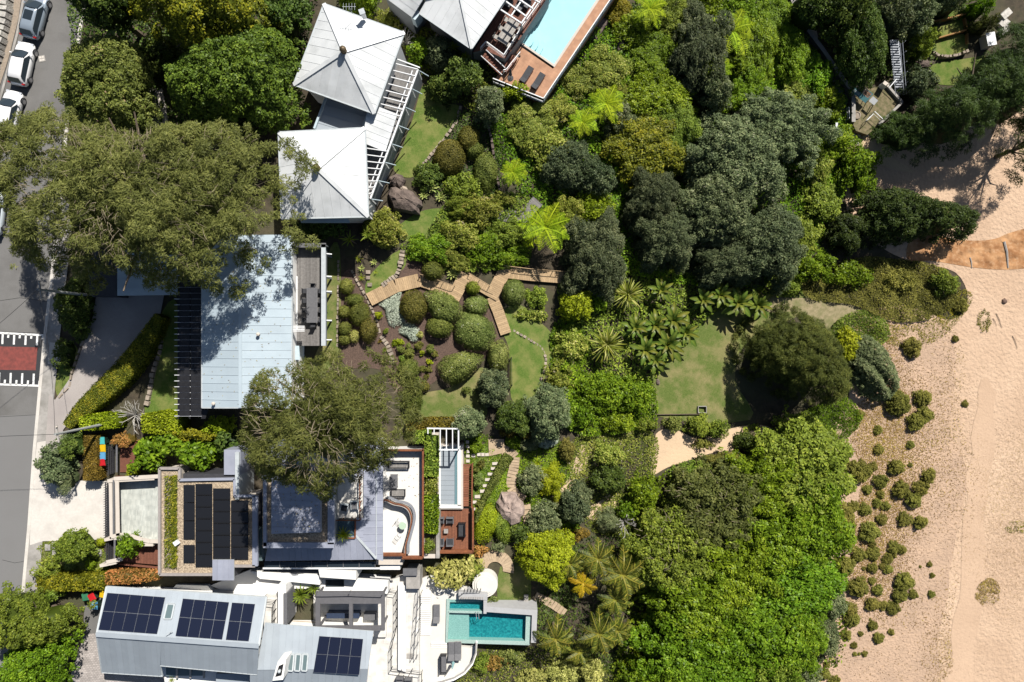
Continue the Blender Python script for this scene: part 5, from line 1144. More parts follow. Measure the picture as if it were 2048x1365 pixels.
# --- bottom house: grey metal roof with navy solar panels, white terraces
def solar_house():
    t = thing('solar_house', 'grey metal-roofed house with navy solar panels and white terraces', 'house', P(480, 1280, -2), px=(470, 1285))
    ez, rz_, sz = 2.4, 4.2, 1.9
    a, b, c, d = P(213, 1174, ez), P(533, 1195, ez), P(518, 1292, rz_), P(193, 1269, rz_)
    e = [P(204, 1345, sz), P(326, 1352, sz), P(323, 1329, sz + .5), P(519, 1343, sz)]
    nrm = (b - a).cross(d - a).normalized()
    def fit(v, p0, n): return v - Vector((0, 0, (v - p0).dot(n) / n.z))
    c = fit(c, a, nrm)
    n2 = (c - d).cross(e[0] - d).normalized(); e = [fit(v, d, n2) for v in e]
    mb = MB(); dn = Vector((0, 0, -.12)); roof = slab([v + dn * .2 for v in (a, b, c, d)], .1, 'roof', GUT, t)
    sheets([a, b, c, d], (d - a), .52, 'roof_sheet', METAL5, roof, rib=.02, ribw=.025)
    r2 = slab([v + dn * .2 for v in (d, c, e[3], e[2], e[1], e[0])], .1, 'roof', GUT, t)
    sheets([d, (d + (c - d) * .4), fit(P(322, 1352, sz), d, n2), e[0]], (e[0] - d), .52, 'roof_sheet', METAL5, r2, rib=.02, ribw=.025); sheets([(d + (c - d) * .4), c, e[3], e[2]], (e[0] - d), .52, 'roof_sheet', METAL5, r2, rib=.02, ribw=.025)
    MB().beam(d + Vector((0, 0, .06)), c + Vector((0, 0, .06)), .4, .06).part('ridge_cap', METAL5, roof)
    for p, q in ((a, b), (e[0], e[1]), (e[2], e[3]), (a, d), (d, e[0]), (b, c)): MB().beam(p - Vector((0, 0, .03)), q - Vector((0, 0, .03)), .14, .14).part('gutter', GUT, roof)
    w = inset(Z([(215, 1180), (528, 1200), (510, 1335), (210, 1338)], 1.7), .5); MB().prism(w, -3.5, 1.75).part('wall', WALLW, t)
    def on(x, y): 
        zz = 3.0
        for _ in range(8): v = P(x, y, zz); zz = a.z - ((v - a).x * nrm.x + (v - a).y * nrm.y) / nrm.z
        return P(x, y, zz)
    for q, nx in (([(215.5, 1186), (331.5, 1195), (315, 1269), (197.5, 1260.5)], 5), ([(366.5, 1197.5), (459, 1205), (445, 1280), (351.5, 1273)], 4), ([(464.5, 1205.5), (511, 1208.5), (498, 1283.5), (452, 1280.5)], 2)): pv(roof, [on(*p) for p in q], nx, 2, PVN, .06)
    def skylight(q, par, onf):
        f = [onf(*p) for p in q]; n = (f[1] - f[0]).cross(f[3] - f[0]).normalized(); n = n if n.z > 0 else -n
        for i in range(4): MB().beam(f[i] + n * .08, f[(i + 1) % 4] + n * .08, .12, .16).part('skylight_frame', GUT, par)
        MB().add([v + n * .12 for v in f], [(0, 1, 2, 3)]).part('skylight_pane', GLASSG, par)
    skylight([(336, 1208), (350, 1209), (344, 1238), (329, 1238)], roof, on)
    p = on(344, 1262); MB().tube([p, p + Vector((0, 0, .5))], .03, 6).part('aerial_mast', GUT, roof); MB().beam(p + Vector((-.3, -.2, .5)), p + Vector((.3, .2, .5)), .05, .04).part('aerial_boom', GUT, roof)
    # second roof to the right
    z0 = 1.6
    A = [P(530, 1246, z0), P(572, 1250, z0), P(747, 1263, z0), P(736, 1338, z0 + .9), P(515, 1338, z0 + .9)]
    n3 = Vector((A[2] - A[1])).cross(A[3] - A[1]).normalized(); n3 = n3 if n3.z > 0 else -n3
    A = [fit(v, A[1], n3) for v in A]
    def on3(x, y):
        zz = 2.0
        for _ in range(8): v = P(x, y, zz); zz = A[1].z - ((v - A[1]).x * n3.x + (v - A[1]).y * n3.y) / n3.z
        return P(x, y, zz)
    r3 = slab([v + dn * .2 for v in A], .1, 'roof', GUT, t); sheets(A, on3(570, 1338) - on3(576, 1250), .62, 'roof_sheet', METAL5, r3, rib=.03)
    B = [on3(500, 1338), on3(736, 1338), P(728, 1420, .8), P(500, 1420, .8)]
    r4 = slab([v + dn * .2 for v in B], .1, 'roof', GUT, t); sheets(B, B[3] - B[0], .62, 'roof_sheet', METAL5, r4, rib=.03)
    MB().prism(inset(Z([(535, 1252), (742, 1265), (730, 1410), (505, 1410)], .7), .5), -4, .75).part('wall', WALLW, t)
    pv(r3, [on3(639, 1272), on3(727, 1278), on3(719, 1350), on3(627, 1345)], 4, 2, PVN, .08)
    for x in (577, 591, 605): skylight([(x + 2, 1308), (x + 12, 1309), (x + 9, 1342), (x - 1, 1341)], r3, on3)
    # white chimney
    q = Z([(556, 1323), (572, 1320), (566, 1360), (545, 1362)], 4.0); MB().prism(q, 1.2, 4.0).part('chimney', WALLW, t); q2 = inset(q, .42); MB().prism(q2, 4.0, 4.02).part('chimney_mouth', BLACK, t)
    p = cent(q2); MB().lathe([(0, 0), (.14, 0), (.14, .25), (.05, .3), (0, .3)], p + Vector((0, 0, .02)), 12).part('flue_pot', GUT, t)
    # bay on the south side
    bay = Z([(323, 1333), (500, 1345), (500, 1420), (323, 1420)], -.3); MB().prism(bay, -3, -.3).part('court', WALLW, t)
    boxpx(t, 'low_roof', METAL5, 432, 1348, 512, 1420, .5, -1)
    for k in range(3): MB().beam(P(354 + k * 27, 1335, .6), P(354 + k * 27, 1356, .2), .16, .14).part('rafter', TEAK, t)
    boxpx(t, 'glass_canopy', GLASSG, 332, 1334, 405, 1352, .35, .3)
    # balcony between the roofs
    boxpx(t, 'balcony_floor', STONEP, 528, 1196, 562, 1278, .6, -2); boxpx(t, 'wall', WALLW, 556, 1170, 572, 1250, 1.4, -2); boxpx(t, 'parapet', MIDG, 567, 1188, 574, 1250, 1.6, -1)
    railing(t, [P(530, 1196, .6), P(553, 1199, .6), P(551, 1272, .6), P(529, 1270, .6)], 1.0, BLACK, .8, .02, 2)
    # white passage and upper slab
    for q, z, mm in (([(420, 1172), (500, 1140), (640, 1152), (640, 1178), (575, 1178), (540, 1195), (470, 1190)], -.6, WALLW), ([(500, 1143), (640, 1152), (640, 1170), (520, 1158)], .1, WALLW),
                     ([(352, 1170), (415, 1172), (425, 1183), (345, 1178)], -.2, WALLW), ([(637, 1140), (712, 1143), (712, 1160), (640, 1155)], .6, WALLW),
                     ([(640, 1155), (712, 1158), (775, 1165), (775, 1188), (632, 1186)], -.9, WALLW)):
        MB().prism(Z(q, z), -4.5, z).part('white_wall', mm, t)
    boxpx(t, 'light_well', GLASSD, 651, 1160, 688, 1174, -.86, -1)
    # grey pergola over the stone terrace
    tz = -1.9; boxpx(t, 'terrace', STONEP, 570, 1185, 772, 1275, tz, -5)
    pz = 1.1
    for (x0, y0, x1, y1) in ((636, 1184, 769, 1208), (632, 1253, 762, 1262)): boxpx(t, 'pergola_beam', GPERG, x0, y0, x1, y1, pz, pz - .25)
    for (x0, x1) in ((631, 640), (698, 705), (762, 769)): boxpx(t, 'pergola_post_beam', GPERG, x0, 1184.5, x1, 1262, pz + .02, pz - .27)
    for x, y in ((635, 1190), (635, 1258), (765, 1190), (763, 1258)): p = P(x, y, pz); MB().beam(p, Vector((p.x, p.y, tz)), .16, .16).part('post', GPERG, t)
    railing(t, [P(636, 1182, pz - .1), P(702, 1181, pz - .1), P(768, 1183, pz - .1)], .8, MIDG, 2.6, .03, 0)
    p = P(741, 1232, tz + .4); MB().box((p.x, p.y, tz + .3), (1.2, .7, .6)).part('built_in_seat', MIDG, t); p = P(690, 1225, tz); MB().box((p.x, p.y, tz + .45), (3.2, .5, .9)).part('outdoor_kitchen', mat('navy_panel', (.03, .045, .08), (.025, .035, .065), 4, .5), t)
    # planter court with timber bench
    MB().beam(P(578, 1247, tz + .5), P(632, 1250, tz + .5), .5, .12).part('timber_bench', DECKY, t)
    # long white terrace, walls and steps
    for q, z, mm in (([(770, 1165), (838, 1140), (838, 1140), (838, 1420), (725, 1420), (745, 1265), (772, 1262)], -2.3, STONEP), ([(796, 1170), (812, 1172), (812, 1345), (796, 1340)], -1.9, WALLW), ([(862, 1150), (905, 1170), (960, 1190), (960, 1200), (898, 1200), (892, 1290), (940, 1296), (955, 1290), (940, 1330), (905, 1365), (880, 1420), (838, 1420), (838, 1160)], -3.2, mat('pool_terrace', (.58, .56, .51), (.53, .51, .465), 1, .8))):
        MB().prism(Z(q, z), -7, z).part('terrace', mm, t)
    railing(t, [P(781, 1178, -2.3), P(795, 1180, -2.3), P(795, 1250, -2.3), P(785, 1290, -2.3), P(785, 1333, -2.3), P(845, 1340, -2.3), P(845, 1420, -2.3)], 1.0, BLACK, 1.0, .02, 2)
    railing(t, [P(838, 1175, -2.3), P(828, 1310, -2.3)], 1.0, MIDG, 1.4, .018, 2); railing(t, [P(845, 1180, -2.3), P(835, 1310, -2.3)], 1.0, MIDG, 1.4, .018, 0)
    boxpx(t, 'stair_head', CONCG, 812, 1140, 840, 1178, -1.4, -4); boxpx(t, 'stair_head_lid', MIDG, 806, 1138, 834, 1152, -1.1, -1.3)
    a0, b0 = P(852, 1190, -2.3), P(852, 1272, -3.2)
    for k in range(19): y = 1192 + k * 4.2; boxpx(t, 'step', WALLW, 841, y, 861, y + 3.2, -2.3 - k * .045, -4)
    for k in range(3): boxpx(t, 'step', WALLW, 862, 1286 + k * 4, 894, 1289 + k * 4, -3.1 - k * .03, -4)
    boxpx(t, 'hatch', TEAK, 803, 1308, 826, 1318, -2.24, -2.4)
    # curved white balustrade at the bottom
    cv = [(953, 1285), (952, 1305), (945, 1325), (930, 1343), (910, 1355), (885, 1363), (860, 1368)]
    for p, q in zip(cv, cv[1:]): MB().beam(P(*p, -2.8), P(*q, -2.8), .16, .9).part('curved_wall', WALLW, t); MB().beam(P(*p, -2.3), P(*q, -2.3), .1, .08).part('rail', CONCG, t)
    # rounded landing
    c = P(970, 1170, -3.4)
    for k in range(3): MB().lathe([(0, -2), (.85 + k * .22, -2), (.85 + k * .22, .2 - k * .12), (0, .2 - k * .12)], (c.x, c.y, -3.4), 28).part('round_step', MATS['pool_terrace'], t)
    railing(t, [P(920, 1186, -3.2), P(930, 1178, -3.2), P(962, 1177, -3.2)], 1.0, MIDG, .35, .018, 0)
solar_house()
def teal_pool():
    z = -3.1; t = thing('plunge_pool', 'teal mosaic lap pool with raised spa and grey surround', 'pool', P(985, 1250, z - 1.3), px=(985, 1250))
    shell = [(893, 1199), (972, 1199), (972, 1221), (1073, 1224), (1070, 1291), (892, 1285)]
    boxpx(t, 'basin_floor', POOLT, 936, 1222, 1058, 1288, z - .75, z - 1.8); boxpx(t, 'shallow_floor', POOLG, 893, 1220, 938, 1286, z - .3, z - 1.8)
    for q, zz, mm in (([(893, 1199), (900, 1199), (895, 1286), (891, 1286)], z + .05, POOLG), ([(893, 1279), (1058, 1283), (1058, 1291), (892, 1286)], z - .04, POOLG), ([(1052, 1232), (1063, 1232), (1060, 1290), (1050, 1289)], z - .02, POOLG),
                      ([(966, 1213), (1075, 1221), (1072, 1286), (1062, 1286), (1064, 1231), (966, 1224)], z + .35, mat('pool_wall_grey', (.36, .36, .36), (.32, .32, .32), 2, .8)),
                      ([(897, 1222), (969, 1223), (969, 1228), (897, 1226)], z + .12, POOLG), ([(917, 1184), (975, 1189), (974, 1201), (917, 1197)], z + .6, MATS['pool_wall_grey']), ([(967, 1189), (975, 1189), (973, 1228), (967, 1228)], z + .55, MATS['pool_wall_grey'])):
        MB().prism(Z(q, zz), z - 2.6, zz).part('pool_wall', mm, t)
    for k in range(11): boxpx(t, 'grate_bar', TEAK, 918 + k * 4.6, 1194.5, 920.6 + k * 4.6, 1199, z + .64, z + .5)
    boxpx(t, 'spa_floor', POOLT, 898, 1198, 968, 1224, z - .5, z - 1.5); boxpx(t, 'spa_bench', POOLG, 900, 1199, 964, 1205, z - .15, z - 1)
    w = Z([(896, 1226), (968, 1228), (1056, 1231), (1054, 1284), (894, 1280)], z - .02); MB().add([Vector((v.x, v.y, z - .06)) for v in w], [tuple(range(5))]).part('water', WATERT, t)
    w = Z([(899, 1199), (968, 1199), (968, 1223), (898, 1222)], z + .05); MB().add(w, [(0, 1, 2, 3)]).part('water', WATERT, t)
    for a in (952, 957): MB().tube([P(a, 1224, z + .1), P(a, 1224, z + .9), P(a + 1, 1238, z + .6), P(a + 1, 1242, z - .6)], .025, 6).part('ladder_rail', GUT, t)
teal_pool()
lounger(873, 1227, -3.2, 0, 'grey sun lounger on the pool terrace, left of the teal pool', MIDG, TEAK, 1.75)
lounger(903, 1302, -3.2, 0, 'grey sun lounger below the teal pool, left of its pair', MIDG, TEAK, 1.75); lounger(916, 1301, -3.2, 0, 'grey sun lounger below the teal pool, right of its pair', MIDG, TEAK, 1.75)
seat('terrace_bench', 'long grey bench with white cushion on the lower pool terrace', 887, 1328, -3.2, 1.8, .62, math.pi / 2, MIDG, BLACK, 'bench')
umbrella(908, 1318, -3.2, 'closed pale teal umbrella at the bottom of the pool terrace', mat('teal_canvas', (.20, .33, .34), (.16, .28, .29), 8, .8), 2.2)
seat('deck_chair', 'grey chair on the bottom white terrace, left one', 800, 1362, -2.3, .7, .8, 0, MIDG, MIDG); seat('deck_chair', 'grey chair on the bottom white terrace, right one', 817, 1364, -2.3, .7, .8, 0, MIDG, MIDG)
seat('balcony_chair', 'black wire chair on the small upper balcony of the solar house', 538, 1262, .6, .5, .5, .4, WHITE, BLACK)
# garden seats and steps near the pool
b = PG(1052, 1202); t = thing('garden_bench', 'grey timber garden bench on the small lawn above the teal pool', 'bench', b, 0, px=(1052, 1202))
for k in range(3): inst('slat', fm('gbs', lambda: MB().box((0, 0, .44), (.13, 1.6, .04)).mesh('slat', TEAK)), t, ((k - 1) * .16, 0, 0))
for y in (-.65, .65): inst('leg', fm('gbl', lambda: MB().box((0, 0, .21), (.42, .08, .42)).mesh('leg', TEAK)), t, (0, y, 0))

# ------------------------------------------------------------------ cars
def loft(mb, secs):
    """secs: list of rings with equal point counts"""
    n = len(secs[0]); b = len(mb.V); V = [p for s in secs for p in s]; F = []
    for i in range(len(secs) - 1):
        for j in range(n): F.append((i * n + j, i * n + (j + 1) % n, (i + 1) * n + (j + 1) % n, (i + 1) * n + j))
    F += [tuple(range(n - 1, -1, -1)), tuple(range((len(secs) - 1) * n, len(secs) * n))]
    mb.add(V, F)
def car(px, py, rz, label, paint, roof=None, L=4.3, W=1.8, Hh=1.48, sunroof=False):
    c = P(px, py, .8); t = thing('parked_car', label, 'car', (c.x, c.y, .035), rz, 'cars parked along the kerb', px=(px, py)); key = paint.name + '%.1f' % L
    def body():
        st = [(-.5, .62, .45, .62), (-.485, .80, .3, .78), (-.44, .93, .24, .95), (-.30, .985, .2, .98), (-.1, 1.0, .2, .95), (.12, 1.0, .2, .93), (.25, .985, .2, .90), (.38, .95, .22, .82), (.455, .84, .26, .70), (.49, .66, .36, .6), (.5, .5, .42, .55)]
        secs = []
        for (s, w, zb, zt) in st:
            w *= W / 2; y = s * L; secs.append([(-w * .8, y, zb), (-w, y, zb + .14), (-w, y, zt - .16), (-w * .9, y, zt - .03), (-w * .55, y, zt + .02), (w * .55, y, zt + .02), (w * .9, y, zt - .03), (w, y, zt - .16), (w, y, zb + .14), (w * .8, y, zb)])
        mb = MB(); loft(mb, secs); return mb.mesh('body', paint, smooth=True)
    def cabin():
        st = [(-.455, .74, .93), (-.42, .70, 1.18), (-.36, .68, Hh - .1), (-.27, .67, Hh - .02), (-.1, .67, Hh), (.04, .66, Hh - .03), (.10, .67, Hh - .1), (.2, .73, 1.1), (.27, .78, .9)]
        secs = []
        for (s, w, zt) in st:
            w *= W / 2; y = s * L; zb = .82; secs.append([(-W / 2 * .9, y, zb), (-(w + (W / 2 * .9 - w) * .35), y, zb + (zt - zb) * .6), (-w * .93, y, zt - .03), (-w * .6, y, zt), (w * .6, y, zt), (w * .93, y, zt - .03), ((w + (W / 2 * .9 - w) * .35), y, zb + (zt - zb) * .6), (W / 2 * .9, y, zb)])
        mb = MB(); loft(mb, secs); return mb.mesh('cabin', paint, smooth=True)
    bo = inst('body', fm('car' + key, body), t); inst('cabin', fm('cab' + key, cabin), t)
    h = Hh; w = W / 2
    ws = fm('ws' + key, lambda: MB().add([(-w * .76, .265 * L, .95), (w * .76, .265 * L, .95), (w * .68, .095 * L, h - .06), (0, .085 * L, h - .02), (-w * .68, .095 * L, h - .06), (0, .285 * L, .96)], [(0, 5, 1, 2, 3, 4)]).mesh('windscreen', GLASSD)); inst('windscreen', ws, t, (0, .02, .03))
    rw = fm('rw' + key, lambda: MB().add([(-w * .70, -.452 * L, .98), (w * .70, -.452 * L, .98), (w * .62, -.372 * L, h - .10), (-w * .62, -.372 * L, h - .10)], [(1, 0, 3, 2)]).mesh('rear_window', GLASSD)); inst('rear_window', rw, t, (0, -.05, .03))
    for s in (-1, 1):
        sw = fm('sw%d' % s + key, lambda: MB().add([(s * w * .925, .22 * L, .96), (s * w * .925, -.40 * L, .98), (s * w * .72, -.33 * L, h - .14), (s * w * .69, .08 * L, h - .10)], [(0, 1, 2, 3)]).mesh('side_window', GLASSD)); inst('side_window', sw, t, (s * .03, 0, 0))
        inst('mirror', fm('mi' + key, lambda: MB().box((0, 0, 0), (.2, .1, .13)).mesh('mirror', paint)), t, (s * (w + .08), .19 * L, .98))
        hl = inst('headlight', fm('hl', lambda: MB().box((0, 0, 0), (.3, .2, .1)).mesh('headlight', mat('lamp_glass', (.5, .52, .55), (.4, .42, .45), 9, .15))), t, (s * w * .66, .462 * L, .66))
        inst('tail_light', fm('tl', lambda: MB().box((0, 0, 0), (.26, .14, .16)).mesh('tail_light', mat('tail_red', (.3, .01, .01), (.22, .01, .01), 9, .2))), t, (s * w * .76, -.468 * L, .82))
        for y in (-.31 * L, .31 * L):
            wh = inst('wheel', fm('tyre', lambda: MB().lathe([(.2, -.1), (.31, -.1), (.335, -.06), (.335, .06), (.31, .1), (.2, .1)], (0, 0, 0), 20).mesh('tyre', CHAR)), t, (s * (w - .07), y, .33), (0, math.pi / 2, 0))
            inst('rim', fm('rim', lambda: MB().lathe([(0, -.112), (.06, -.114), (.21, -.108), (.21, .108), (.06, .114), (0, .112)], (0, 0, 0), 10).mesh('rim', mat('alloy', (.45, .45, .46), (.3, .3, .31), 9, .3, metal=.7))), wh)
            inst('wheel_arch', fm('arch', lambda: MB().lathe([(0, -.02), (.4, -.02), (.4, .02), (0, .02)], (0, 0, 0), 20).mesh('wheel_arch', BLACK)), t, (s * (w - .035), y, .37), (0, math.pi / 2, 0))
    if sunroof: inst('sunroof', MB().add([(-.42, .03 * L, h + .012), (.42, .03 * L, h + .012), (.42, -.17 * L, h + .015), (-.42, -.17 * L, h + .015)], [(0, 3, 2, 1)]).mesh('sunroof', GLASSD), t, (0, 0, .01))
    inst('number_plate', fm('np', lambda: MB().box((0, 0, 0), (.4, .03, .12)).mesh('number_plate', WALLC)), t, (0, -.505 * L, .62))
CARW = mat('white_car_paint', (.66, .66, .66), (.64, .64, .64), 1, .18, spec=.5); CARS = mat('silver_blue_car_paint', (.28, .33, .38), (.26, .31, .36), 1, .22, metal=.25, spec=.5); CARP = mat('pale_car_paint', (.48, .53, .56), (.46, .51, .54), 1, .2, spec=.5)
car(68, 30, -.26, 'silver-blue parked wagon with a dark sunroof, topmost on the street', CARS, L=4.5, sunroof=True)
car(42, 127, -.205, 'white parked hatchback between the silver wagon and another white car', CARW, L=4.2)
car(17, 224, -.235, 'white parked car third from the top, partly under olive foliage', CARW, L=4.25)
car(-14, 425, -.1, 'pale parked car cut off by the left edge of the picture', CARP, L=4.3)
# ------------------------------------------------------------------ wheelie bins
def bin_(px, py, lid, lname, label, rz=0.0, body=None):
    b = PG(px, py, .95); z = float(gz(b.x)); t = thing('wheelie_bin', label, 'bin', (b.x, b.y, z + .1), rz, 'wheelie bins', px=(px, py)); bm = mat('bin_green', (.02, .045, .03), (.016, .036, .025), 5, .5)
    inst('body', fm('bb', lambda: MB().add([(-.22, -.26, .08), (.22, -.26, .08), (.22, .24, .08), (-.22, .24, .08), (-.29, -.34, .95), (.29, -.34, .95), (.29, .34, .95), (-.29, .34, .95)], [(3, 2, 1, 0), (4, 5, 6, 7), (0, 1, 5, 4), (1, 2, 6, 5), (2, 3, 7, 6), (3, 0, 4, 7)]).mesh('body', bm)), t)
    inst('lid', fm('bl' + lname, lambda: MB().add([(-.31, -.37, .95), (.31, -.37, .95), (.31, .36, .95), (-.31, .36, .95), (-.24, -.29, 1.05), (.24, -.29, 1.05), (.26, .33, 1.06), (-.26, .33, 1.06)], [(3, 2, 1, 0), (4, 5, 6, 7), (0, 1, 5, 4), (1, 2, 6, 5), (2, 3, 7, 6), (3, 0, 4, 7)]).mesh('lid', lid)), t)
    inst('handle', fm('bh', lambda: MB().beam((-.22, .4, .92), (.22, .4, .92), .04, .04).mesh('handle', bm)), t)
    for s in (-1, 1): inst('wheel', fm('bw', lambda: MB().lathe([(0, -.03), (.1, -.03), (.1, .03), (0, .03)], (0, 0, 0), 12).mesh('wheel', CHAR)), t, (s * .24, .28, .1), (0, math.pi / 2, 0))
TEAL = mat('teal_lid', (.06, .36, .36), (.05, .32, .32), 4, .4); YEL = mat('yellow_lid', (.55, .36, .01), (.5, .32, .01), 4, .4); BLU = mat('blue_lid', (.09, .27, .45), (.08, .24, .4), 4, .4); RED = mat('red_lid', (.42, .015, .02), (.36, .012, .017), 4, .4); GRN = mat('green_lid', (.04, .16, .08), (.03, .13, .07), 4, .4)
for px, py, m_, n_, l_, r_ in ((204, 882, TEAL, 't', 'teal-lidded wheelie bin at the head of the row by the brown hedge', .05), (206, 897, YEL, 'y', 'yellow-lidded wheelie bin between the teal and the blue one', .02), (206, 912, BLU, 'b', 'blue-lidded wheelie bin below the yellow one by the brown hedge', .0), (205, 925, RED, 'r', 'red-lidded wheelie bin at the foot of the row by the brown hedge', .15),
                               (172, 1194, GRN, 'g', 'green-lidded wheelie bin under the yellow hedge beside the solar house', .2), (185, 1194, RED, 'r', 'red-lidded wheelie bin beside the green one at the solar house', .5), (190, 1211, BLU, 'b', 'pale blue-lidded wheelie bin standing alone on the grey driveway', .0), (207, 1188, YEL, 'y', 'yellow-lidded wheelie bin against the solar house wall', -.2)): bin_(px, py, m_, n_, l_, r_)

# ------------------------------------------------------------------ walls, paths, garden features
def stone_row(name, label, cat, pts, w, h, m, size=.45, hj=.12, group=None):
    """line of separate rough stones along a pixel polyline"""
    c = [PG(*p) for p in pts]; t = thing(name, label, cat, cent(c), 0, px=(sum(p[0] for p in pts) / len(pts), sum(p[1] for p in pts) / len(pts)), group=group)
    for a, b in zip(c, c[1:]):
        L = (b - a).length; n = max(1, round(L / size)); d = (b - a) / n; ang = math.atan2(d.y, d.x)
        for i in range(n):
            p = a + d * (i + .5); l = L / n * R.uniform(.82, .99); ww = w * R.uniform(.8, 1.15); hh = h + R.uniform(-hj, hj); z0 = float(gz(p.x)) - .3
            k = lambda: R.uniform(.8, 1.0)
            V = [(-l / 2 * k(), -ww / 2 * k(), z0), (l / 2 * k(), -ww / 2 * k(), z0), (l / 2 * k(), ww / 2 * k(), z0), (-l / 2 * k(), ww / 2 * k(), z0)]; zt = z0 + .3 + hh
            V += [(v[0] * .92, v[1] * .88, zt + R.uniform(-.03, .03)) for v in V]; ca, sa = math.cos(ang + R.uniform(-.08, .08)), math.sin(ang); V = [(p.x + v[0] * ca - v[1] * sa, p.y + v[0] * sa + v[1] * ca, v[2]) for v in V]
            MB().add(V, [(3, 2, 1, 0), (4, 5, 6, 7), (0, 1, 5, 4), (1, 2, 6, 5), (2, 3, 7, 6), (3, 0, 4, 7)]).part('stone', m, t)
    return t
stone_row('street_wall', 'pale rough stone wall along the top left street edge', 'wall', [(24, -40), (14, 30), (2, 90), (-12, 150)], 1.5, .9, STONEW, .55)
stone_row('street_wall_back', 'grey stone wall behind the pale street wall in the corner', 'wall', [(4, -20), (-2, 30), (-14, 70)], .5, 1.5, CONCG, .8)
stone_row('lawn_edging', 'curved grey stone edging of the lawn below the pergola deck', 'edging', [(922, 212), (915, 240), (898, 268), (872, 300), (850, 326), (836, 340)], .38, .2, STONE, .5)
stone_row('bed_edging', 'long sandstone edging beside the clipped domes and balcony lawn', 'edging', [(703, 540), (716, 565), (730, 590), (745, 620), (755, 645), (760, 668)], .28, .15, STONE, .5)
stone_row('bed_edging', 'wide curved stone edging between mulch bed and small ball shrubs', 'edging', [(762, 672), (775, 690), (784, 712), (783, 730)], .6, .2, STONE, .4)
stone_row('lawn_strip_edging', 'straight stone edging between balcony lawn and clipped domes', 'edging', [(677, 520), (677, 570), (676, 630), (675, 695)], .22, .15, STONE, .45)
stone_row('lawn_ring_edging', 'stone edging round the right side of the small oval lawn', 'edging', [(1025, 660), (1060, 680), (1082, 695), (1092, 715), (1090, 740), (1080, 762)], .3, .1, STONE, .4)
stone_row('rock_steps', 'tumbled stone edging above the timber walk start', 'edging', [(806, 500), (802, 530), (795, 550), (775, 565), (765, 572)], .6, .3, STONE, .35)
stone_row('garden_wall', 'dark stone wall curving down beside the shaded garden path', 'wall', [(975, 245), (985, 290), (990, 340), (1002, 390)], .3, .7, ROCK, .6)
stone_row('drive_edging', 'log and stone edging along the left side of the shaded driveway', 'edging', [(182, 610), (180, 650), (165, 695), (150, 735), (140, 775), (118, 797)], .22, .3, STONE, .7)
stone_row('slope_edging', 'sandstone edging on the slope right of the diagonal hedge', 'edging', [(325, 650), (322, 700), (308, 745), (300, 790), (295, 812)], .5, .3, STONE, .6)
stone_row('terrace_wall', 'curved sandstone retaining wall between two right-hand lawns', 'wall', [(1860, 108), (1880, 117), (1905, 115), (1930, 106)], .35, .6, STONE, .35)
stone_row('boundary_wall', 'low rubble wall beside the lowest right-hand lawn', 'wall', [(1835, 118), (1850, 138), (1868, 160)], .3, .3, STONEW, .4)
stone_row('rock_pile', 'heap of angular pale rocks at the foot of the beach steps', 'rocks', [(1706, 252), (1712, 262), (1722, 270), (1735, 268)], .9, .35, STONEW, .45)
stone_row('rock_pile', 'pale flat boulders on the far right terrace', 'rocks', [(2000, 25), (2012, 40), (1998, 58), (2008, 70)], 1.3, .5, STONEW, .9)
# garden rocks
def rock(px, py, rx, ry, h, m, label, rot=0.0, seed=0):
    b = PG(px, py, h * .5); zb = float(gz(b.x)); s = mpp(zb); g = np.random.default_rng(seed + int(px)); n = 18; rings = [(1.0, 0), (1.02, .35), (.86, .72), (.5, .95), (.15, 1.02)]; mb = MB(); V = []; a = math.radians(rot)
    kk = 1 + g.normal(0, .09, n)
    for (q, z) in rings:
        for j in range(n):
            t = 2 * math.pi * j / n; r = q * kk[j] * (1 + g.normal(0, .03)); x, y = r * rx * s * math.cos(t), r * ry * s * math.sin(t); V.append((x * math.cos(a) - y * math.sin(a), x * math.sin(a) + y * math.cos(a), (z + g.normal(0, .04)) * h - (.3 if z == 0 else 0)))
    F = [(i * n + j, i * n + (j + 1) % n, (i + 1) * n + (j + 1) % n, (i + 1) * n + j) for i in range(len(rings) - 1) for j in range(n)] + [tuple(range((len(rings) - 1) * n, len(rings) * n))]
    o = bpy.data.objects.new('boulder', mesh_np('boulder', V, F, m)); link(o, None, (b.x, b.y, zb)); tag(o, label, 'rock', px=(px, py))
rock(808, 400, 36, 22, 1.4, ROCK, 'large dark brown boulder below the pergola deck', -30); rock(793, 362, 16, 13, .9, ROCK, 'smaller brown boulder above the large dark one', -10); rock(806, 378, 8, 6, .5, STONE, 'pale wedge of rock between the two brown boulders')
rock(1022, 1018, 26, 34, 1.6, ROCKP, 'large pinkish boulder beside the curved garden steps', 25); rock(1195, 60, 13, 30, .8, ROCK, 'dark flat rock below the pool terrace edge', -35); rock(1240, 85, 10, 18, .6, ROCK, 'grey rock half buried in shrubs right of the pool')
rock(1173, 118, 7, 10, .4, STONE, 'small pale squared stone below the pool terrace'); rock(1850, 128, 17, 9, .6, ROCK, 'long flat grey rock beside the lowest right-hand lawn'); rock(1316, 765, 4, 6, .25, ROCK, 'small dark stone on the big lawn')
rock(1940, 276, 6, 5, .4, ROCK, 'dark rock on the shaded sand under the pine'); rock(2010, 603, 5, 5, .3, mat('dead_bush', (.2, .13, .1), (.12, .08, .06), 8, .95), 'small brown clump on the bare upper beach')
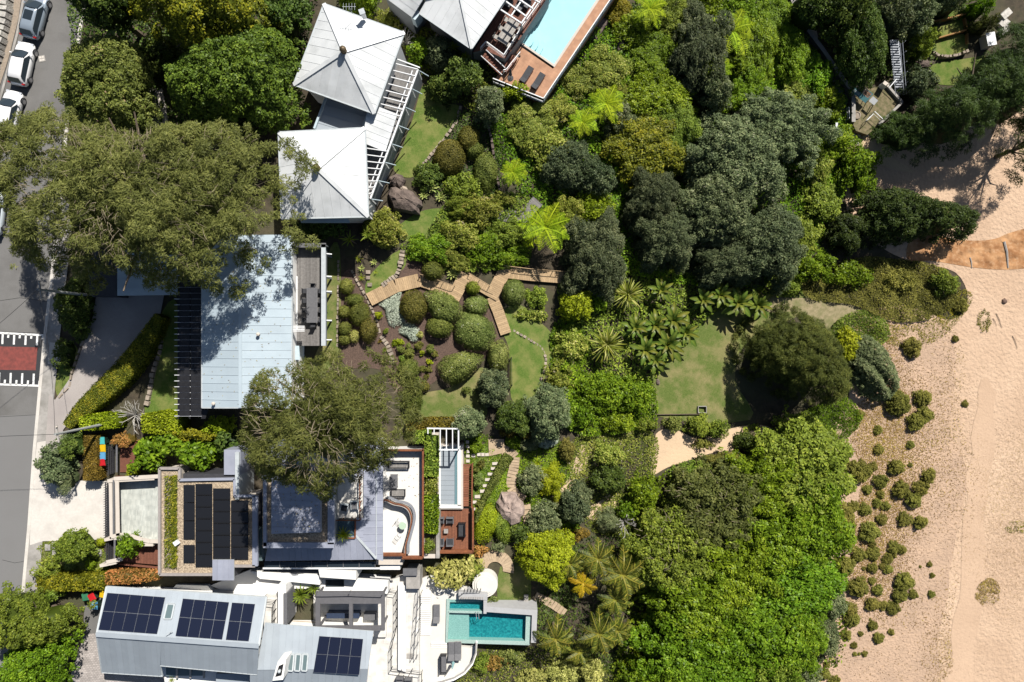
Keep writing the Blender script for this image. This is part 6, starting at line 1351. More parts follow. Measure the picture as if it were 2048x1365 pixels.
# timber boardwalk
def walkway(label, pts, w, m, zoff=.35, pl=.19, name='boardwalk', rail=None):
    c = [PG(*p, zoff) for p in pts]; t = thing(name, label, 'boardwalk', c[0] - Vector((0, 0, zoff)), 0, px=pts[len(pts) // 2])
    for a, b in zip(c, c[1:]):
        d = b - a; L = d.length; n = max(1, round(L / pl)); ang = math.atan2(d.y, d.x); pm = MB().box((0, 0, 0), (L / n * .92, w, .05)).mesh('plank', m)
        for i in range(n):
            p = a + d * ((i + .5) / n); inst('plank', pm, t, p - WL[t] + Vector((0, 0, R.uniform(-.008, .008))), (0, 0, ang + R.uniform(-.008, .008)))
        s = Vector((-d.y, d.x, 0)).normalized() * (w / 2 - .1)
        for q in (s, -s): MB().beam(a + q - Vector((0, 0, .12)), b + q - Vector((0, 0, .12)), .08, .16).part('bearer', m, t)
        for k in range(max(1, int(L / 1.5))):
            p = a + d * ((k + .5) / max(1, int(L / 1.5)))
            for q in (s, -s): MB().beam(p + q - Vector((0, 0, .1)), Vector((p.x + q.x, p.y + q.y, float(gz(p.x)) - .2)), .08, .08).part('stump', m, t)
        if rail:
            o = Vector((-d.y, d.x, 0)).normalized() * (w / 2 + .02) * rail
            MB().beam(a + o + Vector((0, 0, .8)), b + o + Vector((0, 0, .8)), .05, .04).part('hand_rail', m, t)
            for k in range(int(L / 1.2) + 1): p = a + d * (k * 1.2 / L) + o; MB().beam(p, p + Vector((0, 0, .8)), .05, .05).part('rail_post', m, t)
walkway('first stretch of pale timber boardwalk above the silver mounded shrub', [(738, 600), (792, 572), (838, 561)], 1.35, DECKY)
walkway('pale timber boardwalk stretch descending behind the dark domes', [(838, 561), (906, 584)], 1.15, DECKY, .34, rail=1)
walkway('short raised pale timber platform between two boardwalk stretches', [(906, 598), (932, 548)], 1.35, DECKY, .45)
walkway('pale timber boardwalk stretch between platform and forked junction', [(934, 557), (986, 588)], 1.0, DECKY, .36, rail=1)
walkway('pale timber boardwalk stretch climbing right of the forked junction', [(981, 596), (1012, 538)], 1.35, DECKY, .45)
walkway('pale timber boardwalk running right into the dark trees', [(1008, 545), (1060, 551), (1150, 558)], 1.15, DECKY, .4, rail=1)
walkway('pale timber boardwalk dropping to the small oval lawn', [(984, 594), (996, 622), (1012, 668)], 1.15, DECKY, .38)
walkway('weathered grey timber platform in the shrubs above the tree fern', [(1036, 444), (1076, 402)], 1.3, DECKG, .5, name='timber_platform')
walkway('weathered grey timber stair treads left of the grey platform', [(996, 428), (1038, 436)], 1.3, DECKG, .3, .42, name='timber_stairs')
# stepping stones and curved garden steps
def pavers(label, pts, w, l, m, name='stepping_stones', rz=0.0, z=.22, part='paver'):
    c = [PG(*p) for p in pts]; t = thing(name, label, 'stepping stones', cent(c), 0, px=pts[len(pts) // 2])
    for p in c: MB().box((p.x, p.y, float(gz(p.x)) + z - .1), (w * R.uniform(.9, 1.1), l * R.uniform(.9, 1.1), .2), rz + R.uniform(-.06, .06)).part(part, m, t)
pavers('row of pale square stepping stones beside the lap pool', [(935, 884), (936, 893), (936, 903), (936, 912), (936, 922), (947, 911), (958, 909), (966, 909), (974, 909)], .35, .3, WALLC)
pavers('diagonal row of pale stepping stones along the clipped hedge', [(990, 927), (987, 937), (981, 948), (976, 959), (971, 971), (966, 982), (955, 993), (949, 1004), (947, 1018)], .55, .28, WALLC)
pavers('square stepping stones in the small upper lawn', [(737, 545), (737, 556), (740, 570)], .4, .35, STONE)
pavers('dark square pavers in the street garden bed', [(98, 1094), (112, 1090), (112, 1103), (190, 1105), (200, 1105)], .5, .6, CONCG)
def arc_steps(label, c, r0, r1, a0, a1, n, m, z0, dz, px):
    t = thing('garden_steps', label, 'steps', PG(*c), 0, px=px)
    for i in range(n):
        p = a0 + (a1 - a0) * i / n; q = a0 + (a1 - a0) * (i + .94) / n; pts = [(c[0] + r * math.cos(a), c[1] + r * math.sin(a)) for r, a in ((r0, p), (r1, p), (r1, q), (r0, q))]
        z = float(gz(PG(*pts[0]).x)) + z0 + dz * i; MB().prism(Z(pts, z), z - .5, z).part('tread', m, t)
arc_steps('fan of sandstone steps curving below the red deck', (990, 1140), 16, 38, math.radians(190), math.radians(372), 17, mat('sandstone_tread', (.42, .32, .21), (.32, .24, .16), 4, .9, objvar=.12), .15, .0, (990, 1112))
def line_steps(label, pts, w, n, m, z=.26):
    c = [PG(*p) for p in pts]; t = thing('garden_steps', label, 'steps', c[0], 0, px=pts[len(pts) // 2]); tot = sum((b - a).length for a, b in zip(c, c[1:])); 
    for a, b in zip(c, c[1:]):
        k = max(1, round(n * (b - a).length / tot)); d = (b - a) / k; ang = math.atan2(d.y, d.x)
        for i in range(k): p = a + d * (i + .5); MB().box((p.x, p.y, float(gz(p.x)) + z - .15), (d.length * .86, w, .3), ang).part('tread', m, t)
SST = mat('sandstone_tread', (.42, .32, .21), (.32, .24, .16), 4, .9, objvar=.12)
line_steps('curving sandstone garden steps beside the pinkish boulder', [(1005, 900), (1018, 902), (1030, 914), (1028, 935), (1023, 955), (1022, 975), (1032, 990), (1048, 1000)], 1.0, 22, SST)
line_steps('sandstone steps continuing down right of the pinkish boulder', [(1052, 1008), (1054, 1030), (1056, 1055)], .9, 5, SST)
line_steps('pale timber-edged steps in the palm garden', [(1070, 1190), (1085, 1197), (1105, 1208), (1130, 1225)], .8, 9, SST)
drape('sandstone_landing', [(977, 878), (1008, 878), (1010, 905), (978, 912)], SST, .2)
# timber retaining walls of the right-hand lawns
def sleeper_wall(label, pts, h):
    c = [PG(*p, h) for p in pts]; t = thing('retaining_wall', label, 'wall', c[0] - Vector((0, 0, h)), 0, px=pts[0]); TM = mat('sleeper_timber', (.30, .17, .06), (.22, .12, .045), 5, .85, objvar=.12)
    for a, b in zip(c, c[1:]):
        for k in range(3): q = Vector((0, 0, -.1 - k * h / 3)); MB().beam(a + q, b + q, .14, h / 3 * .94).part('sleeper', TM, t)
sleeper_wall('upper yellow timber retaining wall above the right-hand lawn', [(1836, 50), (1940, 26)], .7); sleeper_wall('middle yellow timber retaining wall between the right-hand lawns', [(1876, 76), (1932, 60), (1955, 54)], .6); sleeper_wall('upright yellow timber wall at the right of the lawns', [(1931, 35), (1936, 60), (1937, 86)], .5)
# beach access: path wall, landing with signs, metal stair
pw = thing('path_wall', 'dark concrete wall along the shaded beach path', 'wall', PG(1640, 90), 0, px=(1640, 90))
for a, b in zip([(1572, -30), (1600, 40), (1645, 100), (1690, 165), (1706, 185)], [(1600, 40), (1645, 100), (1690, 165), (1706, 185), (1706, 245)]):
    p, q = PG(*a, 1.0), PG(*b, 1.0); MB().beam(p - Vector((0, 0, .7)), q - Vector((0, 0, .7)), .35, 1.6).part('wall', mat('old_concrete', (.13, .125, .11), (.08, .078, .07), 3, .9), pw); MB().beam(p + Vector((0, 0, .13)), q + Vector((0, 0, .13)), .42, .07).part('coping', CONCG, pw)
ld = thing('beach_landing', 'grassy rock-edged landing with concrete edge at the beach entrance', 'landing', PG(1740, 215), 0, px=(1740, 215))
lp = [(1707, 186), (1770, 170), (1800, 205), (1760, 248), (1735, 270), (1712, 262), (1704, 245)]; q = [PG(*p, .9) for p in lp]; MB().prism(q, [v.z - 2.2 for v in q], [v.z for v in q]).part('slab', mat('dry_grass', (.19, .15, .09), (.085, .085, .035), 3, .95, .03, 12), ld)
for a, b in (((1768, 166), (1803, 206)), ((1803, 206), (1757, 250))): MB().beam(PG(*a, 1.05), PG(*b, 1.05), .25, .4).part('edge', CONCG, ld)
for a, b in (((1741, 229), (1757, 244)), ((1738, 234), (1726, 246))): railing(ld, [PG(*a, .95), PG(*b, .95)], .9, WHITE, 1.2, .03, 1)
p = PG(1714, 231, .95); MB().lathe([(0, 0), (.42, 0), (.42, .08), (.3, .1), (.3, .04), (0, .04)], p, 18).part('round_pit', STONE, ld)
def flat_sign(name, label, px, py, w, h, rz, tilt, m, z=1.4, extra=None, post=True):
    b = PG(px, py, z); zb = float(gz(b.x)) + (.9 if post == 2 else 0); t = thing(name, label, 'sign', (b.x, b.y, zb), rz, px=(px, py)); hz = b.z - zb
    pn = inst('panel', MB().box((0, 0, 0), (w, h, .05)).mesh('panel', m), t, (0, 0, hz), (tilt, 0, 0))
    for s in (-1, 1): inst('post', MB().beam((s * w * .4, 0, -.2), (s * w * .4, 0, hz - .03), .07, .07).mesh('post', CONCG), t)
    for (x, y, ww, hh, mm) in (extra or []): inst('print', MB().box((x, y, .03), (ww, hh, .012)).mesh('print', mm), pn)
    return t
pic = mat('sign_print', (.30, .23, .17), (.06, .075, .09), 3.5, .5, detail=3); pic2 = mat('sign_print_warm', (.42, .27, .17), (.16, .09, .05), 5, .5, detail=3); tealp = mat('sign_teal', (.06, .16, .17), (.045, .13, .14), 3, .5)
flat_sign('information_board', 'large tilted picture information board at the beach entrance', 1723, 185, 2.2, 1.15, -.68, .35, tealp, 1.9, [(0, .25, 2.0, .5, pic), (.55, .2, .7, .5, pic2), (-.4, -.28, .8, .25, mat('sign_pale', (.3, .36, .36), (.2, .26, .26), 5, .5))], 2)
flat_sign('white_sign', 'small white sign panel beside the picture board', 1747, 202, .75, .6, -.68, .5, WHITE, 2.0, None, 2)
flat_sign('white_sign', 'white sign standing left of the beach path steps', 1673, 258, .25, 1.3, 0.05, .2, WHITE, 1.6)
pb = thing('bollard_box', 'white utility box with pole beside the landing wall', 'box', PG(1762, 175, .9), -.6, px=(1762, 175)); inst('cabinet', MB().box((0, 0, .5), (.6, .35, 1.0)).mesh('cabinet', WHITE), pb); inst('lid', MB().box((0, 0, 1.03), (.66, .4, .06)).mesh('lid', WALLC), pb)
b0 = PG(1765, 176, .9); sp = thing('light_pole', 'slender white pole casting a thin shadow over the landing', 'pole', b0, 0, px=(1760, 180)); inst('shaft', MB().tube([(0, 0, 0), (-.15, -.2, 3.0)], .05, 6).mesh('shaft', WHITE), sp); inst('arm', MB().beam((-.15, -.2, 3.0), (-.9, -1.1, 3.0), .08, .06).mesh('arm', WHITE), sp)
ms = thing('metal_stairs', 'grey metal stairs with handrails climbing from the landing', 'stairs', PG(1797, 150), 0, px=(1797, 130))
for k in range(22):
    y = 188 - k * 5; p = PG(1799 - k * .5, y, .5 + k * .12); MB().box((p.x, p.y, p.z), (1.0, .28, .05)).part('tread', mat('galvanised', (.3, .32, .35), (.24, .26, .29), 6, .5), ms)
for x in (1791, 1808, 1813): MB().beam(PG(x, 190, 1.4), PG(x - 8, 82, 4.0), .05, .05).part('hand_rail', MATS['galvanised'], ms)
for k in range(6):
    for x in (1791, 1808): p = PG(x - k * 1.4, 190 - k * 20, .5 + k * .48); MB().beam(p, p + Vector((0, 0, .95)), .05, .05).part('rail_post', MATS['galvanised'], ms)
st = thing('path_steps', 'short concrete steps with metal rail at the end of the shaded path', 'steps', PG(1697, 236), 0, px=(1697, 236))
for k in range(3): p = PG(1698, 229 + k * 6); MB().box((p.x, p.y, p.z + .3 - k * .1), (.8, .28, .3)).part('tread', CONC, st)
railing(st, [PG(1690, 220, .3), PG(1691, 242, .1)], .9, WHITE, .9, .03, 1)
gb = thing('garden_shed', 'small white flat-topped garden cabinet on the far right terrace', 'shed', PG(1967, 88), .18, px=(1967, 88)); inst('body', MB().box((0, 0, .6), (.85, 1.3, 1.2)).mesh('body', WALLC), gb); inst('lid', MB().box((0, 0, 1.24), (1.0, 1.45, .07)).mesh('lid', WHITE), gb); inst('door', MB().box((0, -.66, .6), (.6, .03, 1.0)).mesh('door', TEAK), gb)
gb = thing('timber_bin', 'small open timber box on the big lawn edge', 'box', PG(1403, 819), 0, px=(1403, 819))
for x, y, a, b in ((0, .35, .9, .06), (0, -.35, .9, .06), (.45, 0, .06, .7), (-.45, 0, .06, .7)): inst('side', MB().box((x, y, .2), (a, b, .4)).mesh('side', TEAK), gb)
# fences
def fence(label, pts, h, m, name='fence'):
    c = [PG(*p) for p in pts]; t = thing(name, label, 'fence', c[0], 0, px=pts[0])
    for a, b in zip(c, c[1:]):
        for k in (.35, .7, 1.0): MB().beam(a + Vector((0, 0, h * k)), b + Vector((0, 0, h * k)), .05, .09).part('rail', m, t)
        n = max(1, int((b - a).length / 1.6))
        for i in range(n + 1): p = a + (b - a) * (i / n); MB().beam(p - Vector((0, 0, .2)), p + Vector((0, 0, h)), .08, .08).part('post', m, t)
fence('low timber fence along the bottom of the topiary lawn', [(830, 837), (905, 836)], .7, TEAK); fence('low fence along the bottom edge of the big lawn', [(1308, 829), (1415, 828)], .25, BARK); fence('thin dark fence beside the oval lawn', [(1023, 715), (1024, 770)], 1.0, BLACK)
# power poles and wires
def pole(bx, by, h, label, arms=True):
    b = PG(bx, by); t = thing('power_pole', label, 'pole', b, 0, px=(bx, by)); inst('shaft', MB().tube([(0, 0, -.2), (0, 0, h)], [.15, .1], 10).mesh('shaft', mat('grey_pole', (.3, .31, .3), (.22, .23, .22), 5, .8)), t)
    inst('crossarm', MB().box((0, 0, h - .35), (.12, 1.5, .12), .15).mesh('crossarm', TEAK), t)
    for y in (-.6, 0, .6): inst('insulator', MB().lathe([(0, 0), (.06, 0), (.07, .08), (.04, .16), (0, .16)], (0, y, h - .28), 8).mesh('insulator', WALLC), t)
    return b + Vector((0, 0, h))
t1 = pole(223, 846, 8.2, 'grey power pole leaning over the lime hedge by the street'); t2 = pole(190, 592, 8.0, 'power pole in the deep shade beside the street')
def wire(label, a, b, sag=.5): MB().tube([a + (b - a) * (k / 12) - Vector((0, 0, sag * 4 * (k / 12) * (1 - k / 12))) for k in range(13)], .018, 4).top('power_line', BLACK, label, 'wire', loc=a)
wire('power line crossing the street from the lime hedge pole', t1, P(-200, 884, 8)); wire('power line running between the two street poles', t1, t2); wire('power line leaving the shaded pole down the street', t2, P(-150, 760, 8))
# beach bits
def driftwood(px, py, L, rz, label, r=.05, m=BONE):
    b = PG(px, py, .1); t = MB().tube([(-L / 2, 0, 0), (-L * .1, .04 * L, .02), (L / 2, 0, 0)], [r, r * .9, r * .5], 6).mesh('driftwood', m); o = bpy.data.objects.new('driftwood', t); link(o, None, b); o.rotation_euler = (0, 0, rz); tag(o, label, 'driftwood', px=(px, py))
driftwood(2012, 510, 3.0, -1.42, 'pale log lying across the wet clay channel', .14, TEAK); driftwood(1942, 526, 1.2, -1.4, 'short pale stick at the lower edge of the clay channel', .07, TEAK)
driftwood(1998, 642, 1.8, -1.2, 'thin dark stick on the bare sand, longest of three', .03, BARK); driftwood(1990, 645, 1.0, -1.1, 'thin dark stick left of the longest one on the sand', .025, BARK); driftwood(2030, 685, 1.5, -1.2, 'thin curved dark stick near the right edge of the sand', .03, BARK)
driftwood(1780, 700, .8, .6, 'short stick on the littered sand beside the round shrub', .03, BARK)
ws = thing('garden_stairs', 'pale slatted stairs between the pink-flowered tree and the dense green tree', 'stairs', PG(318, 225), 0, px=(318, 225))
for k in range(14): p = PG(311 + k * 1.1, 180 + k * 6, .35); MB().box((p.x, p.y, p.z), (1.2, .24, .12), -.12).part('tread', WALLC, ws)
for o_ in (-.62, .62): MB().beam(PG(311, 177, .2) + Vector((o_, 0, 0)), PG(326, 264, .2) + Vector((o_, 0, 0)), .07, .2).part('stringer', WALLC, ws)

# ------------------------------------------------------------------ trees and shrubs
def T5(p): return [(x / 3, 455 + y / 3) for x, y in p]
def T6(p): return [(512 + x / 3, 455 + y / 3) for x, y in p]
E = ell
# street side, top left
plant('olive_tree', 'huge feathery olive-green tree overhanging street and blue roof', 'tree', [(-30, 250), (30, 232), (75, 212), (150, 240), (260, 262), (350, 250), (450, 240), (530, 268), (575, 300), (570, 360), (560, 420), (580, 460), (560, 500), (500, 520), (470, 560), (415, 595), (390, 560), (330, 575), (285, 560), (240, 545), (180, 560), (120, 535), (70, 510), (24, 524), (12, 480), (14, 440), (8, 400), (-30, 370)], 15, 'feather', 'olive', 8.5, .45, 9, twigs=800, core=.6, dens=1.3, cscale=1.05)
plant('olive_tree', 'big feathery olive-green tree beside the gravel roof house', 'tree', [(485, 800), (500, 765), (535, 735), (600, 718), (680, 712), (760, 720), (805, 745), (822, 800), (815, 860), (790, 915), (750, 945), (700, 965), (650, 1000), (620, 985), (560, 962), (500, 935), (478, 880)], 17.5, 'feather', 'olive2', 11, .4, 8, twigs=450, core=.5, dens=1.25, cscale=1.0)
plant('fig_tree', 'yellow-tipped dark fig tree at the top left of the picture', 'tree', [(255, -20), (330, -40), (450, -40), (520, -10), (545, 40), (520, 70), (460, 75), (430, 110), (390, 115), (345, 75), (290, 60), (262, 25)], 10, 'broad', 'figy', 3.5, .3, 7)
plant('fig_tree', 'dense green rounded tree left of the pyramid roofs', 'tree', [(338, 170), (370, 130), (420, 110), (470, 75), (540, 55), (590, 85), (605, 110), (590, 180), (595, 230), (560, 262), (500, 245), (440, 245), (380, 235), (345, 205)], 9, 'broad', 'fig', 3, .3, 7)
plant('oleander', 'grey-green tree with pale pink flowers beside the street', 'tree', [(165, 95), (220, 70), (265, 85), (300, 120), (303, 160), (295, 210), (292, 260), (240, 275), (180, 255), (135, 220), (132, 160), (140, 120)], 6.5, 'fine', 'oleander', 1.5, .2, 6)
plant('shade_tree', 'very dark tree overhanging the top of the street', 'tree', E(205, 10, 58, 45), 10, 'broad', 'dark', 4, .25)
plant('shade_tree', 'dark tree in the gap left of the upper pyramid roof', 'tree', E(572, 25, 40, 55), 6, 'broad', 'dark', 2, .2)
plant('garden_shrub', 'bright green shrub above the upper pyramid roof', 'shrub', E(712, -2, 42, 32), 4.5, 'broad', 'bright', 0, .1)
plant('garden_shrub', 'dark shrub filling the shaded gap below the yellow-tipped fig', 'shrub', E(330, 115, 45, 40), 3, 'broad', 'dark', 0, .1)
plant('garden_shrub', 'low dark shrub under the big olive tree by the driveway', 'shrub', E(155, 610, 32, 62), 3.2, 'fine', 'dark', 0, .1)
plant('garden_shrub', 'dark shrub in the narrow verge beside the speed hump', 'shrub', E(133, 705, 18, 42), 1.6, 'fine', 'dark', 0)
plant('garden_shrub', 'pale-flowered shrub at the foot of the lower pyramid roof', 'shrub', E(640, 458, 55, 18), 2.6, 'broad', 'dark', 0)
plant('wattle_shrub', 'mottled brown-green shrub right of the lower pyramid roof corner', 'shrub', E(765, 455, 42, 40, 20), 2.6, 'fine', 'mixed', 0)
# long clipped hedge and street hedges
def hedge_run(kind, label, cat, pts, w, h, pal, sty='clip', base=None, dens=1.0):
    """clipped hedge that follows a pixel polyline; pts may carry a third value: width factor"""
    c = [PG(p[0], p[1], h) if base is None else P(p[0], p[1], base + h) for p in pts]; ww = [w * (p[2] if len(p) > 2 else 1) for p in pts]
    cl, LL, WW, cov = STY[sty][:4]; g = np.random.default_rng(int(pts[0][0] * 3 + pts[0][1])); pos = []; nr = []; core = MB()
    for i in range(len(c) - 1):
        a, b = c[i], c[i + 1]; d = b - a; L = d.length; dh = Vector((d.x, d.y, 0)).normalized(); s = Vector((-dh.y, dh.x, 0)); n = int(cov * dens * L * (w + 2 * h) / (LL * WW * .55)); 
        u = g.random(n); v = g.uniform(-1, 1, n); W_ = (ww[i] * (1 - u) + ww[i + 1] * u) / 2; per = (W_ + h); q = v * per; top = np.abs(q) < W_
        off = np.where(top, q, np.sign(q) * W_); zz = np.where(top, 0, -(np.abs(q) - W_)); A = np.array(a)[None] + np.array(d)[None] * u[:, None] + np.array(s)[None] * (off * (1 + g.normal(0, .05, n)))[:, None]
        A[:, 2] += zz + g.normal(0, .05, n) - .12 * (np.abs(off) / np.maximum(W_, .05)) ** 4 * top; N_ = np.where(top[:, None], np.array([0, 0, 1.0])[None], np.sign(q)[:, None] * np.array(s)[None]); pos.append(A); nr.append(N_)
        z0 = (float(gz(a.x)), float(gz(b.x))) if base is None else (base, base); qa, qb = s * (ww[i] / 2 - .1), s * (ww[i + 1] / 2 - .1); dn = Vector((0, 0, -.12))
        core.add([Vector(((a + qa).x, (a + qa).y, z0[0])), Vector(((b + qb).x, (b + qb).y, z0[1])), Vector(((b - qb).x, (b - qb).y, z0[1])), Vector(((a - qa).x, (a - qa).y, z0[0])), a + qa + dn, b + qb + dn, b - qb + dn, a - qa + dn], [(4, 7, 6, 5), (0, 4, 5, 1), (2, 6, 7, 3), (0, 3, 7, 4), (1, 5, 6, 2)])
    pos = np.concatenate(pos); nr = np.concatenate(nr); M = len(pos); nrm = unit(nr + g.normal(0, .45, (M, 3))); t = unit(g.normal(0, 1, (M, 3))); tan = unit(t - nrm * (t * nrm).sum(1, keepdims=True))
    V, F = leaf_quads(pos, nrm, tan, LL * g.uniform(.7, 1.3, M), WW * g.uniform(.7, 1.3, M)); f = np.sin(pos[:, 0] * 1.3 + 1) * np.sin(pos[:, 1] * 1.1) * .5 + np.sin(pos[:, 0] * 3.1 + pos[:, 1] * 2.3) * .5; a_ = np.repeat(np.clip(.5 + .2 * f + g.normal(0, .2, M), 0, 1), 4)
    nV = len(V); F = np.concatenate([F, np.array(core.F) + nV]); V = np.concatenate([V, np.array(core.V)]); a_ = np.concatenate([a_, np.full(len(core.V), .1)]); o0 = c[0]; LEAFS[0] += len(F)  # hedge core takes a dark leaf value as its inner shade
    o = bpy.data.objects.new(kind, mesh_np(kind, V - np.array(o0), F, PAL[pal], a_)); link(o, None, o0); tag(o, label, cat, px=(pts[len(pts) // 2][0], pts[len(pts) // 2][1])); return o
hedge_run('clipped_hedge', 'long diagonal clipped hedge with yellow tips beside the driveway', 'hedge', [(132, 853, .55), (160, 822, 1), (200, 785, 1.25), (240, 748, 1.35), (275, 705, 1.25), (300, 665, .95), (318, 632, .6)], 1.5, 1.6, 'hedge')
hedge_run('lime_hedge', 'lime hedge left of the bleached bare shrub', 'hedge', [(158, 848, .8), (185, 845), (232, 842, .9)], 1.5, 1.9, 'lime', 'low')
hedge_run('lime_hedge', 'bright lime hedge along the bottom of the black pergola', 'hedge', [(282, 848, .9), (320, 846, 1.15), (362, 848)], 1.8, 2.0, 'lime', 'low')
plant('lime_shrub', 'rounded lime shrub right of the black pergola end', 'shrub', E(440, 852, 30, 22), 2.2, 'low', 'lime', 0)
plant('lime_shrub', 'yellow-green strappy shrub row below the black pergola', 'shrub', E(395, 868, 60, 14), 2.0, 'low', 'yellow', 0)
hedge_run('brown_hedge', 'upright brown-yellow clipped hedge beside the coloured bins', 'hedge', [(180, 872), (180, 918), (180, 962)], 1.25, 1.6, 'rust')
hedge_run('yellow_hedge', 'yellow-green hedge along the boundary above the solar house', 'hedge', [(72, 1172), (110, 1168), (160, 1168), (208, 1165)], 1.4, 1.7, 'yellow', 'low')
hedge_run('red_hedge', 'mottled red and green hedge beside the brown slatted deck', 'hedge', [(210, 1158), (262, 1156), (314, 1152, .8)], 1.1, 1.5, 'red', 'low')
hedge_run('box_hedge', 'short lime clipped hedge left of the forecourt wall', 'hedge', [(262, 930), (262, 952)], .8, 1.0, 'lime'); hedge_run('box_hedge', 'upright yellow-green hedge beside the forecourt timber deck', 'hedge', [(281, 888), (281, 930)], .8, 1.2, 'hedge')
plant('street_shrub', 'grey-green bushy shrub where the footpath meets the concrete drive', 'shrub', E(120, 925, 30, 46), 2.6, 'fine', 'grey', 0); plant('street_shrub', 'soft blue-green shrub below the brown clipped hedge', 'shrub', E(140, 960, 22, 26), 1.5, 'needle', 'grey', 0, lscale=.6); plant('street_shrub', 'dark leafy shrub left of the brown clipped hedge', 'shrub', E(152, 890, 26, 30), 2.2, 'fine', 'dark', 0)
plant('street_tree', 'small round green tree below the concrete driveway', 'tree', E(152, 1092, 38, 33), 3.6, 'fine', 'mid', 1.0, .08); plant('garden_shrub', 'green shrub left end of the yellow hedge', 'shrub', E(100, 1140, 28, 24), 1.8, 'fine', 'mid', 0)
plant('garden_shrub', 'small lime ball shrub beside the round street tree', 'shrub', E(204, 1084, 12, 8), .8, 'clip', 'lime', 0); plant('garden_shrub', 'upright green clipped shrub in the street garden bed', 'shrub', E(183, 1127, 10, 15), .9, 'clip', 'bright', 0); plant('garden_shrub', 'blue-green low mound in the street garden bed', 'shrub', E(140, 1135, 14, 12), .6, 'clip', 'gcl', 0); plant('garden_shrub', 'green shrub poking through the yellow hedge', 'shrub', E(118, 1182, 22, 14), 1.6, 'fine', 'mid', 0)
plant('court_tree', 'small green tree in the corner of the slate court', 'tree', E(257, 1089, 26, 24), 3.0, 'fine', 'bright', 1.0, .06, base=-.4)
plant('street_tree', 'broad green tree at the bottom left, upper of two', 'tree', [(-20, 1185), (30, 1182), (75, 1195), (82, 1225), (140, 1212), (162, 1225), (150, 1265), (110, 1280), (40, 1290), (-20, 1275)], 6, 'fine', 'mid', 1.8, .2, dens=1.1); plant('street_tree', 'broad green tree at the bottom left, lower of two', 'tree', [(20, 1290), (90, 1270), (145, 1265), (150, 1310), (135, 1350), (110, 1400), (-20, 1400), (-10, 1350), (25, 1340)], 5.5, 'fine', 'bright', 1.6, .2)
plant('leafy_shrub', 'big-leaved tropical shrub left of the gravel roof', 'shrub', E(305, 905, 34, 36), 2.6, 'big', 'bright', 0); plant('leafy_shrub', 'bright big-leaved shrub above the gravel roof planter', 'shrub', E(345, 888, 34, 26), 2.8, 'big', 'vivid', 0); plant('leafy_shrub', 'glossy tropical shrub beside the dark roof edge', 'shrub', E(405, 905, 40, 30), 2.6, 'big', 'bright', 0); plant('leafy_shrub', 'dark tropical shrub under the second olive tree', 'shrub', E(460, 890, 30, 35), 2.4, 'big', 'dark', 0)
plant('garden_shrub', 'reddish shrub between the bins and the timber forecourt deck', 'shrub', E(252, 880, 26, 14), 1.6, 'low', 'red', 0)
# bleached bare shrub
def bare_shrub(px, py, rpx, h, label, m=BONE, n=26):
    b = PG(px, py, h * .6); t = thing('bare_shrub', label, 'shrub', (b.x, b.y, float(gz(b.x))), 0, px=(px, py)); g = random.Random(int(px)); r = rpx * mpp(b.z)
    for i in range(n):
        a = g.uniform(0, 6.28); l = r * g.uniform(.5, 1.0); z = h * g.uniform(.55, 1.05); k = g.uniform(-.5, .5); pts = [(0, 0, .1), (math.cos(a) * l * .4, math.sin(a) * l * .4, z * .7), (math.cos(a + k * .4) * l * .75, math.sin(a + k * .4) * l * .75, z * .95), (math.cos(a + k) * l, math.sin(a + k) * l, z)]
        mb = MB().tube(pts, [.045, .035, .025, .01], 4)
        for q in range(2): e = Vector(pts[2]); b2 = a + g.uniform(-1.2, 1.2); mb.tube([e, e + Vector((math.cos(b2) * l * .3, math.sin(b2) * l * .3, g.uniform(-.1, .2)))], [.02, .008], 3)
        inst('branch', mb.mesh('branch', m), t)
bare_shrub(262, 832, 40, 1.8, 'bleached leafless shrub between the lime hedges'); bare_shrub(810, 80, 24, 2.4, 'grey bare twiggy shrub right of the upper pyramid roof', BONE, 22); bare_shrub(868, 85, 15, 2.2, 'small bare twiggy shrub between pyramid roof and pool house', BONE, 14); bare_shrub(1251, 1050, 24, 4.0, 'pale dead spiky stem beside the large canopy', BONE, 16)
# around the pavilion house garden
for a in [('garden_shrub', 'green shrub below the bare twigs beside the pergola deck', E(838, 108, 26, 30), 2.2, 'broad', 'bright'), ('garden_shrub', 'dark blue-green shrub left of the strappy plants', E(880, 112, 30, 34), 3.2, 'fine', 'greyd'), ('garden_tree', 'dark green tree below the pool house wall', E(925, 150, 38, 34), 4.2, 'broad', 'dark'), ('garden_tree', 'grey-green rounded tree below the pool terrace corner', E(980, 207, 30, 32), 4.5, 'fine', 'grey'), ('garden_shrub', 'yellow-green shrub under the pool terrace corner', E(1030, 190, 40, 20), 2.2, 'broad', 'lime'), ('garden_shrub', 'dark shrub casting shade on the lawn top', E(890, 185, 34, 26), 2.6, 'broad', 'dark'), ('garden_shrub', 'grey twiggy shrub left of the pool house wall', E(775, 42, 26, 20), 2.0, 'fine', 'mixed')]:
    plant(a[0], a[1], 'tree' if 'tree' in a[0] else 'shrub', a[2], a[3], a[4], a[5], 0 if 'shrub' in a[0] else None)
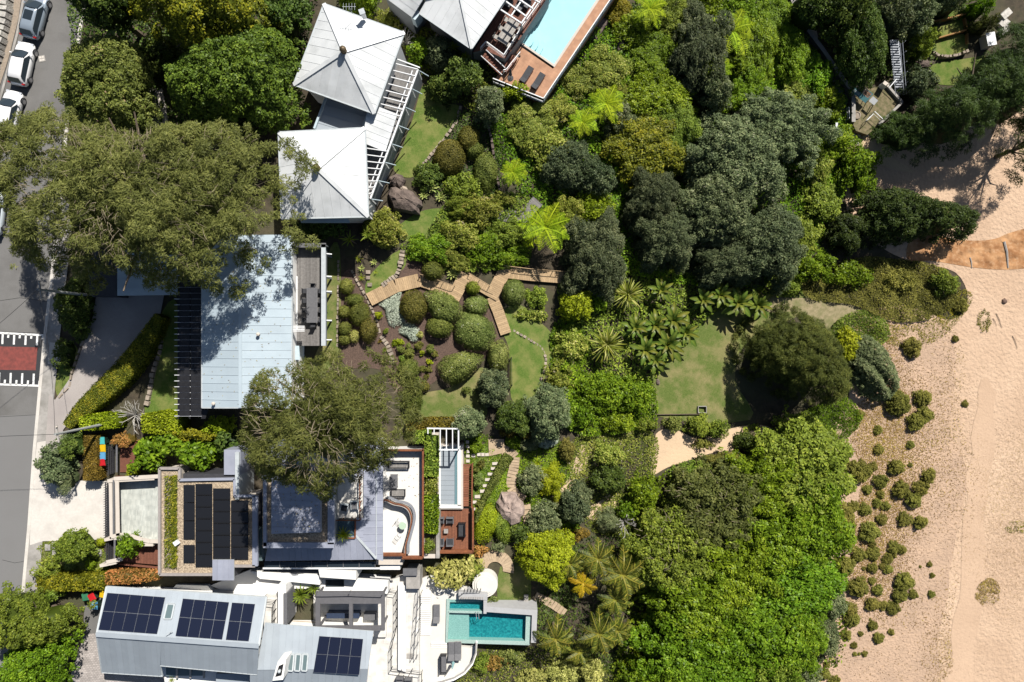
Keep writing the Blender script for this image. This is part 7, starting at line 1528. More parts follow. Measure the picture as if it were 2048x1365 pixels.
plant('clipped_dome', 'brown-green clipped dome at the lawn edging, smaller upper one', 'shrub', E(937, 278, 22, 28, 0, .03), 1.7, 'clip', 'clipb'); plant('clipped_dome', 'large brown-green clipped dome beside the curved lawn edging', 'shrub', E(898, 316, 32, 38, 10, .03), 2.0, 'clip', 'clipb'); plant('clipped_dome', 'low olive clipped dome right of the brown ones', 'shrub', E(948, 300, 20, 18, 0, .04), 1.4, 'clip', 'clip'); plant('clipped_dome', 'dark green clipped mound right of the brown domes', 'shrub', E(970, 345, 26, 42, 0, .05), 1.6, 'clip', 'clip'); plant('garden_shrub', 'dark green spreading shrub below the brown clipped domes', 'shrub', E(858, 352, 34, 30), 1.4, 'low', 'dark', 0); plant('garden_shrub', 'dark shrub between agaves and shaded path', 'shrub', E(920, 372, 42, 28), 1.6, 'broad', 'mid', 0)
# slope shrubs above the boardwalk
for i, (x, y, rx, ry, h, s, p) in enumerate([(860, 500, 45, 26, 1.6, 'broad', 'vivid'), (915, 470, 42, 36, 2.0, 'broad', 'mixed'), (960, 425, 40, 34, 2.0, 'broad', 'mixed'), (965, 500, 45, 34, 1.8, 'broad', 'bright'), (1020, 470, 40, 30, 2.0, 'broad', 'mid'), (1020, 515, 38, 24, 1.6, 'broad', 'vivid'), (905, 520, 40, 22, 1.4, 'fine', 'mixed'), (925, 415, 36, 22, 1.8, 'fine', 'mid'), (1140, 430, 30, 40, 2.4, 'fine', 'mixed'), (1190, 420, 40, 34, 2.6, 'broad', 'bright'), (1005, 400, 24, 16, 1.2, 'low', 'mixed')]):
    plant('slope_shrub', ['bright', 'mottled', 'pale-tipped', 'vivid', 'mid green', 'low vivid', 'fine mottled', 'small green', 'speckled', 'bright leafy', 'small speckled'][i] + ' shrub on the slope above the timber boardwalk', 'shrub', E(x, y, rx, ry), h, s, p, 0, proto=True)
carpet('slope_groundcover', 'mixed green ground cover on the slope above the boardwalk', 'ground cover', [(800, 495), (850, 470), (900, 400), (980, 385), (1060, 400), (1060, 520), (1000, 540), (900, 545), (850, 530)], 'mid', .7, (.26, .15), 1.3)
# topiary garden
Tp = lambda *a: T6([a])[0]
D = [('clipped dome at the top left of the topiary bed', (545, 357), 44, 52, 1.3, 'clip'), ('wide low clipped dome below the topmost one', (590, 437), 60, 38, 1.2, 'clip'), ('small clipped dome at the left topiary edge', (530, 507), 36, 40, 1.1, 'clip'), ('large oval clipped dome in the left topiary cluster', (622, 520), 64, 80, 1.4, 'clip'), ('dark clipped dome left of the capsule hedge', (535, 612), 40, 48, 1.2, 'clip'), ('lower clipped dome at the left topiary edge', (532, 675), 36, 34, 1.1, 'clip'),
     ('capsule-shaped brown-green clipped hedge in the mulch bed', (676, 622), 52, 84, 1.6, 'clipb'), ('small yellow-green ball left of the capsule hedge', (590, 655), 28, 42, .9, 'pale'), ('big brown-green clipped dome beside the silver mounded shrub', (945, 475), 86, 106, 2.0, 'clipb'), ('dark clipped dome tucked under the large green mound', (1100, 598), 84, 70, 1.8, 'clip'), ('pale-flecked clipped dome below the boardwalk platform', (1323, 468), 76, 62, 1.6, 'gcl'), ('loose dark shrub between boardwalk platform and fork', (1300, 365), 44, 42, 1.6, 'mid'), ('fluffy dark round shrub above the boardwalk bend', (1062, 265), 68, 60, 2.0, 'clip'),
     ('round dark dome casting shade on the mulch', (915, 852), 66, 66, 1.7, 'clip'), ('tall oval dark dome at the topiary lawn edge', (940, 1032), 58, 106, 1.9, 'clip'), ('small brown dome on the topiary lawn', (1010, 955), 30, 32, 1.0, 'clipb')]
for l, c, rx, ry, h, p in D: x, y = Tp(*c); plant('clipped_dome', l, 'shrub', E(x, y, rx / 3, ry / 3, 0, .03), h, 'clip', p, 0)
plant('clipped_mound', 'large dark green white-flecked clipped mound in the topiary garden', 'shrub', T6([(1000, 385), (1080, 368), (1180, 410), (1235, 470), (1245, 540), (1180, 575), (1090, 580), (1040, 510), (1005, 430)]), 2.2, 'clip', 'gcl', 0); plant('clipped_mound', 'broad spreading green mound right of the dark domes', 'shrub', T6([(1180, 570), (1240, 500), (1330, 510), (1420, 570), (1445, 650), (1400, 740), (1290, 745), (1190, 685)]), 2.0, 'clip', 'gcl', 0)
plant('clipped_mound', 'leaf-shaped clipped green mound casting a deep shadow', 'shrub', T6([(1075, 830), (1130, 772), (1250, 745), (1362, 765), (1368, 800), (1320, 850), (1250, 920), (1170, 955), (1105, 905)]), 2.2, 'clip', 'gcl', 0); plant('clipped_mound', 'upright olive mound between topiary and oval lawn', 'shrub', T6([(1400, 690), (1480, 668), (1520, 740), (1510, 860), (1420, 875), (1388, 800)]), 2.2, 'clip', 'gcl', 0)
plant('clipped_dome', 'white-flecked round dome in the boardwalk fork', 'shrub', E(1027, 585, 24, 27, 0, .02), 2.0, 'clip', 'gcl', 0)
plant('silver_mound', 'larger pale silver-green mounded shrub in the mulch bed', 'shrub', T6([(725, 460), (765, 435), (860, 380), (876, 386), (862, 440), (900, 540), (893, 568), (830, 605), (795, 588), (772, 480)]), .6, 'clip', 'silver', 0); plant('silver_mound', 'smaller pale silver-green mounded shrub below the larger one', 'shrub', T6([(852, 612), (890, 568), (940, 575), (978, 612), (972, 682), (940, 692), (908, 655), (855, 638)]), .6, 'clip', 'silver', 0)
NAMES = ['first', 'second', 'third', 'fourth', 'fifth', 'sixth', 'seventh', 'eighth', 'ninth', 'tenth', 'eleventh', 'twelfth', 'thirteenth', 'fourteenth', 'fifteenth', 'sixteenth', 'seventeenth', 'eighteenth', 'nineteenth', 'twentieth']
B = sorted([(985, 650, 20, 'pale'), (865, 690, 24, 'lime'), (868, 732, 26, 'clip'), (975, 710, 28, 'clipb'), (1045, 730, 30, 'clip'), (1076, 762, 22, 'clipb'), (995, 757, 20, 'lime'), (922, 757, 34, 'clip'), (1040, 806, 22, 'lime'), (1000, 845, 24, 'clip'), (1020, 896, 18, 'clipb'), (1036, 856, 20, 'clipb'), (972, 908, 18, 'vivid'), (880, 785, 20, 'mid'), (915, 712, 16, 'clip'), (1262, 978, 24, 'clip'), (830, 690, 22, 'lime'), (775, 625, 22, 'mid'), (735, 525, 26, 'lime')])
for i, (x, y, r, p) in enumerate(B): px, py = Tp(x, y); plant('ball_shrub', '%s from the left of the small ball shrubs in the mulch' % NAMES[i], 'shrub', E(px, py, r / 3, r / 3, 0, .05), r / 3 * .09, 'tight', p, 0, group='small ball shrubs in the mulch')
plant('garden_tree', 'dark blue-green shrub tree below the oval lawn', 'tree', E(985, 775, 32, 42), 3.4, 'fine', 'greyd', 0, .1); plant('garden_tree', 'grey-leaved round tree by the white pool pergola', 'tree', E(938, 848, 32, 32), 4.0, 'fine', 'grey', 1.0, .1); plant('garden_tree', 'grey-green tree right of the oval lawn foot', 'tree', E(1093, 825, 46, 58), 4.5, 'fine', 'grey', 1.0, .12); plant('garden_tree', 'dark round tree left of the grey-green one', 'tree', E(1030, 835, 34, 36), 3.2, 'fine', 'dark', 0, .1)
hedge_run('mixed_hedge', 'rust and green hedge below the topiary lawn fence', 'hedge', [(812, 852, .9), (860, 848), (912, 848), (955, 858)], 1.1, 1.4, 'rust', 'low'); plant('garden_shrub', 'golden-brown shrub below the dark round tree', 'shrub', E(1035, 862, 40, 14), 1.4, 'low', 'rust', 0)
hedge_run('roof_hedge', 'green planted strip along the terrace edge, upper part', 'hedge', [(826, 876, .8), (862, 873), (863, 925), (861, 955)], 1.3, .9, 'mid', 'low', base=-1.65); hedge_run('roof_hedge', 'pale mixed planting in the middle of the terrace strip', 'hedge', [(862, 958), (862, 990)], 1.2, .6, 'mixed', 'low', base=-1.65); hedge_run('roof_hedge', 'bright green planted strip along the terrace edge, lower part', 'hedge', [(861, 992), (862, 1040), (860, 1068)], 1.4, .9, 'bright', 'low', base=-1.65); plant('roof_shrub', 'round green shrub at the bottom of the terrace strip', 'shrub', E(859, 1093, 12, 14), .8, 'low', 'mid', 0, base=-1.65)
# garden right of the red deck
plant('clipped_mound', 'lime and olive clipped mound right of the red deck', 'shrub', [(962, 1015), (980, 1005), (998, 1030), (996, 1055), (985, 1070), (980, 1085), (955, 1090), (945, 1070), (952, 1040)], 1.5, 'clip', 'lime', 0); plant('clipped_mound', 'dark green mound between lime mound and pinkish boulder', 'shrub', E(1003, 1055, 18, 36, -15, .04), 1.4, 'clip', 'mid', 0)
hedge_run('clipped_hedge', 'narrow diagonal clipped hedge beside the pale stepping stones', 'hedge', [(1018, 912, 1.2), (1000, 940, 1), (985, 968, .8), (968, 1000, .6), (952, 1045, .4)], .9, .9, 'clip')
for l, x, y, rx, ry, h, p in [('grey-green ball beside the red timber ramp', 956, 960, 11, 16, .9, 'gcl'), ('small dark ball below the ramp ball', 953, 938, 8, 7, .6, 'clip'), ('brownish ball in the lime groundcover', 962, 928, 9, 10, .6, 'clipb'), ('dark ball beside the lower stepping stones', 958, 1008, 7, 9, .6, 'clip'), ('green ball left of the lime mound', 957, 1022, 8, 8, .6, 'mid'), ('green cloud-clipped shrub above the curved steps', 1028, 884, 18, 14, .9, 'bright'), ('blue-grey soft shrub above the curved steps', 1058, 885, 22, 18, 1.2, 'grey'), ('silver shrub right of the blue-grey one', 1092, 878, 24, 20, 1.2, 'silver'), ('brown rounded shrub left of the sand path', 1133, 900, 18, 24, 1.6, 'clipb'), ('bright green mound by the lap pool pergola', 951, 893, 14, 14, .8, 'vivid')]: plant('garden_shrub', l, 'shrub', E(x, y, rx, ry, 0, .05), h, 'tight', p, 0)
for i, (l, x, y, rx, ry, h, s, p) in enumerate([('dark grey-leaved shrub right of the curved steps', 1065, 960, 28, 34, 2.4, 'fine', 'grey'), ('loose bright shrub between steps and sand path', 1105, 960, 26, 38, 1.8, 'needle', 'lime'), ('pale grey shrub with white dead leaves below the boulder', 1085, 1035, 38, 34, 2.2, 'fine', 'grey'), ('grey bushy shrub in the middle of the garden', 1150, 1010, 30, 42, 2.6, 'fine', 'greyd'), ('silver-flecked shrub beside the sand path', 1165, 985, 20, 24, 2.2, 'fine', 'grey'), ('dark green shrub left of the sand patch', 1215, 955, 34, 30, 2.6, 'broad', 'dark'), ('olive rounded shrub above the dark one', 1215, 905, 36, 26, 2.2, 'fine', 'mixed'), ('bright green shrub at the sand patch corner', 1285, 985, 30, 40, 2.6, 'broad', 'bright'), ('grey soft shrub above the palms', 1215, 1040, 24, 26, 1.8, 'needle', 'grey'), ('green shrub beside the dead spiky stem', 1255, 1020, 26, 22, 2.0, 'broad', 'bright'), ('golden shrub above the lime tree', 1155, 1065, 26, 14, 1.2, 'low', 'rust'), ('bright shrub above the lime tree', 1148, 1048, 20, 14, 1.4, 'broad', 'vivid'), ('dark shrub beside the lime tree', 1040, 1065, 24, 24, 1.8, 'fine', 'dark'), ('small grey shrub below the lime mound', 1000, 1092, 16, 12, .9, 'low', 'grey'), ('reddish shrub at the corner of the red deck', 962, 1100, 18, 10, .9, 'low', 'red')]): plant('garden_shrub', l, 'shrub', E(x, y, rx, ry), h, s, p, 0)
plant('lime_tree', 'dense lime-green rounded tree left of the palms', 'tree', [(1040, 1090), (1060, 1070), (1100, 1062), (1135, 1070), (1150, 1095), (1140, 1130), (1135, 1155), (1110, 1180), (1080, 1165), (1050, 1150), (1035, 1120)], 4.8, 'fine', 'lime', 1.2, .15, cscale=.9)
plant('variegated_shrub', 'pale variegated leafy shrub below the red deck', 'shrub', E(905, 1140, 58, 32, -10), 2.2, 'big', 'pale', 0); plant('garden_shrub', 'pale green shrub at the right end of the variegated one', 'shrub', E(940, 1140, 30, 24), 1.8, 'broad', 'mixed', 0)
for i, (l, x, y, rx, ry, h, s, p) in enumerate([('pale green round shrub at the bottom edge, rightmost', 1180, 1345, 26, 36, 2.2, 'fine', 'pale'), ('pale green shrub at the bottom edge, middle', 1125, 1345, 36, 26, 1.8, 'fine', 'pale'), ('pale green shrub at the bottom edge, leftmost', 1065, 1355, 34, 20, 1.4, 'fine', 'pale'), ('reddish tufted shrub at the pool terrace foot', 990, 1325, 24, 16, .9, 'low', 'red'), ('green tufted shrub at the pool terrace foot', 962, 1325, 16, 16, .9, 'low', 'mid'), ('grey-green shrub below the pool wall corner', 1020, 1312, 26, 14, 1.0, 'low', 'gcl'), ('bright small shrub above the teal pool', 985, 1200, 14, 10, .7, 'low', 'gcl')]): plant('garden_shrub', l, 'shrub', E(x, y, rx, ry), h, s, p, 0)
# bright thicket beside the big lawn and palms of the middle garden
carpet('thicket', 'low bright green thicket left of the big lawn', 'ground cover', [(1105, 650), (1150, 640), (1180, 690), (1170, 740), (1230, 750), (1300, 755), (1312, 820), (1300, 850), (1200, 870), (1140, 860), (1100, 800), (1100, 740)], 'vivid', 1.1, (.28, .16), 2.0, .8)
for i, (l, x, y, rx, ry, h, p) in enumerate([('bright green bushy shrub in the thicket, right', 1265, 790, 44, 40, 2.0, 'vivid'), ('bright green bushy shrub in the thicket, middle', 1195, 790, 46, 44, 2.0, 'vivid'), ('bright green bushy shrub in the thicket, lower left', 1150, 830, 34, 32, 1.8, 'bright'), ('speckled green shrub at the thicket top', 1140, 690, 36, 40, 1.4, 'mixed'), ('speckled shrub beside the lawn edging', 1115, 750, 30, 36, 1.2, 'mixed'), ('green shrub at the bottom of the thicket', 1235, 845, 44, 20, 1.6, 'bright'), ('green shrub right end of the thicket foot', 1295, 850, 22, 16, 1.4, 'mid')]): plant('thicket_shrub', l, 'shrub', E(x, y, rx, ry), h, 'broad', p, 0)
plant('lime_shrub', 'yellow-green leafy small tree below the boardwalk end', 'tree', E(1150, 612, 36, 34), 3.2, 'broad', 'lime', .6, .08); plant('garden_shrub', 'green shrub right of the yellow-green small tree', 'shrub', E(1190, 605, 24, 28), 2.2, 'broad', 'bright', 0)
plant('garden_shrub', 'low green shrub beside the round boardwalk dome', 'shrub', E(1070, 595, 28, 24), .9, 'low', 'mid', 0); plant('garden_shrub', 'pale tuft below the boardwalk end', 'shrub', E(1060, 632, 40, 12), .5, 'low', 'mixed', 0)
for i, (l, x, y, rx, ry, h, p) in enumerate([('round dark ball at the bottom of the big lawn', 1345, 847, 20, 18, 1.4, 'clip'), ('green leafy shrub right of the dark ball', 1395, 852, 28, 24, 2.0, 'mid'), ('green shrub at the edge of the sand patch', 1435, 858, 24, 22, 2.0, 'mid'), ('low shrub on the sand patch edge', 1405, 888, 26, 10, .7, 'dune'), ('dark shrub added to stand for deep shade at the sand patch end', 1490, 880, 34, 18, 1.6, 'dark')]): plant('lawn_shrub', l, 'shrub', E(x, y, rx, ry), h, 'fine', p, 0)  # the dark one is added where the sand path only runs into shade
# wooded slope, top centre to right
WOOD = [(1300, 205, 62, 55, 4.5, 'broad', 'bright', 'bright green tree in the middle of the upper slope'), (1275, 300, 68, 58, 5, 'broad', 'figy', 'yellow-tipped tree above the dark hollow'), (1350, 260, 44, 60, 5, 'broad', 'mid', 'mid green tree between yellow-tipped and grey trees'), (1405, 105, 48, 85, 6, 'fine', 'greyd', 'tall dark grey-leaved tree near the top'), (1420, 185, 30, 40, 5, 'fine', 'grey', 'grey-leaved tree with fallen fronds beneath the ferns'), (1500, 110, 44, 62, 4, 'broad', 'vivid', 'vivid green tree right of the upper tree ferns'), (1490, 190, 40, 40, 4.5, 'broad', 'bright', 'glossy bright tree below the vivid one'), (1540, 255, 66, 62, 6.5, 'fine', 'grey', 'large soft grey-green tree at the right of the wood'), (1470, 330, 80, 68, 7, 'fine', 'grey', 'broad grey-green tree in the centre of the wood'), (1420, 430, 70, 62, 7, 'fine', 'grey', 'pale-flowered grey tree at the heart of the wood'), (1530, 490, 66, 70, 7, 'fine', 'greyd', 'dark grey tree at the lower right of the wood'), (1330, 480, 46, 46, 6, 'fine', 'greyd', 'dark grey-leaved tree left of the pale-flowered one'), (1300, 400, 50, 46, 5.5, 'fine', 'greyd', 'shadowy grey tree above the dark grey-leaved one'), (1440, 530, 50, 38, 5.5, 'fine', 'greyd', 'shadowy tree along the lower edge of the wood'), (1185, 510, 56, 66, 6, 'fine', 'greyd', 'dark tree where the boardwalk enters the wood'), (1135, 335, 44, 44, 4, 'broad', 'greyd', 'dusky tree above the grey timber platform'), (1190, 360, 42, 34, 4, 'fine', 'greyd', 'dusky shrub tree right of the platform tree'), (1090, 300, 42, 40, 3, 'broad', 'mixed', 'mixed shrub tree left of the paired tree ferns'), (1060, 250, 46, 44, 2.6, 'broad', 'mixed', 'pale-speckled shrub below the terrace corner'), (1120, 220, 36, 30, 2.4, 'broad', 'mixed', 'mottled shrub right of the terrace corner'), (1160, 160, 40, 36, 2.2, 'fine', 'mixed', 'pale mottled shrub beside the terrace balustrade'), (1215, 135, 40, 40, 2.2, 'fine', 'mixed', 'cream-flecked shrub on the upper slope'), (1260, 70, 42, 44, 2.4, 'broad', 'bright', 'bright shrub at the upper slope edge'), (1230, 20, 26, 26, 2, 'low', 'yellow', 'golden shrub at the top corner of the pool terrace'), (1310, 120, 42, 46, 3, 'broad', 'vivid', 'vivid shrub left of the tall dark grey tree'), (1350, 40, 44, 44, 3.6, 'broad', 'mid', 'mid green tree by the topmost tree fern'), (1245, 195, 30, 26, 2, 'fine', 'mixed', 'cream-speckled shrub right of the tree ferns'), (1395, 15, 40, 30, 3.5, 'broad', 'bright', 'bright tree at the top edge of the wood'), (1475, 20, 40, 32, 3.5, 'broad', 'bright', 'green tree at the top edge right of the ferns'), (1545, 40, 36, 44, 3, 'broad', 'vivid', 'vivid shrub at the top of the path bank'), (1240, 250, 34, 40, 3, 'fine', 'grey', 'pale grey shrub between ferns and yellow-tipped tree')]
for x, y, rx, ry, h, s, p, l in WOOD: plant('woodland_tree' if h >= 3 else 'woodland_shrub', l, 'tree' if h >= 3 else 'shrub', E(x, y, rx * 1.1, ry * 1.1, R.uniform(-30, 30), .18), h * (.85 if 'grey' in p else .68), s, p, 0 if h < 5 else .6, .12, proto=True)
carpet('undergrowth', 'mixed green undergrowth covering the wooded slope', 'undergrowth', [(1090, 210), (1130, 150), (1240, 10), (1560, 0), (1640, 120), (1690, 200), (1680, 400), (1560, 560), (1300, 560), (1130, 480), (1000, 330), (990, 240)], 'vivid', 1.0, (.28, .16), 1.3, 1.0)
for i, (x, y, rx, ry, h, p, l) in enumerate([(1585, 110, 40, 60, 2.4, 'vivid', 'vivid shrub on the path bank, topmost'), (1625, 165, 36, 48, 2.2, 'vivid', 'vivid shrub on the path bank, second from top'), (1650, 215, 34, 40, 2.2, 'bright', 'bright shrub beside the white beach sign'), (1600, 190, 36, 44, 2.0, 'mixed', 'mottled shrub on the path bank'), (1665, 300, 44, 40, 2.4, 'vivid', 'vivid rounded shrub below the white beach sign'), (1710, 345, 44, 48, 2.8, 'vivid', 'large vivid shrub beside the shaded sand'), (1630, 330, 30, 50, 2.2, 'mixed', 'mottled shrub between grey tree and vivid shrubs'), (1640, 410, 42, 46, 2.0, 'mid', 'green shrub left of the dark beach thicket'), (1605, 480, 34, 44, 2.2, 'mid', 'green shrub right of the dark grey tree'), (1620, 535, 44, 34, 2.4, 'vivid', 'vivid leafy shrub at the foot of the wood'), (1570, 565, 30, 24, 1.8, 'mid', 'green shrub above the dry dirt track')]): plant('bank_shrub', l, 'shrub', E(x, y, rx, ry), h, 'broad', p, 0, proto=True)
plant('beach_thicket', 'long thicket along the sand path, its shadowed side put into dark leaves', 'tree', [(1700, 400), (1740, 375), (1790, 380), (1830, 395), (1880, 410), (1930, 420), (1958, 440), (1950, 470), (1900, 480), (1850, 470), (1810, 485), (1760, 490), (1710, 470)], 5.2, 'fine', 'vdark', .3, .15); plant('beach_thicket', 'dark grey-green shrub at the left end of the beach thicket', 'tree', E(1690, 470, 40, 40), 3.4, 'fine', 'vdark', 0, .1)
# top right
for x, y, rx, ry, h, s, p, l in [(1620, 25, 40, 46, 5, 'broad', 'dark', 'dark tree above the shaded path'), (1685, 30, 44, 46, 6, 'broad', 'dark', 'dark green tree right of the shaded path'), (1715, 95, 46, 70, 6, 'broad', 'dark', 'dark leafy tree left of the metal stairs'), (1775, 40, 40, 48, 6, 'fine', 'greyd', 'grey speckled tree at the top of the metal stairs'), (1830, 30, 42, 40, 5, 'fine', 'grey', 'pale grey tree above the right-hand lawns'), (1835, 95, 26, 34, 3.5, 'broad', 'mid', 'bushy shrub tree left of the right-hand lawns'), (1890, 10, 36, 24, 4, 'fine', 'grey', 'grey tree at the top of the right-hand lawns'), (1950, 20, 24, 20, 3, 'broad', 'vivid', 'vivid small tree by the upper timber wall'), (1960, 55, 26, 16, 2.5, 'fine', 'pine', 'dusky shrub right of the timber walls'), (1830, 175, 34, 34, 3, 'broad', 'greyd', 'leafy dark shrub right of the metal stairs')]: plant('terrace_tree', l, 'tree', E(x, y, rx, ry), h, s, p, None if h > 4 else 0, .12, proto=True)
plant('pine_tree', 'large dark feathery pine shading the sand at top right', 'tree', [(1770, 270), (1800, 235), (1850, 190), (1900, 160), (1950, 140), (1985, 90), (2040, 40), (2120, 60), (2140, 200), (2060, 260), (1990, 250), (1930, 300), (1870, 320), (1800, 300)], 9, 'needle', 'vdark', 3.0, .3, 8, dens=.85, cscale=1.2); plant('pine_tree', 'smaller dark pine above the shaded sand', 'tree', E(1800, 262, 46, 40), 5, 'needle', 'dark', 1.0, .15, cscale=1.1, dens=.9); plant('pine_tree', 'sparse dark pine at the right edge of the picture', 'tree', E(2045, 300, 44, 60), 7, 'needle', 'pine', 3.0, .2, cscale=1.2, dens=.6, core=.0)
plant('pine_tree', 'big dark olive pine casting a deep shadow on the big lawn', 'tree', [(1480, 690), (1500, 650), (1545, 635), (1590, 612), (1640, 640), (1675, 690), (1700, 740), (1690, 790), (1650, 812), (1600, 800), (1560, 790), (1530, 760), (1490, 735)], 8.5, 'needle', 'pine', 1.0, .25, 8, dens=1.1)
# headland shrubs and dune edge
carpet('headland_cover', 'low green headland scrub beside the sand, upper part', 'ground cover', [(1590, 560), (1640, 540), (1720, 515), (1800, 520), (1860, 530), (1905, 555), (1912, 595), (1880, 630), (1820, 645), (1770, 640), (1700, 610), (1620, 600)], 'dune', .7, (.2, .11), 2.2, .9); carpet('headland_cover', 'low green scrub left of the grey domed shrub', 'ground cover', [(1660, 660), (1700, 625), (1745, 625), (1775, 660), (1765, 685), (1700, 720), (1680, 760)], 'mid', .8, (.2, .11), 2.2); carpet('headland_cover', 'rough green grass below the big pine', 'ground cover', [(1560, 860), (1610, 820), (1680, 790), (1720, 830), (1700, 870), (1640, 900), (1580, 900)], 'vivid', .7, (.3, .08), 1.9)
for l, x, y, rx, ry, h, s, p in [('blue-green shrub at the sand edge of the headland', 1885, 570, 28, 32, 1.6, 'fine', 'mid'), ('green mound in the headland scrub', 1800, 560, 40, 26, 1.2, 'fine', 'dune'), ('bright shrub above the headland scrub', 1700, 550, 50, 28, 1.6, 'broad', 'bright'), ('bright shrub left of the grey domed shrub', 1690, 690, 26, 40, 1.6, 'broad', 'lime')]: plant('headland_shrub', l, 'shrub', E(x, y, rx, ry), h, s, p, 0)
plant('domed_shrub', 'large grey-green domed shrub above the dunes', 'shrub', [(1695, 720), (1710, 680), (1735, 668), (1765, 690), (1788, 730), (1798, 765), (1788, 800), (1760, 805), (1720, 790), (1698, 760)], 2.8, 'tight', 'grey', 0); plant('domed_shrub', 'round green shrub attached below the grey domed one', 'shrub', E(1793, 806, 26, 28), 1.5, 'tight', 'dune', 0)
# big bottom right canopy
for x, y, rx, ry, h, p, l, tw in [(1590, 935, 92, 72, 6, 'mid', 'rounded green tree at the top of the large canopy', 0), (1500, 960, 70, 60, 6, 'bright', 'bright tree left of the rounded canopy top', 0), (1420, 1010, 80, 70, 6.5, 'olive2', 'twiggy olive tree at the left of the large canopy', 90), (1345, 1085, 76, 70, 6.5, 'mid', 'twiggy mid green tree above the palms', 90), (1620, 1040, 66, 78, 6, 'vivid', 'vivid green tree at the right edge of the canopy', 0), (1530, 1060, 76, 70, 7.5, 'bright', 'bright green tree in the upper middle of the canopy', 0), (1440, 1130, 86, 76, 7.5, 'bright', 'bright green tree in the centre of the canopy', 0), (1560, 1160, 80, 72, 7.5, 'vivid', 'vivid green tree right of the canopy centre', 0), (1360, 1190, 74, 66, 7, 'bright', 'green tree right of the palm crowns', 0), (1480, 1240, 82, 70, 8, 'bright', 'tall bright tree in the lower canopy', 0), (1580, 1260, 66, 66, 7, 'vivid', 'vivid tree in the lower right canopy', 0), (1350, 1290, 74, 66, 7, 'bright', 'green tree at the lower left of the canopy', 0), (1420, 1345, 76, 56, 7, 'vivid', 'bright tree at the bottom edge of the canopy', 0), (1530, 1345, 66, 50, 6.5, 'mid', 'mid green tree at the bottom right of the canopy', 0), (1300, 1360, 50, 40, 5, 'bright', 'green tree at the bottom left corner of the canopy', 0)]: plant('canopy_tree', l, 'tree', E(x, y, rx * 1.16, ry * 1.16, R.uniform(-40, 40), .16), 5.0 + h * .12, 'mat', p, .6, .18, twigs=tw, proto=True)
for x, y, rx, ry, h, s, p, l in [(1660, 1200, 28, 40, 2.4, 'fine', 'grey', 'grey shrub at the canopy edge, upper'), (1640, 1270, 34, 50, 2.6, 'fine', 'grey', 'grey shrub at the canopy edge, middle'), (1600, 1335, 40, 40, 2.4, 'fine', 'grey', 'grey shrub at the canopy edge, lower'), (1680, 1050, 30, 50, 1.8, 'tight', 'dune', 'olive shrub mass at the dune edge of the canopy'), (1655, 980, 34, 40, 1.8, 'tight', 'dune', 'olive shrub at the upper dune edge'), (1380, 945, 50, 26, 1.8, 'fine', 'mid', 'low green shrub beside the sand patch'), (1440, 925, 50, 22, 1.4, 'tight', 'dune', 'rough olive grass right of the sand patch')]: plant('edge_shrub', l, 'shrub', E(x, y, rx, ry), h, s, p, 0)
carpet('canopy_undergrowth', 'dark undergrowth below the large canopy', 'undergrowth', [(1280, 980), (1400, 930), (1660, 900), (1690, 1000), (1690, 1150), (1640, 1365), (1240, 1380), (1260, 1200)], 'bright', 1.6, (.40, .24), .7)
carpet('undergrowth', 'green undergrowth round the banana clump and strappy plants', 'undergrowth', [(1120, 560), (1230, 520), (1400, 550), (1560, 560), (1600, 590), (1500, 600), (1420, 630), (1390, 660), (1340, 710), (1300, 760), (1180, 740), (1170, 690), (1130, 640)], 'mid', .9, (.3, .17), 1.3, .9)
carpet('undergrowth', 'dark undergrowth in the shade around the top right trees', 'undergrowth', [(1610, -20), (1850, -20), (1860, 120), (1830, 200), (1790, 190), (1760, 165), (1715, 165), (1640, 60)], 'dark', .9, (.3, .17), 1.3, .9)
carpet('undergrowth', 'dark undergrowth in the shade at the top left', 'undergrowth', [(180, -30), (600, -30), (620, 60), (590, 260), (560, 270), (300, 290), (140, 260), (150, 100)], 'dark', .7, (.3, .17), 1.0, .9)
carpet('undergrowth', 'green undergrowth between the pool house and the pavilion lawn', 'undergrowth', [(790, 60), (860, 60), (940, 110), (1060, 200), (1000, 250), (920, 210), (860, 170), (830, 130)], 'mid', .8, (.26, .15), 1.3, .9)
# dune shrubs (shared meshes)
DS = [crown_mesh('dune_foliage', np.full(72, 1.0) * (1 + .09 * np.sin(np.linspace(0, 6.283, 72, endpoint=False) * 3 + k) + .06 * np.sin(np.linspace(0, 6.283, 72, endpoint=False) * 5 + 2 * k)), .85, 'tight', PAL['dune'], seed=50 + k) for k in range(5)]
BIGN = iter('%s in reading order of the larger rounded dune shrubs on the sand' % w for w in (NAMES + ['twenty-' + q for q in NAMES[:9]] + ['thirtieth'] + ['thirty-' + q for q in NAMES[:9]]))
def dune(px, py, r, big):
    b = PG(px, py, .3); s = r * 1.1 * mpp(b.z); t = thing('dune_shrub', next(BIGN) if big else 'small dune shrub scattered on the sand', 'shrub', (b.x, b.y, float(gz(b.x)) + .03), R.uniform(0, 6), 'larger dune shrubs' if big else 'small dune shrubs', sc=(s, s, s * R.uniform(.8, 1.0)))
    inst('foliage', R.choice(DS), t)
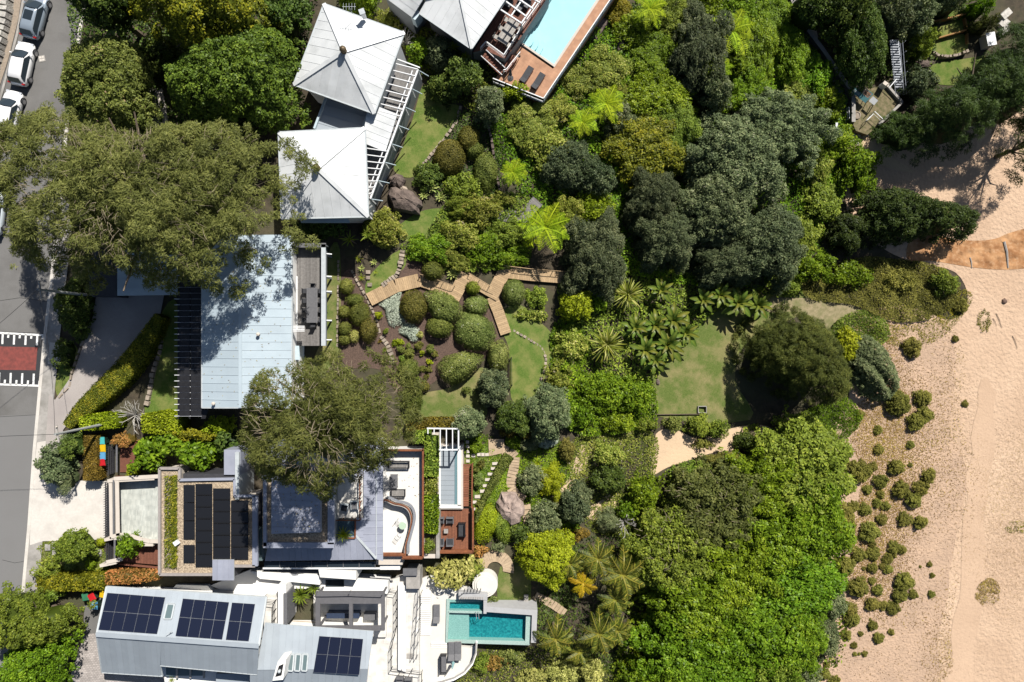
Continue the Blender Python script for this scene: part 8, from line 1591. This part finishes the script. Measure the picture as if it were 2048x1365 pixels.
D1 = [(1536 + x / 3, 910 + y / 3, r / 3, r > 34) for x, y, r in [(425, 40, 62), (545, 100, 65), (630, 72, 28), (767, 73, 45), (963, 125, 42), (675, 160, 42), (795, 210, 50), (915, 200, 45), (870, 270, 48), (600, 210, 28), (678, 238, 25), (655, 290, 27), (707, 308, 28), (582, 330, 36), (515, 310, 32), (400, 170, 70), (685, 388, 33), (820, 385, 42), (912, 405, 40), (605, 460, 58), (628, 540, 22), (545, 600, 42), (632, 592, 40), (755, 555, 36), (805, 570, 27), (762, 605, 16), (720, 625, 32), (462, 665, 58), (628, 680, 30), (580, 685, 13), (690, 670, 22), (722, 687, 28), (537, 790, 58), (627, 757, 23), (658, 812, 32), (813, 757, 55), (790, 840, 46), (873, 838, 28), (985, 838, 22), (487, 925, 46), (500, 985, 46), (625, 895, 40), (690, 905, 28), (750, 922, 40), (630, 1025, 30), (470, 1080, 32), (560, 1078, 16), (665, 1100, 33), (743, 1067, 20), (520, 1147, 20), (525, 1200, 14), (585, 1197, 18), (553, 1200, 10), (265, 1267, 24), (355, 1258, 20), (340, 1315, 34), (400, 1360, 34), (975, 660, 17), (920, 675, 9), (990, 727, 16), (857, 62, 14), (440, 830, 12)]]
D1 += [(1536 + x / 3, 455 + y / 3, r / 3, r > 34) for x, y, r in [(1155, 470, 42), (860, 720, 56), (925, 1025, 50), (935, 1125, 50), (880, 1170, 50), (550, 1125, 30), (663, 1217, 27), (665, 1335, 30), (858, 1305, 24), (1128, 670, 20), (1187, 1060, 20)]]
for q in sorted(D1, key=lambda q: (q[1], q[0])): dune(*q)
for l, o in [('sparse yellow-green weed patch on the right of the beach', E(1968, 640, 14, 22)), ('rusty yellow weed clump low on the beach', E(1975, 1188, 26, 28)), ('thin olive weed at the right edge of the beach', E(2032, 1055, 22, 14))]: carpet('beach_weed', l, 'weed', o, 'yellow' if 'rusty' not in l else 'litter', .25, (.16, .06), 1.1, .5, kind='thing', thin=.35)
carpet('beach_litter', 'dry leaf and twig litter strewn over the dune sand', 'litter', [(1700, 640), (1800, 620), (1890, 640), (1930, 720), (1920, 850), (1960, 950), (1930, 1100), (1900, 1250), (1880, 1365), (1600, 1365), (1680, 1250), (1700, 1100), (1720, 950), (1690, 830), (1780, 760)], 'litter', .06, (.17, .06), .75, 1.2, dz=.07, thin=.5, fade=(1800, 1985)); carpet('beach_litter', 'fine dry litter thinning out across the open beach', 'litter', [(1930, 760), (2060, 800), (2060, 1365), (1880, 1365), (1920, 1100)], 'litter', .04, (.09, .035), .16, 2.0, dz=.05, thin=.6); carpet('dune_creeper', 'yellow-green creeping plants at the edge of the headland scrub', 'ground cover', [(1740, 640), (1800, 650), (1870, 635), (1920, 580), (1945, 600), (1900, 660), (1850, 690), (1780, 690)], 'yellow', .18, (.14, .07), .7, .6, dz=.03, thin=.5)
carpet('bed_plants', 'mixed low planting between the red deck and the sand path', 'ground cover', [(930, 880), (1010, 870), (1120, 880), (1150, 960), (1120, 1050), (1040, 1080), (960, 1090), (945, 1010)], 'bright', .2, (.15, .09), 1.3, .6, thin=.3); carpet('street_bed_plants', 'low mixed planting in the street garden bed', 'ground cover', [(85, 1085), (205, 1090), (205, 1150), (90, 1150)], 'mid', .3, (.14, .08), .7, .5, thin=.4)
carpet('bed_plants', 'low plants in the shaded bed right of the pavilion lawn', 'ground cover', [(920, 225), (985, 240), (1000, 390), (900, 410), (840, 350), (880, 300)], 'dark', .4, (.2, .12), 1.0, .6); carpet('bed_plants', 'ground plants among the palms', 'ground cover', [(1060, 1150), (1150, 1090), (1270, 1060), (1280, 1330), (1150, 1320), (1080, 1290)], 'dark', .4, (.25, .12), 1.2, .6, thin=.1); carpet('bed_plants', 'ground plants at the bottom right of the pool terrace', 'ground cover', [(950, 1300), (1080, 1295), (1200, 1320), (1240, 1400), (930, 1400)], 'mixed', .3, (.2, .1), .8, .6, thin=.2); carpet('bed_plants', 'ground plants in the garden right of the sand path', 'ground cover', [(1140, 880), (1300, 860), (1310, 950), (1270, 1060), (1180, 1060), (1150, 980)], 'mixed', .35, (.2, .1), 1.4, .6, thin=.1)
def roof_grass():
    g = np.random.default_rng(5); n = 2600; px = np.where(g.random(n) < .5, g.normal(348, 3.2, n), g.uniform(329, 353, n)); py = g.uniform(952, 1136, n); k = (px > 328) & (px < 354); px, py = px[k], py[k]; n = len(px); z = 2.6 + g.uniform(0, .2, n); s = (H - z) / FPX; pos = np.stack([(px - 1024) * s, (682.5 - py) * s, z], 1)
    nr = unit(np.stack([g.normal(0, .6, n), g.normal(0, .6, n), np.ones(n)], 1)); t = unit(np.stack([g.normal(-.5, .4, n), g.normal(-.6, .4, n), g.normal(0, .3, n)], 1)); tan = unit(t - nr * (t * nr).sum(1, keepdims=True)); V, F = leaf_quads(pos, nr, tan, .42 * g.uniform(.6, 1.2, n), .06 * g.uniform(.7, 1.3, n)); c = Vector(pos.mean(0))
    o = bpy.data.objects.new('roof_grass', mesh_np('roof_grass', V - np.array(c), F, PAL['hedge'], np.repeat(g.random(n), 4))); link(o, None, c); tag(o, 'tufted grass strip planted on the gravel roof', 'grass', None, 'stuff')
roof_grass()
def roof_litter(label, n, x0, y0, x1, y1, zf, seed):
    g = np.random.default_rng(seed); px = g.uniform(x0, x1, n); py = y0 + (y1 - y0) * g.random(n) ** 1.6; z = np.array([zf(a) for a in px]) + .075; s = (H - z) / FPX; pos = np.stack([(px - 1024) * s, (682.5 - py) * s, z], 1)
    nr = unit(np.stack([g.normal(0, .15, n), g.normal(0, .15, n), np.ones(n)], 1)); t = unit(g.normal(0, 1, (n, 3))); tan = unit(t - nr * (t * nr).sum(1, keepdims=True)); V, F = leaf_quads(pos, nr, tan, .15 * g.uniform(.5, 1.4, n), .05 * g.uniform(.7, 1.3, n)); c = Vector(pos.mean(0))
    o = bpy.data.objects.new('leaf_litter', mesh_np('leaf_litter', V - np.array(c), F, PAL['litter'], np.repeat(g.random(n), 4))); link(o, None, c); tag(o, label, 'litter', None, 'stuff')
roof_litter('dry leaves fallen on the blue-grey roof', 200, 408, 500, 582, 812, lambda x: 3.4 + .9 * (1 - abs(x - 481) / (77 if x < 481 else 103)), 3); roof_litter('dry leaves fallen on the gravel house zinc roof', 160, 545, 965, 640, 1064, lambda x: 4.25, 4); roof_litter('dry leaves fallen on the white terrace', 60, 768, 906, 842, 1000, lambda x: -.95, 5)
# palms, ferns, rosettes
PF = [frond_mesh('frond', 1.0, 'palm', 22, .22, .45, .026, .35, 'palm', k) for k in range(3)]; PY = [frond_mesh('frond', 1.0, 'palmy', 20, .2, .4, .03, .3, 'palm', k) for k in range(2)]; FF = [frond_mesh('frond', 1.0, 'fern', 15, .27, .3, .03, .28, 'fern', k) for k in range(3)]
for x, y, r, h, l in [(1245, 1150, 58, 5, 'largest palm, right of the yellow one'), (1196, 1118, 46, 4.5, 'palm above the yellow palm'), (1139, 1128, 36, 4, 'palm overlapping the lime tree'), (1230, 1200, 40, 4, 'palm below the largest palm'), (1111, 1278, 48, 4, 'palm right of the teal pool corner'), (1198, 1268, 52, 5, 'pale-tipped palm low in the palm garden'), (1235, 1262, 38, 4.4, 'palm beside the large canopy, lower right'), (1160, 1305, 34, 3, 'small palm at the foot of the palm garden'), (535, 45, 30, 3, 'small bright palm left of the upper pyramid roof')]: rosette('palm_tree', l, 'palm', x, y, r, PF, 12, h, .12, 'frond', (-.15, .55))
rosette('palm_tree', 'yellow-leaved palm in the middle of the palm garden', 'palm', 1167, 1167, 36, PY, 9, 3.4, .1, 'frond', (-.1, .3))
for x, y, r, h, l in [(1090, 455, 56, 2.6, 'large bright tree fern above the boardwalk'), (1026, 345, 30, 1.6, 'small tree fern beside the shaded garden path'), (1212, 208, 42, 2.4, 'bright tree fern, right of the paired ferns'), (1165, 245, 34, 2.2, 'bright tree fern, left of the paired ferns'), (1462, 62, 52, 3.2, 'large tree fern near the top of the wood'), (1432, 140, 36, 3.0, 'tree fern tangled with the grey tree'), (1300, 18, 38, 2.4, 'tree fern at the top edge of the slope')]: rosette('tree_fern', l, 'fern', x, y, r * 1.12, FF, 14, h + .9, .1, 'frond', (-.18, .45))
ST = [blade_mesh('blade', 1.0, .07, 'lime', .5, .7, 4, .2, k) for k in range(2)]; SY = [blade_mesh('blade', 1.0, .065, 'hedge', .55, .6, 4, .2, 1), blade_mesh('blade', 1.0, .06, 'pale', .6, .7, 4, .2, 3), blade_mesh('blade', 1.0, .07, 'palm', .5, .6, 4, .2, 4)]; AG = [blade_mesh('blade', 1.0, .2, 'agave', .3, .4, 4, .25, k) for k in range(2)]; GR = [blade_mesh('blade', 1.0, .09, 'mid', .5, .75, 4, .2, k) for k in range(2)]; BA = [blade_mesh('leaf', 1.0, .27, 'banana', .5, .55, 6, .25, k) for k in range(2)] + [blade_mesh('leaf', 1.0, .24, 'palm', .65, .5, 6, .3, 9)]
for x, y, r, n, h, l in [(1253, 590, 44, 80, 1.6, 'yellow strappy rosette tree above the banana clump'), (1212, 690, 48, 90, 1.6, 'largest pale-edged strappy rosette beside the thicket')]: rosette('strappy_plant', l, 'plant', x, y, r, SY, n, h, .1, 'blade', (-.1, 1.2))
for x, y, r, n, h, l, M_ in [(862, 375, 20, 22, .3, 'pale green agave rosette below the brown domes', AG), (882, 395, 16, 20, .3, 'smaller agave rosette right of the pale one', AG), (848, 392, 14, 18, .3, 'small agave rosette left of its neighbours', AG), (748, 525, 10, 16, .2, 'blue-green agave in the small upper lawn', AG), (723, 537, 10, 16, .2, 'agave rosette in the upper bed', AG), (905, 548, 18, 20, .2, 'white-centred agave beside the boardwalk', AG), (688, 1068, 22, 44, .5, 'spiky pale green rosette in the balcony planter', ST), (603, 1188, 28, 60, 1.2, 'spiky green plant in the white courtyard', GR), (628, 1175, 20, 40, 1.2, 'spiky green plant right of the courtyard one', GR), (770, 700, 10, 26, .1, 'olive grass tuft in the mulch bed', GR), (768, 722, 12, 30, .1, 'pale spiky grass tuft below the olive one', SY), (718, 518, 12, 24, .2, 'yellow-green strappy plant in the upper bed', ST), (724, 555, 12, 24, .2, 'yellow strappy plant beside the bed edging', ST), (752, 545, 8, 18, .2, 'small yellow strappy plant by the stepping stones', ST), (905, 95, 18, 30, 1.6, 'yellow-green strappy plant beside the pool house wall', ST), (930, 115, 16, 26, 1.4, 'second strappy plant below the pool house wall', ST), (345, 1358, 12, 24, .3, 'green potted plant in the south court', ST), (1075, 925, 16, 26, .3, 'lime spiky plant right of the curved steps', ST), (1105, 935, 18, 30, .3, 'lime grassy plant beside the sand path', ST), (700, 480, 26, 18, 2.6, 'dark cycad-like plant above the balcony lawn', GR), (735, 470, 22, 18, 2.4, 'feathery plant beside the mottled shrub', GR), (965, 1330, 14, 24, .2, 'spiky green plant at the curved terrace wall', ST), (905, 178, 26, 18, 1.8, 'drooping palm-like plant above the pavilion lawn', GR)]: rosette('spiky_plant' if M_ is not AG else 'agave', l, 'plant', x, y, r, M_, n, h, .06, 'blade', (0, 1.1), base=1.45 if (x, y) == (688, 1068) else (-1.9 if (x, y) in ((603, 1188), (628, 1175)) else (-.3 if y == 1358 else None)))
for i, (x, y, r, n, l) in enumerate([(1310, 650, 34, 9, 'dark banana clump, upper left plant'), (1345, 640, 36, 9, 'dark banana clump, upper right plant'), (1290, 700, 34, 9, 'banana clump, lower left plant'), (1335, 690, 40, 10, 'banana clump, centre plant'), (1370, 665, 34, 8, 'banana clump, plant nearest the lawn'), (1310, 720, 30, 8, 'banana clump, lowest plant'), (1440, 590, 34, 9, 'yellow-green banana plant under the wood, left'), (1475, 605, 36, 9, 'yellow-green banana plant under the wood, middle'), (1515, 610, 36, 9, 'yellow-green banana plant under the wood, right'), (1405, 600, 30, 8, 'dark banana plant left of the yellow-green ones'), (1320, 580, 30, 8, 'shaded banana plant below the dark trees'), (238, 55, 34, 7, 'large-leaved banana plant in the shade at top left'), (1270, 655, 30, 8, 'banana clump, leftmost plant'), (1225, 545, 28, 8, 'frayed banana plant under the boardwalk tree')]): rosette('banana_plant', l, 'plant', x, y, r * 1.2, BA, n + 7, 1.9, .09, 'leaf', (-.3, 1.1))
rosette('red_plant', 'small red-leaved plant in the mulch bed', 'plant', 760, 683, 8, [blade_mesh('blade', 1.0, .25, 'rust', .4, .6, 3, .2, 1)], 12, .1, .05, 'blade', (0, 1.0))

# ------------------------------------------------------------------ unique labels for look-alikes that share one
from collections import defaultdict
dd = defaultdict(list)
for o in scene.objects:
    if o.parent is None and 'label' in o: dd[o['label']].append(o)
for k, v in dd.items():
    if len(v) > 1 and any('group' not in o for o in v):
        for o in v: o['group'] = o.get('group', k[:50])
print('leaf faces', LEAFS[0], 'objects', len(scene.objects))
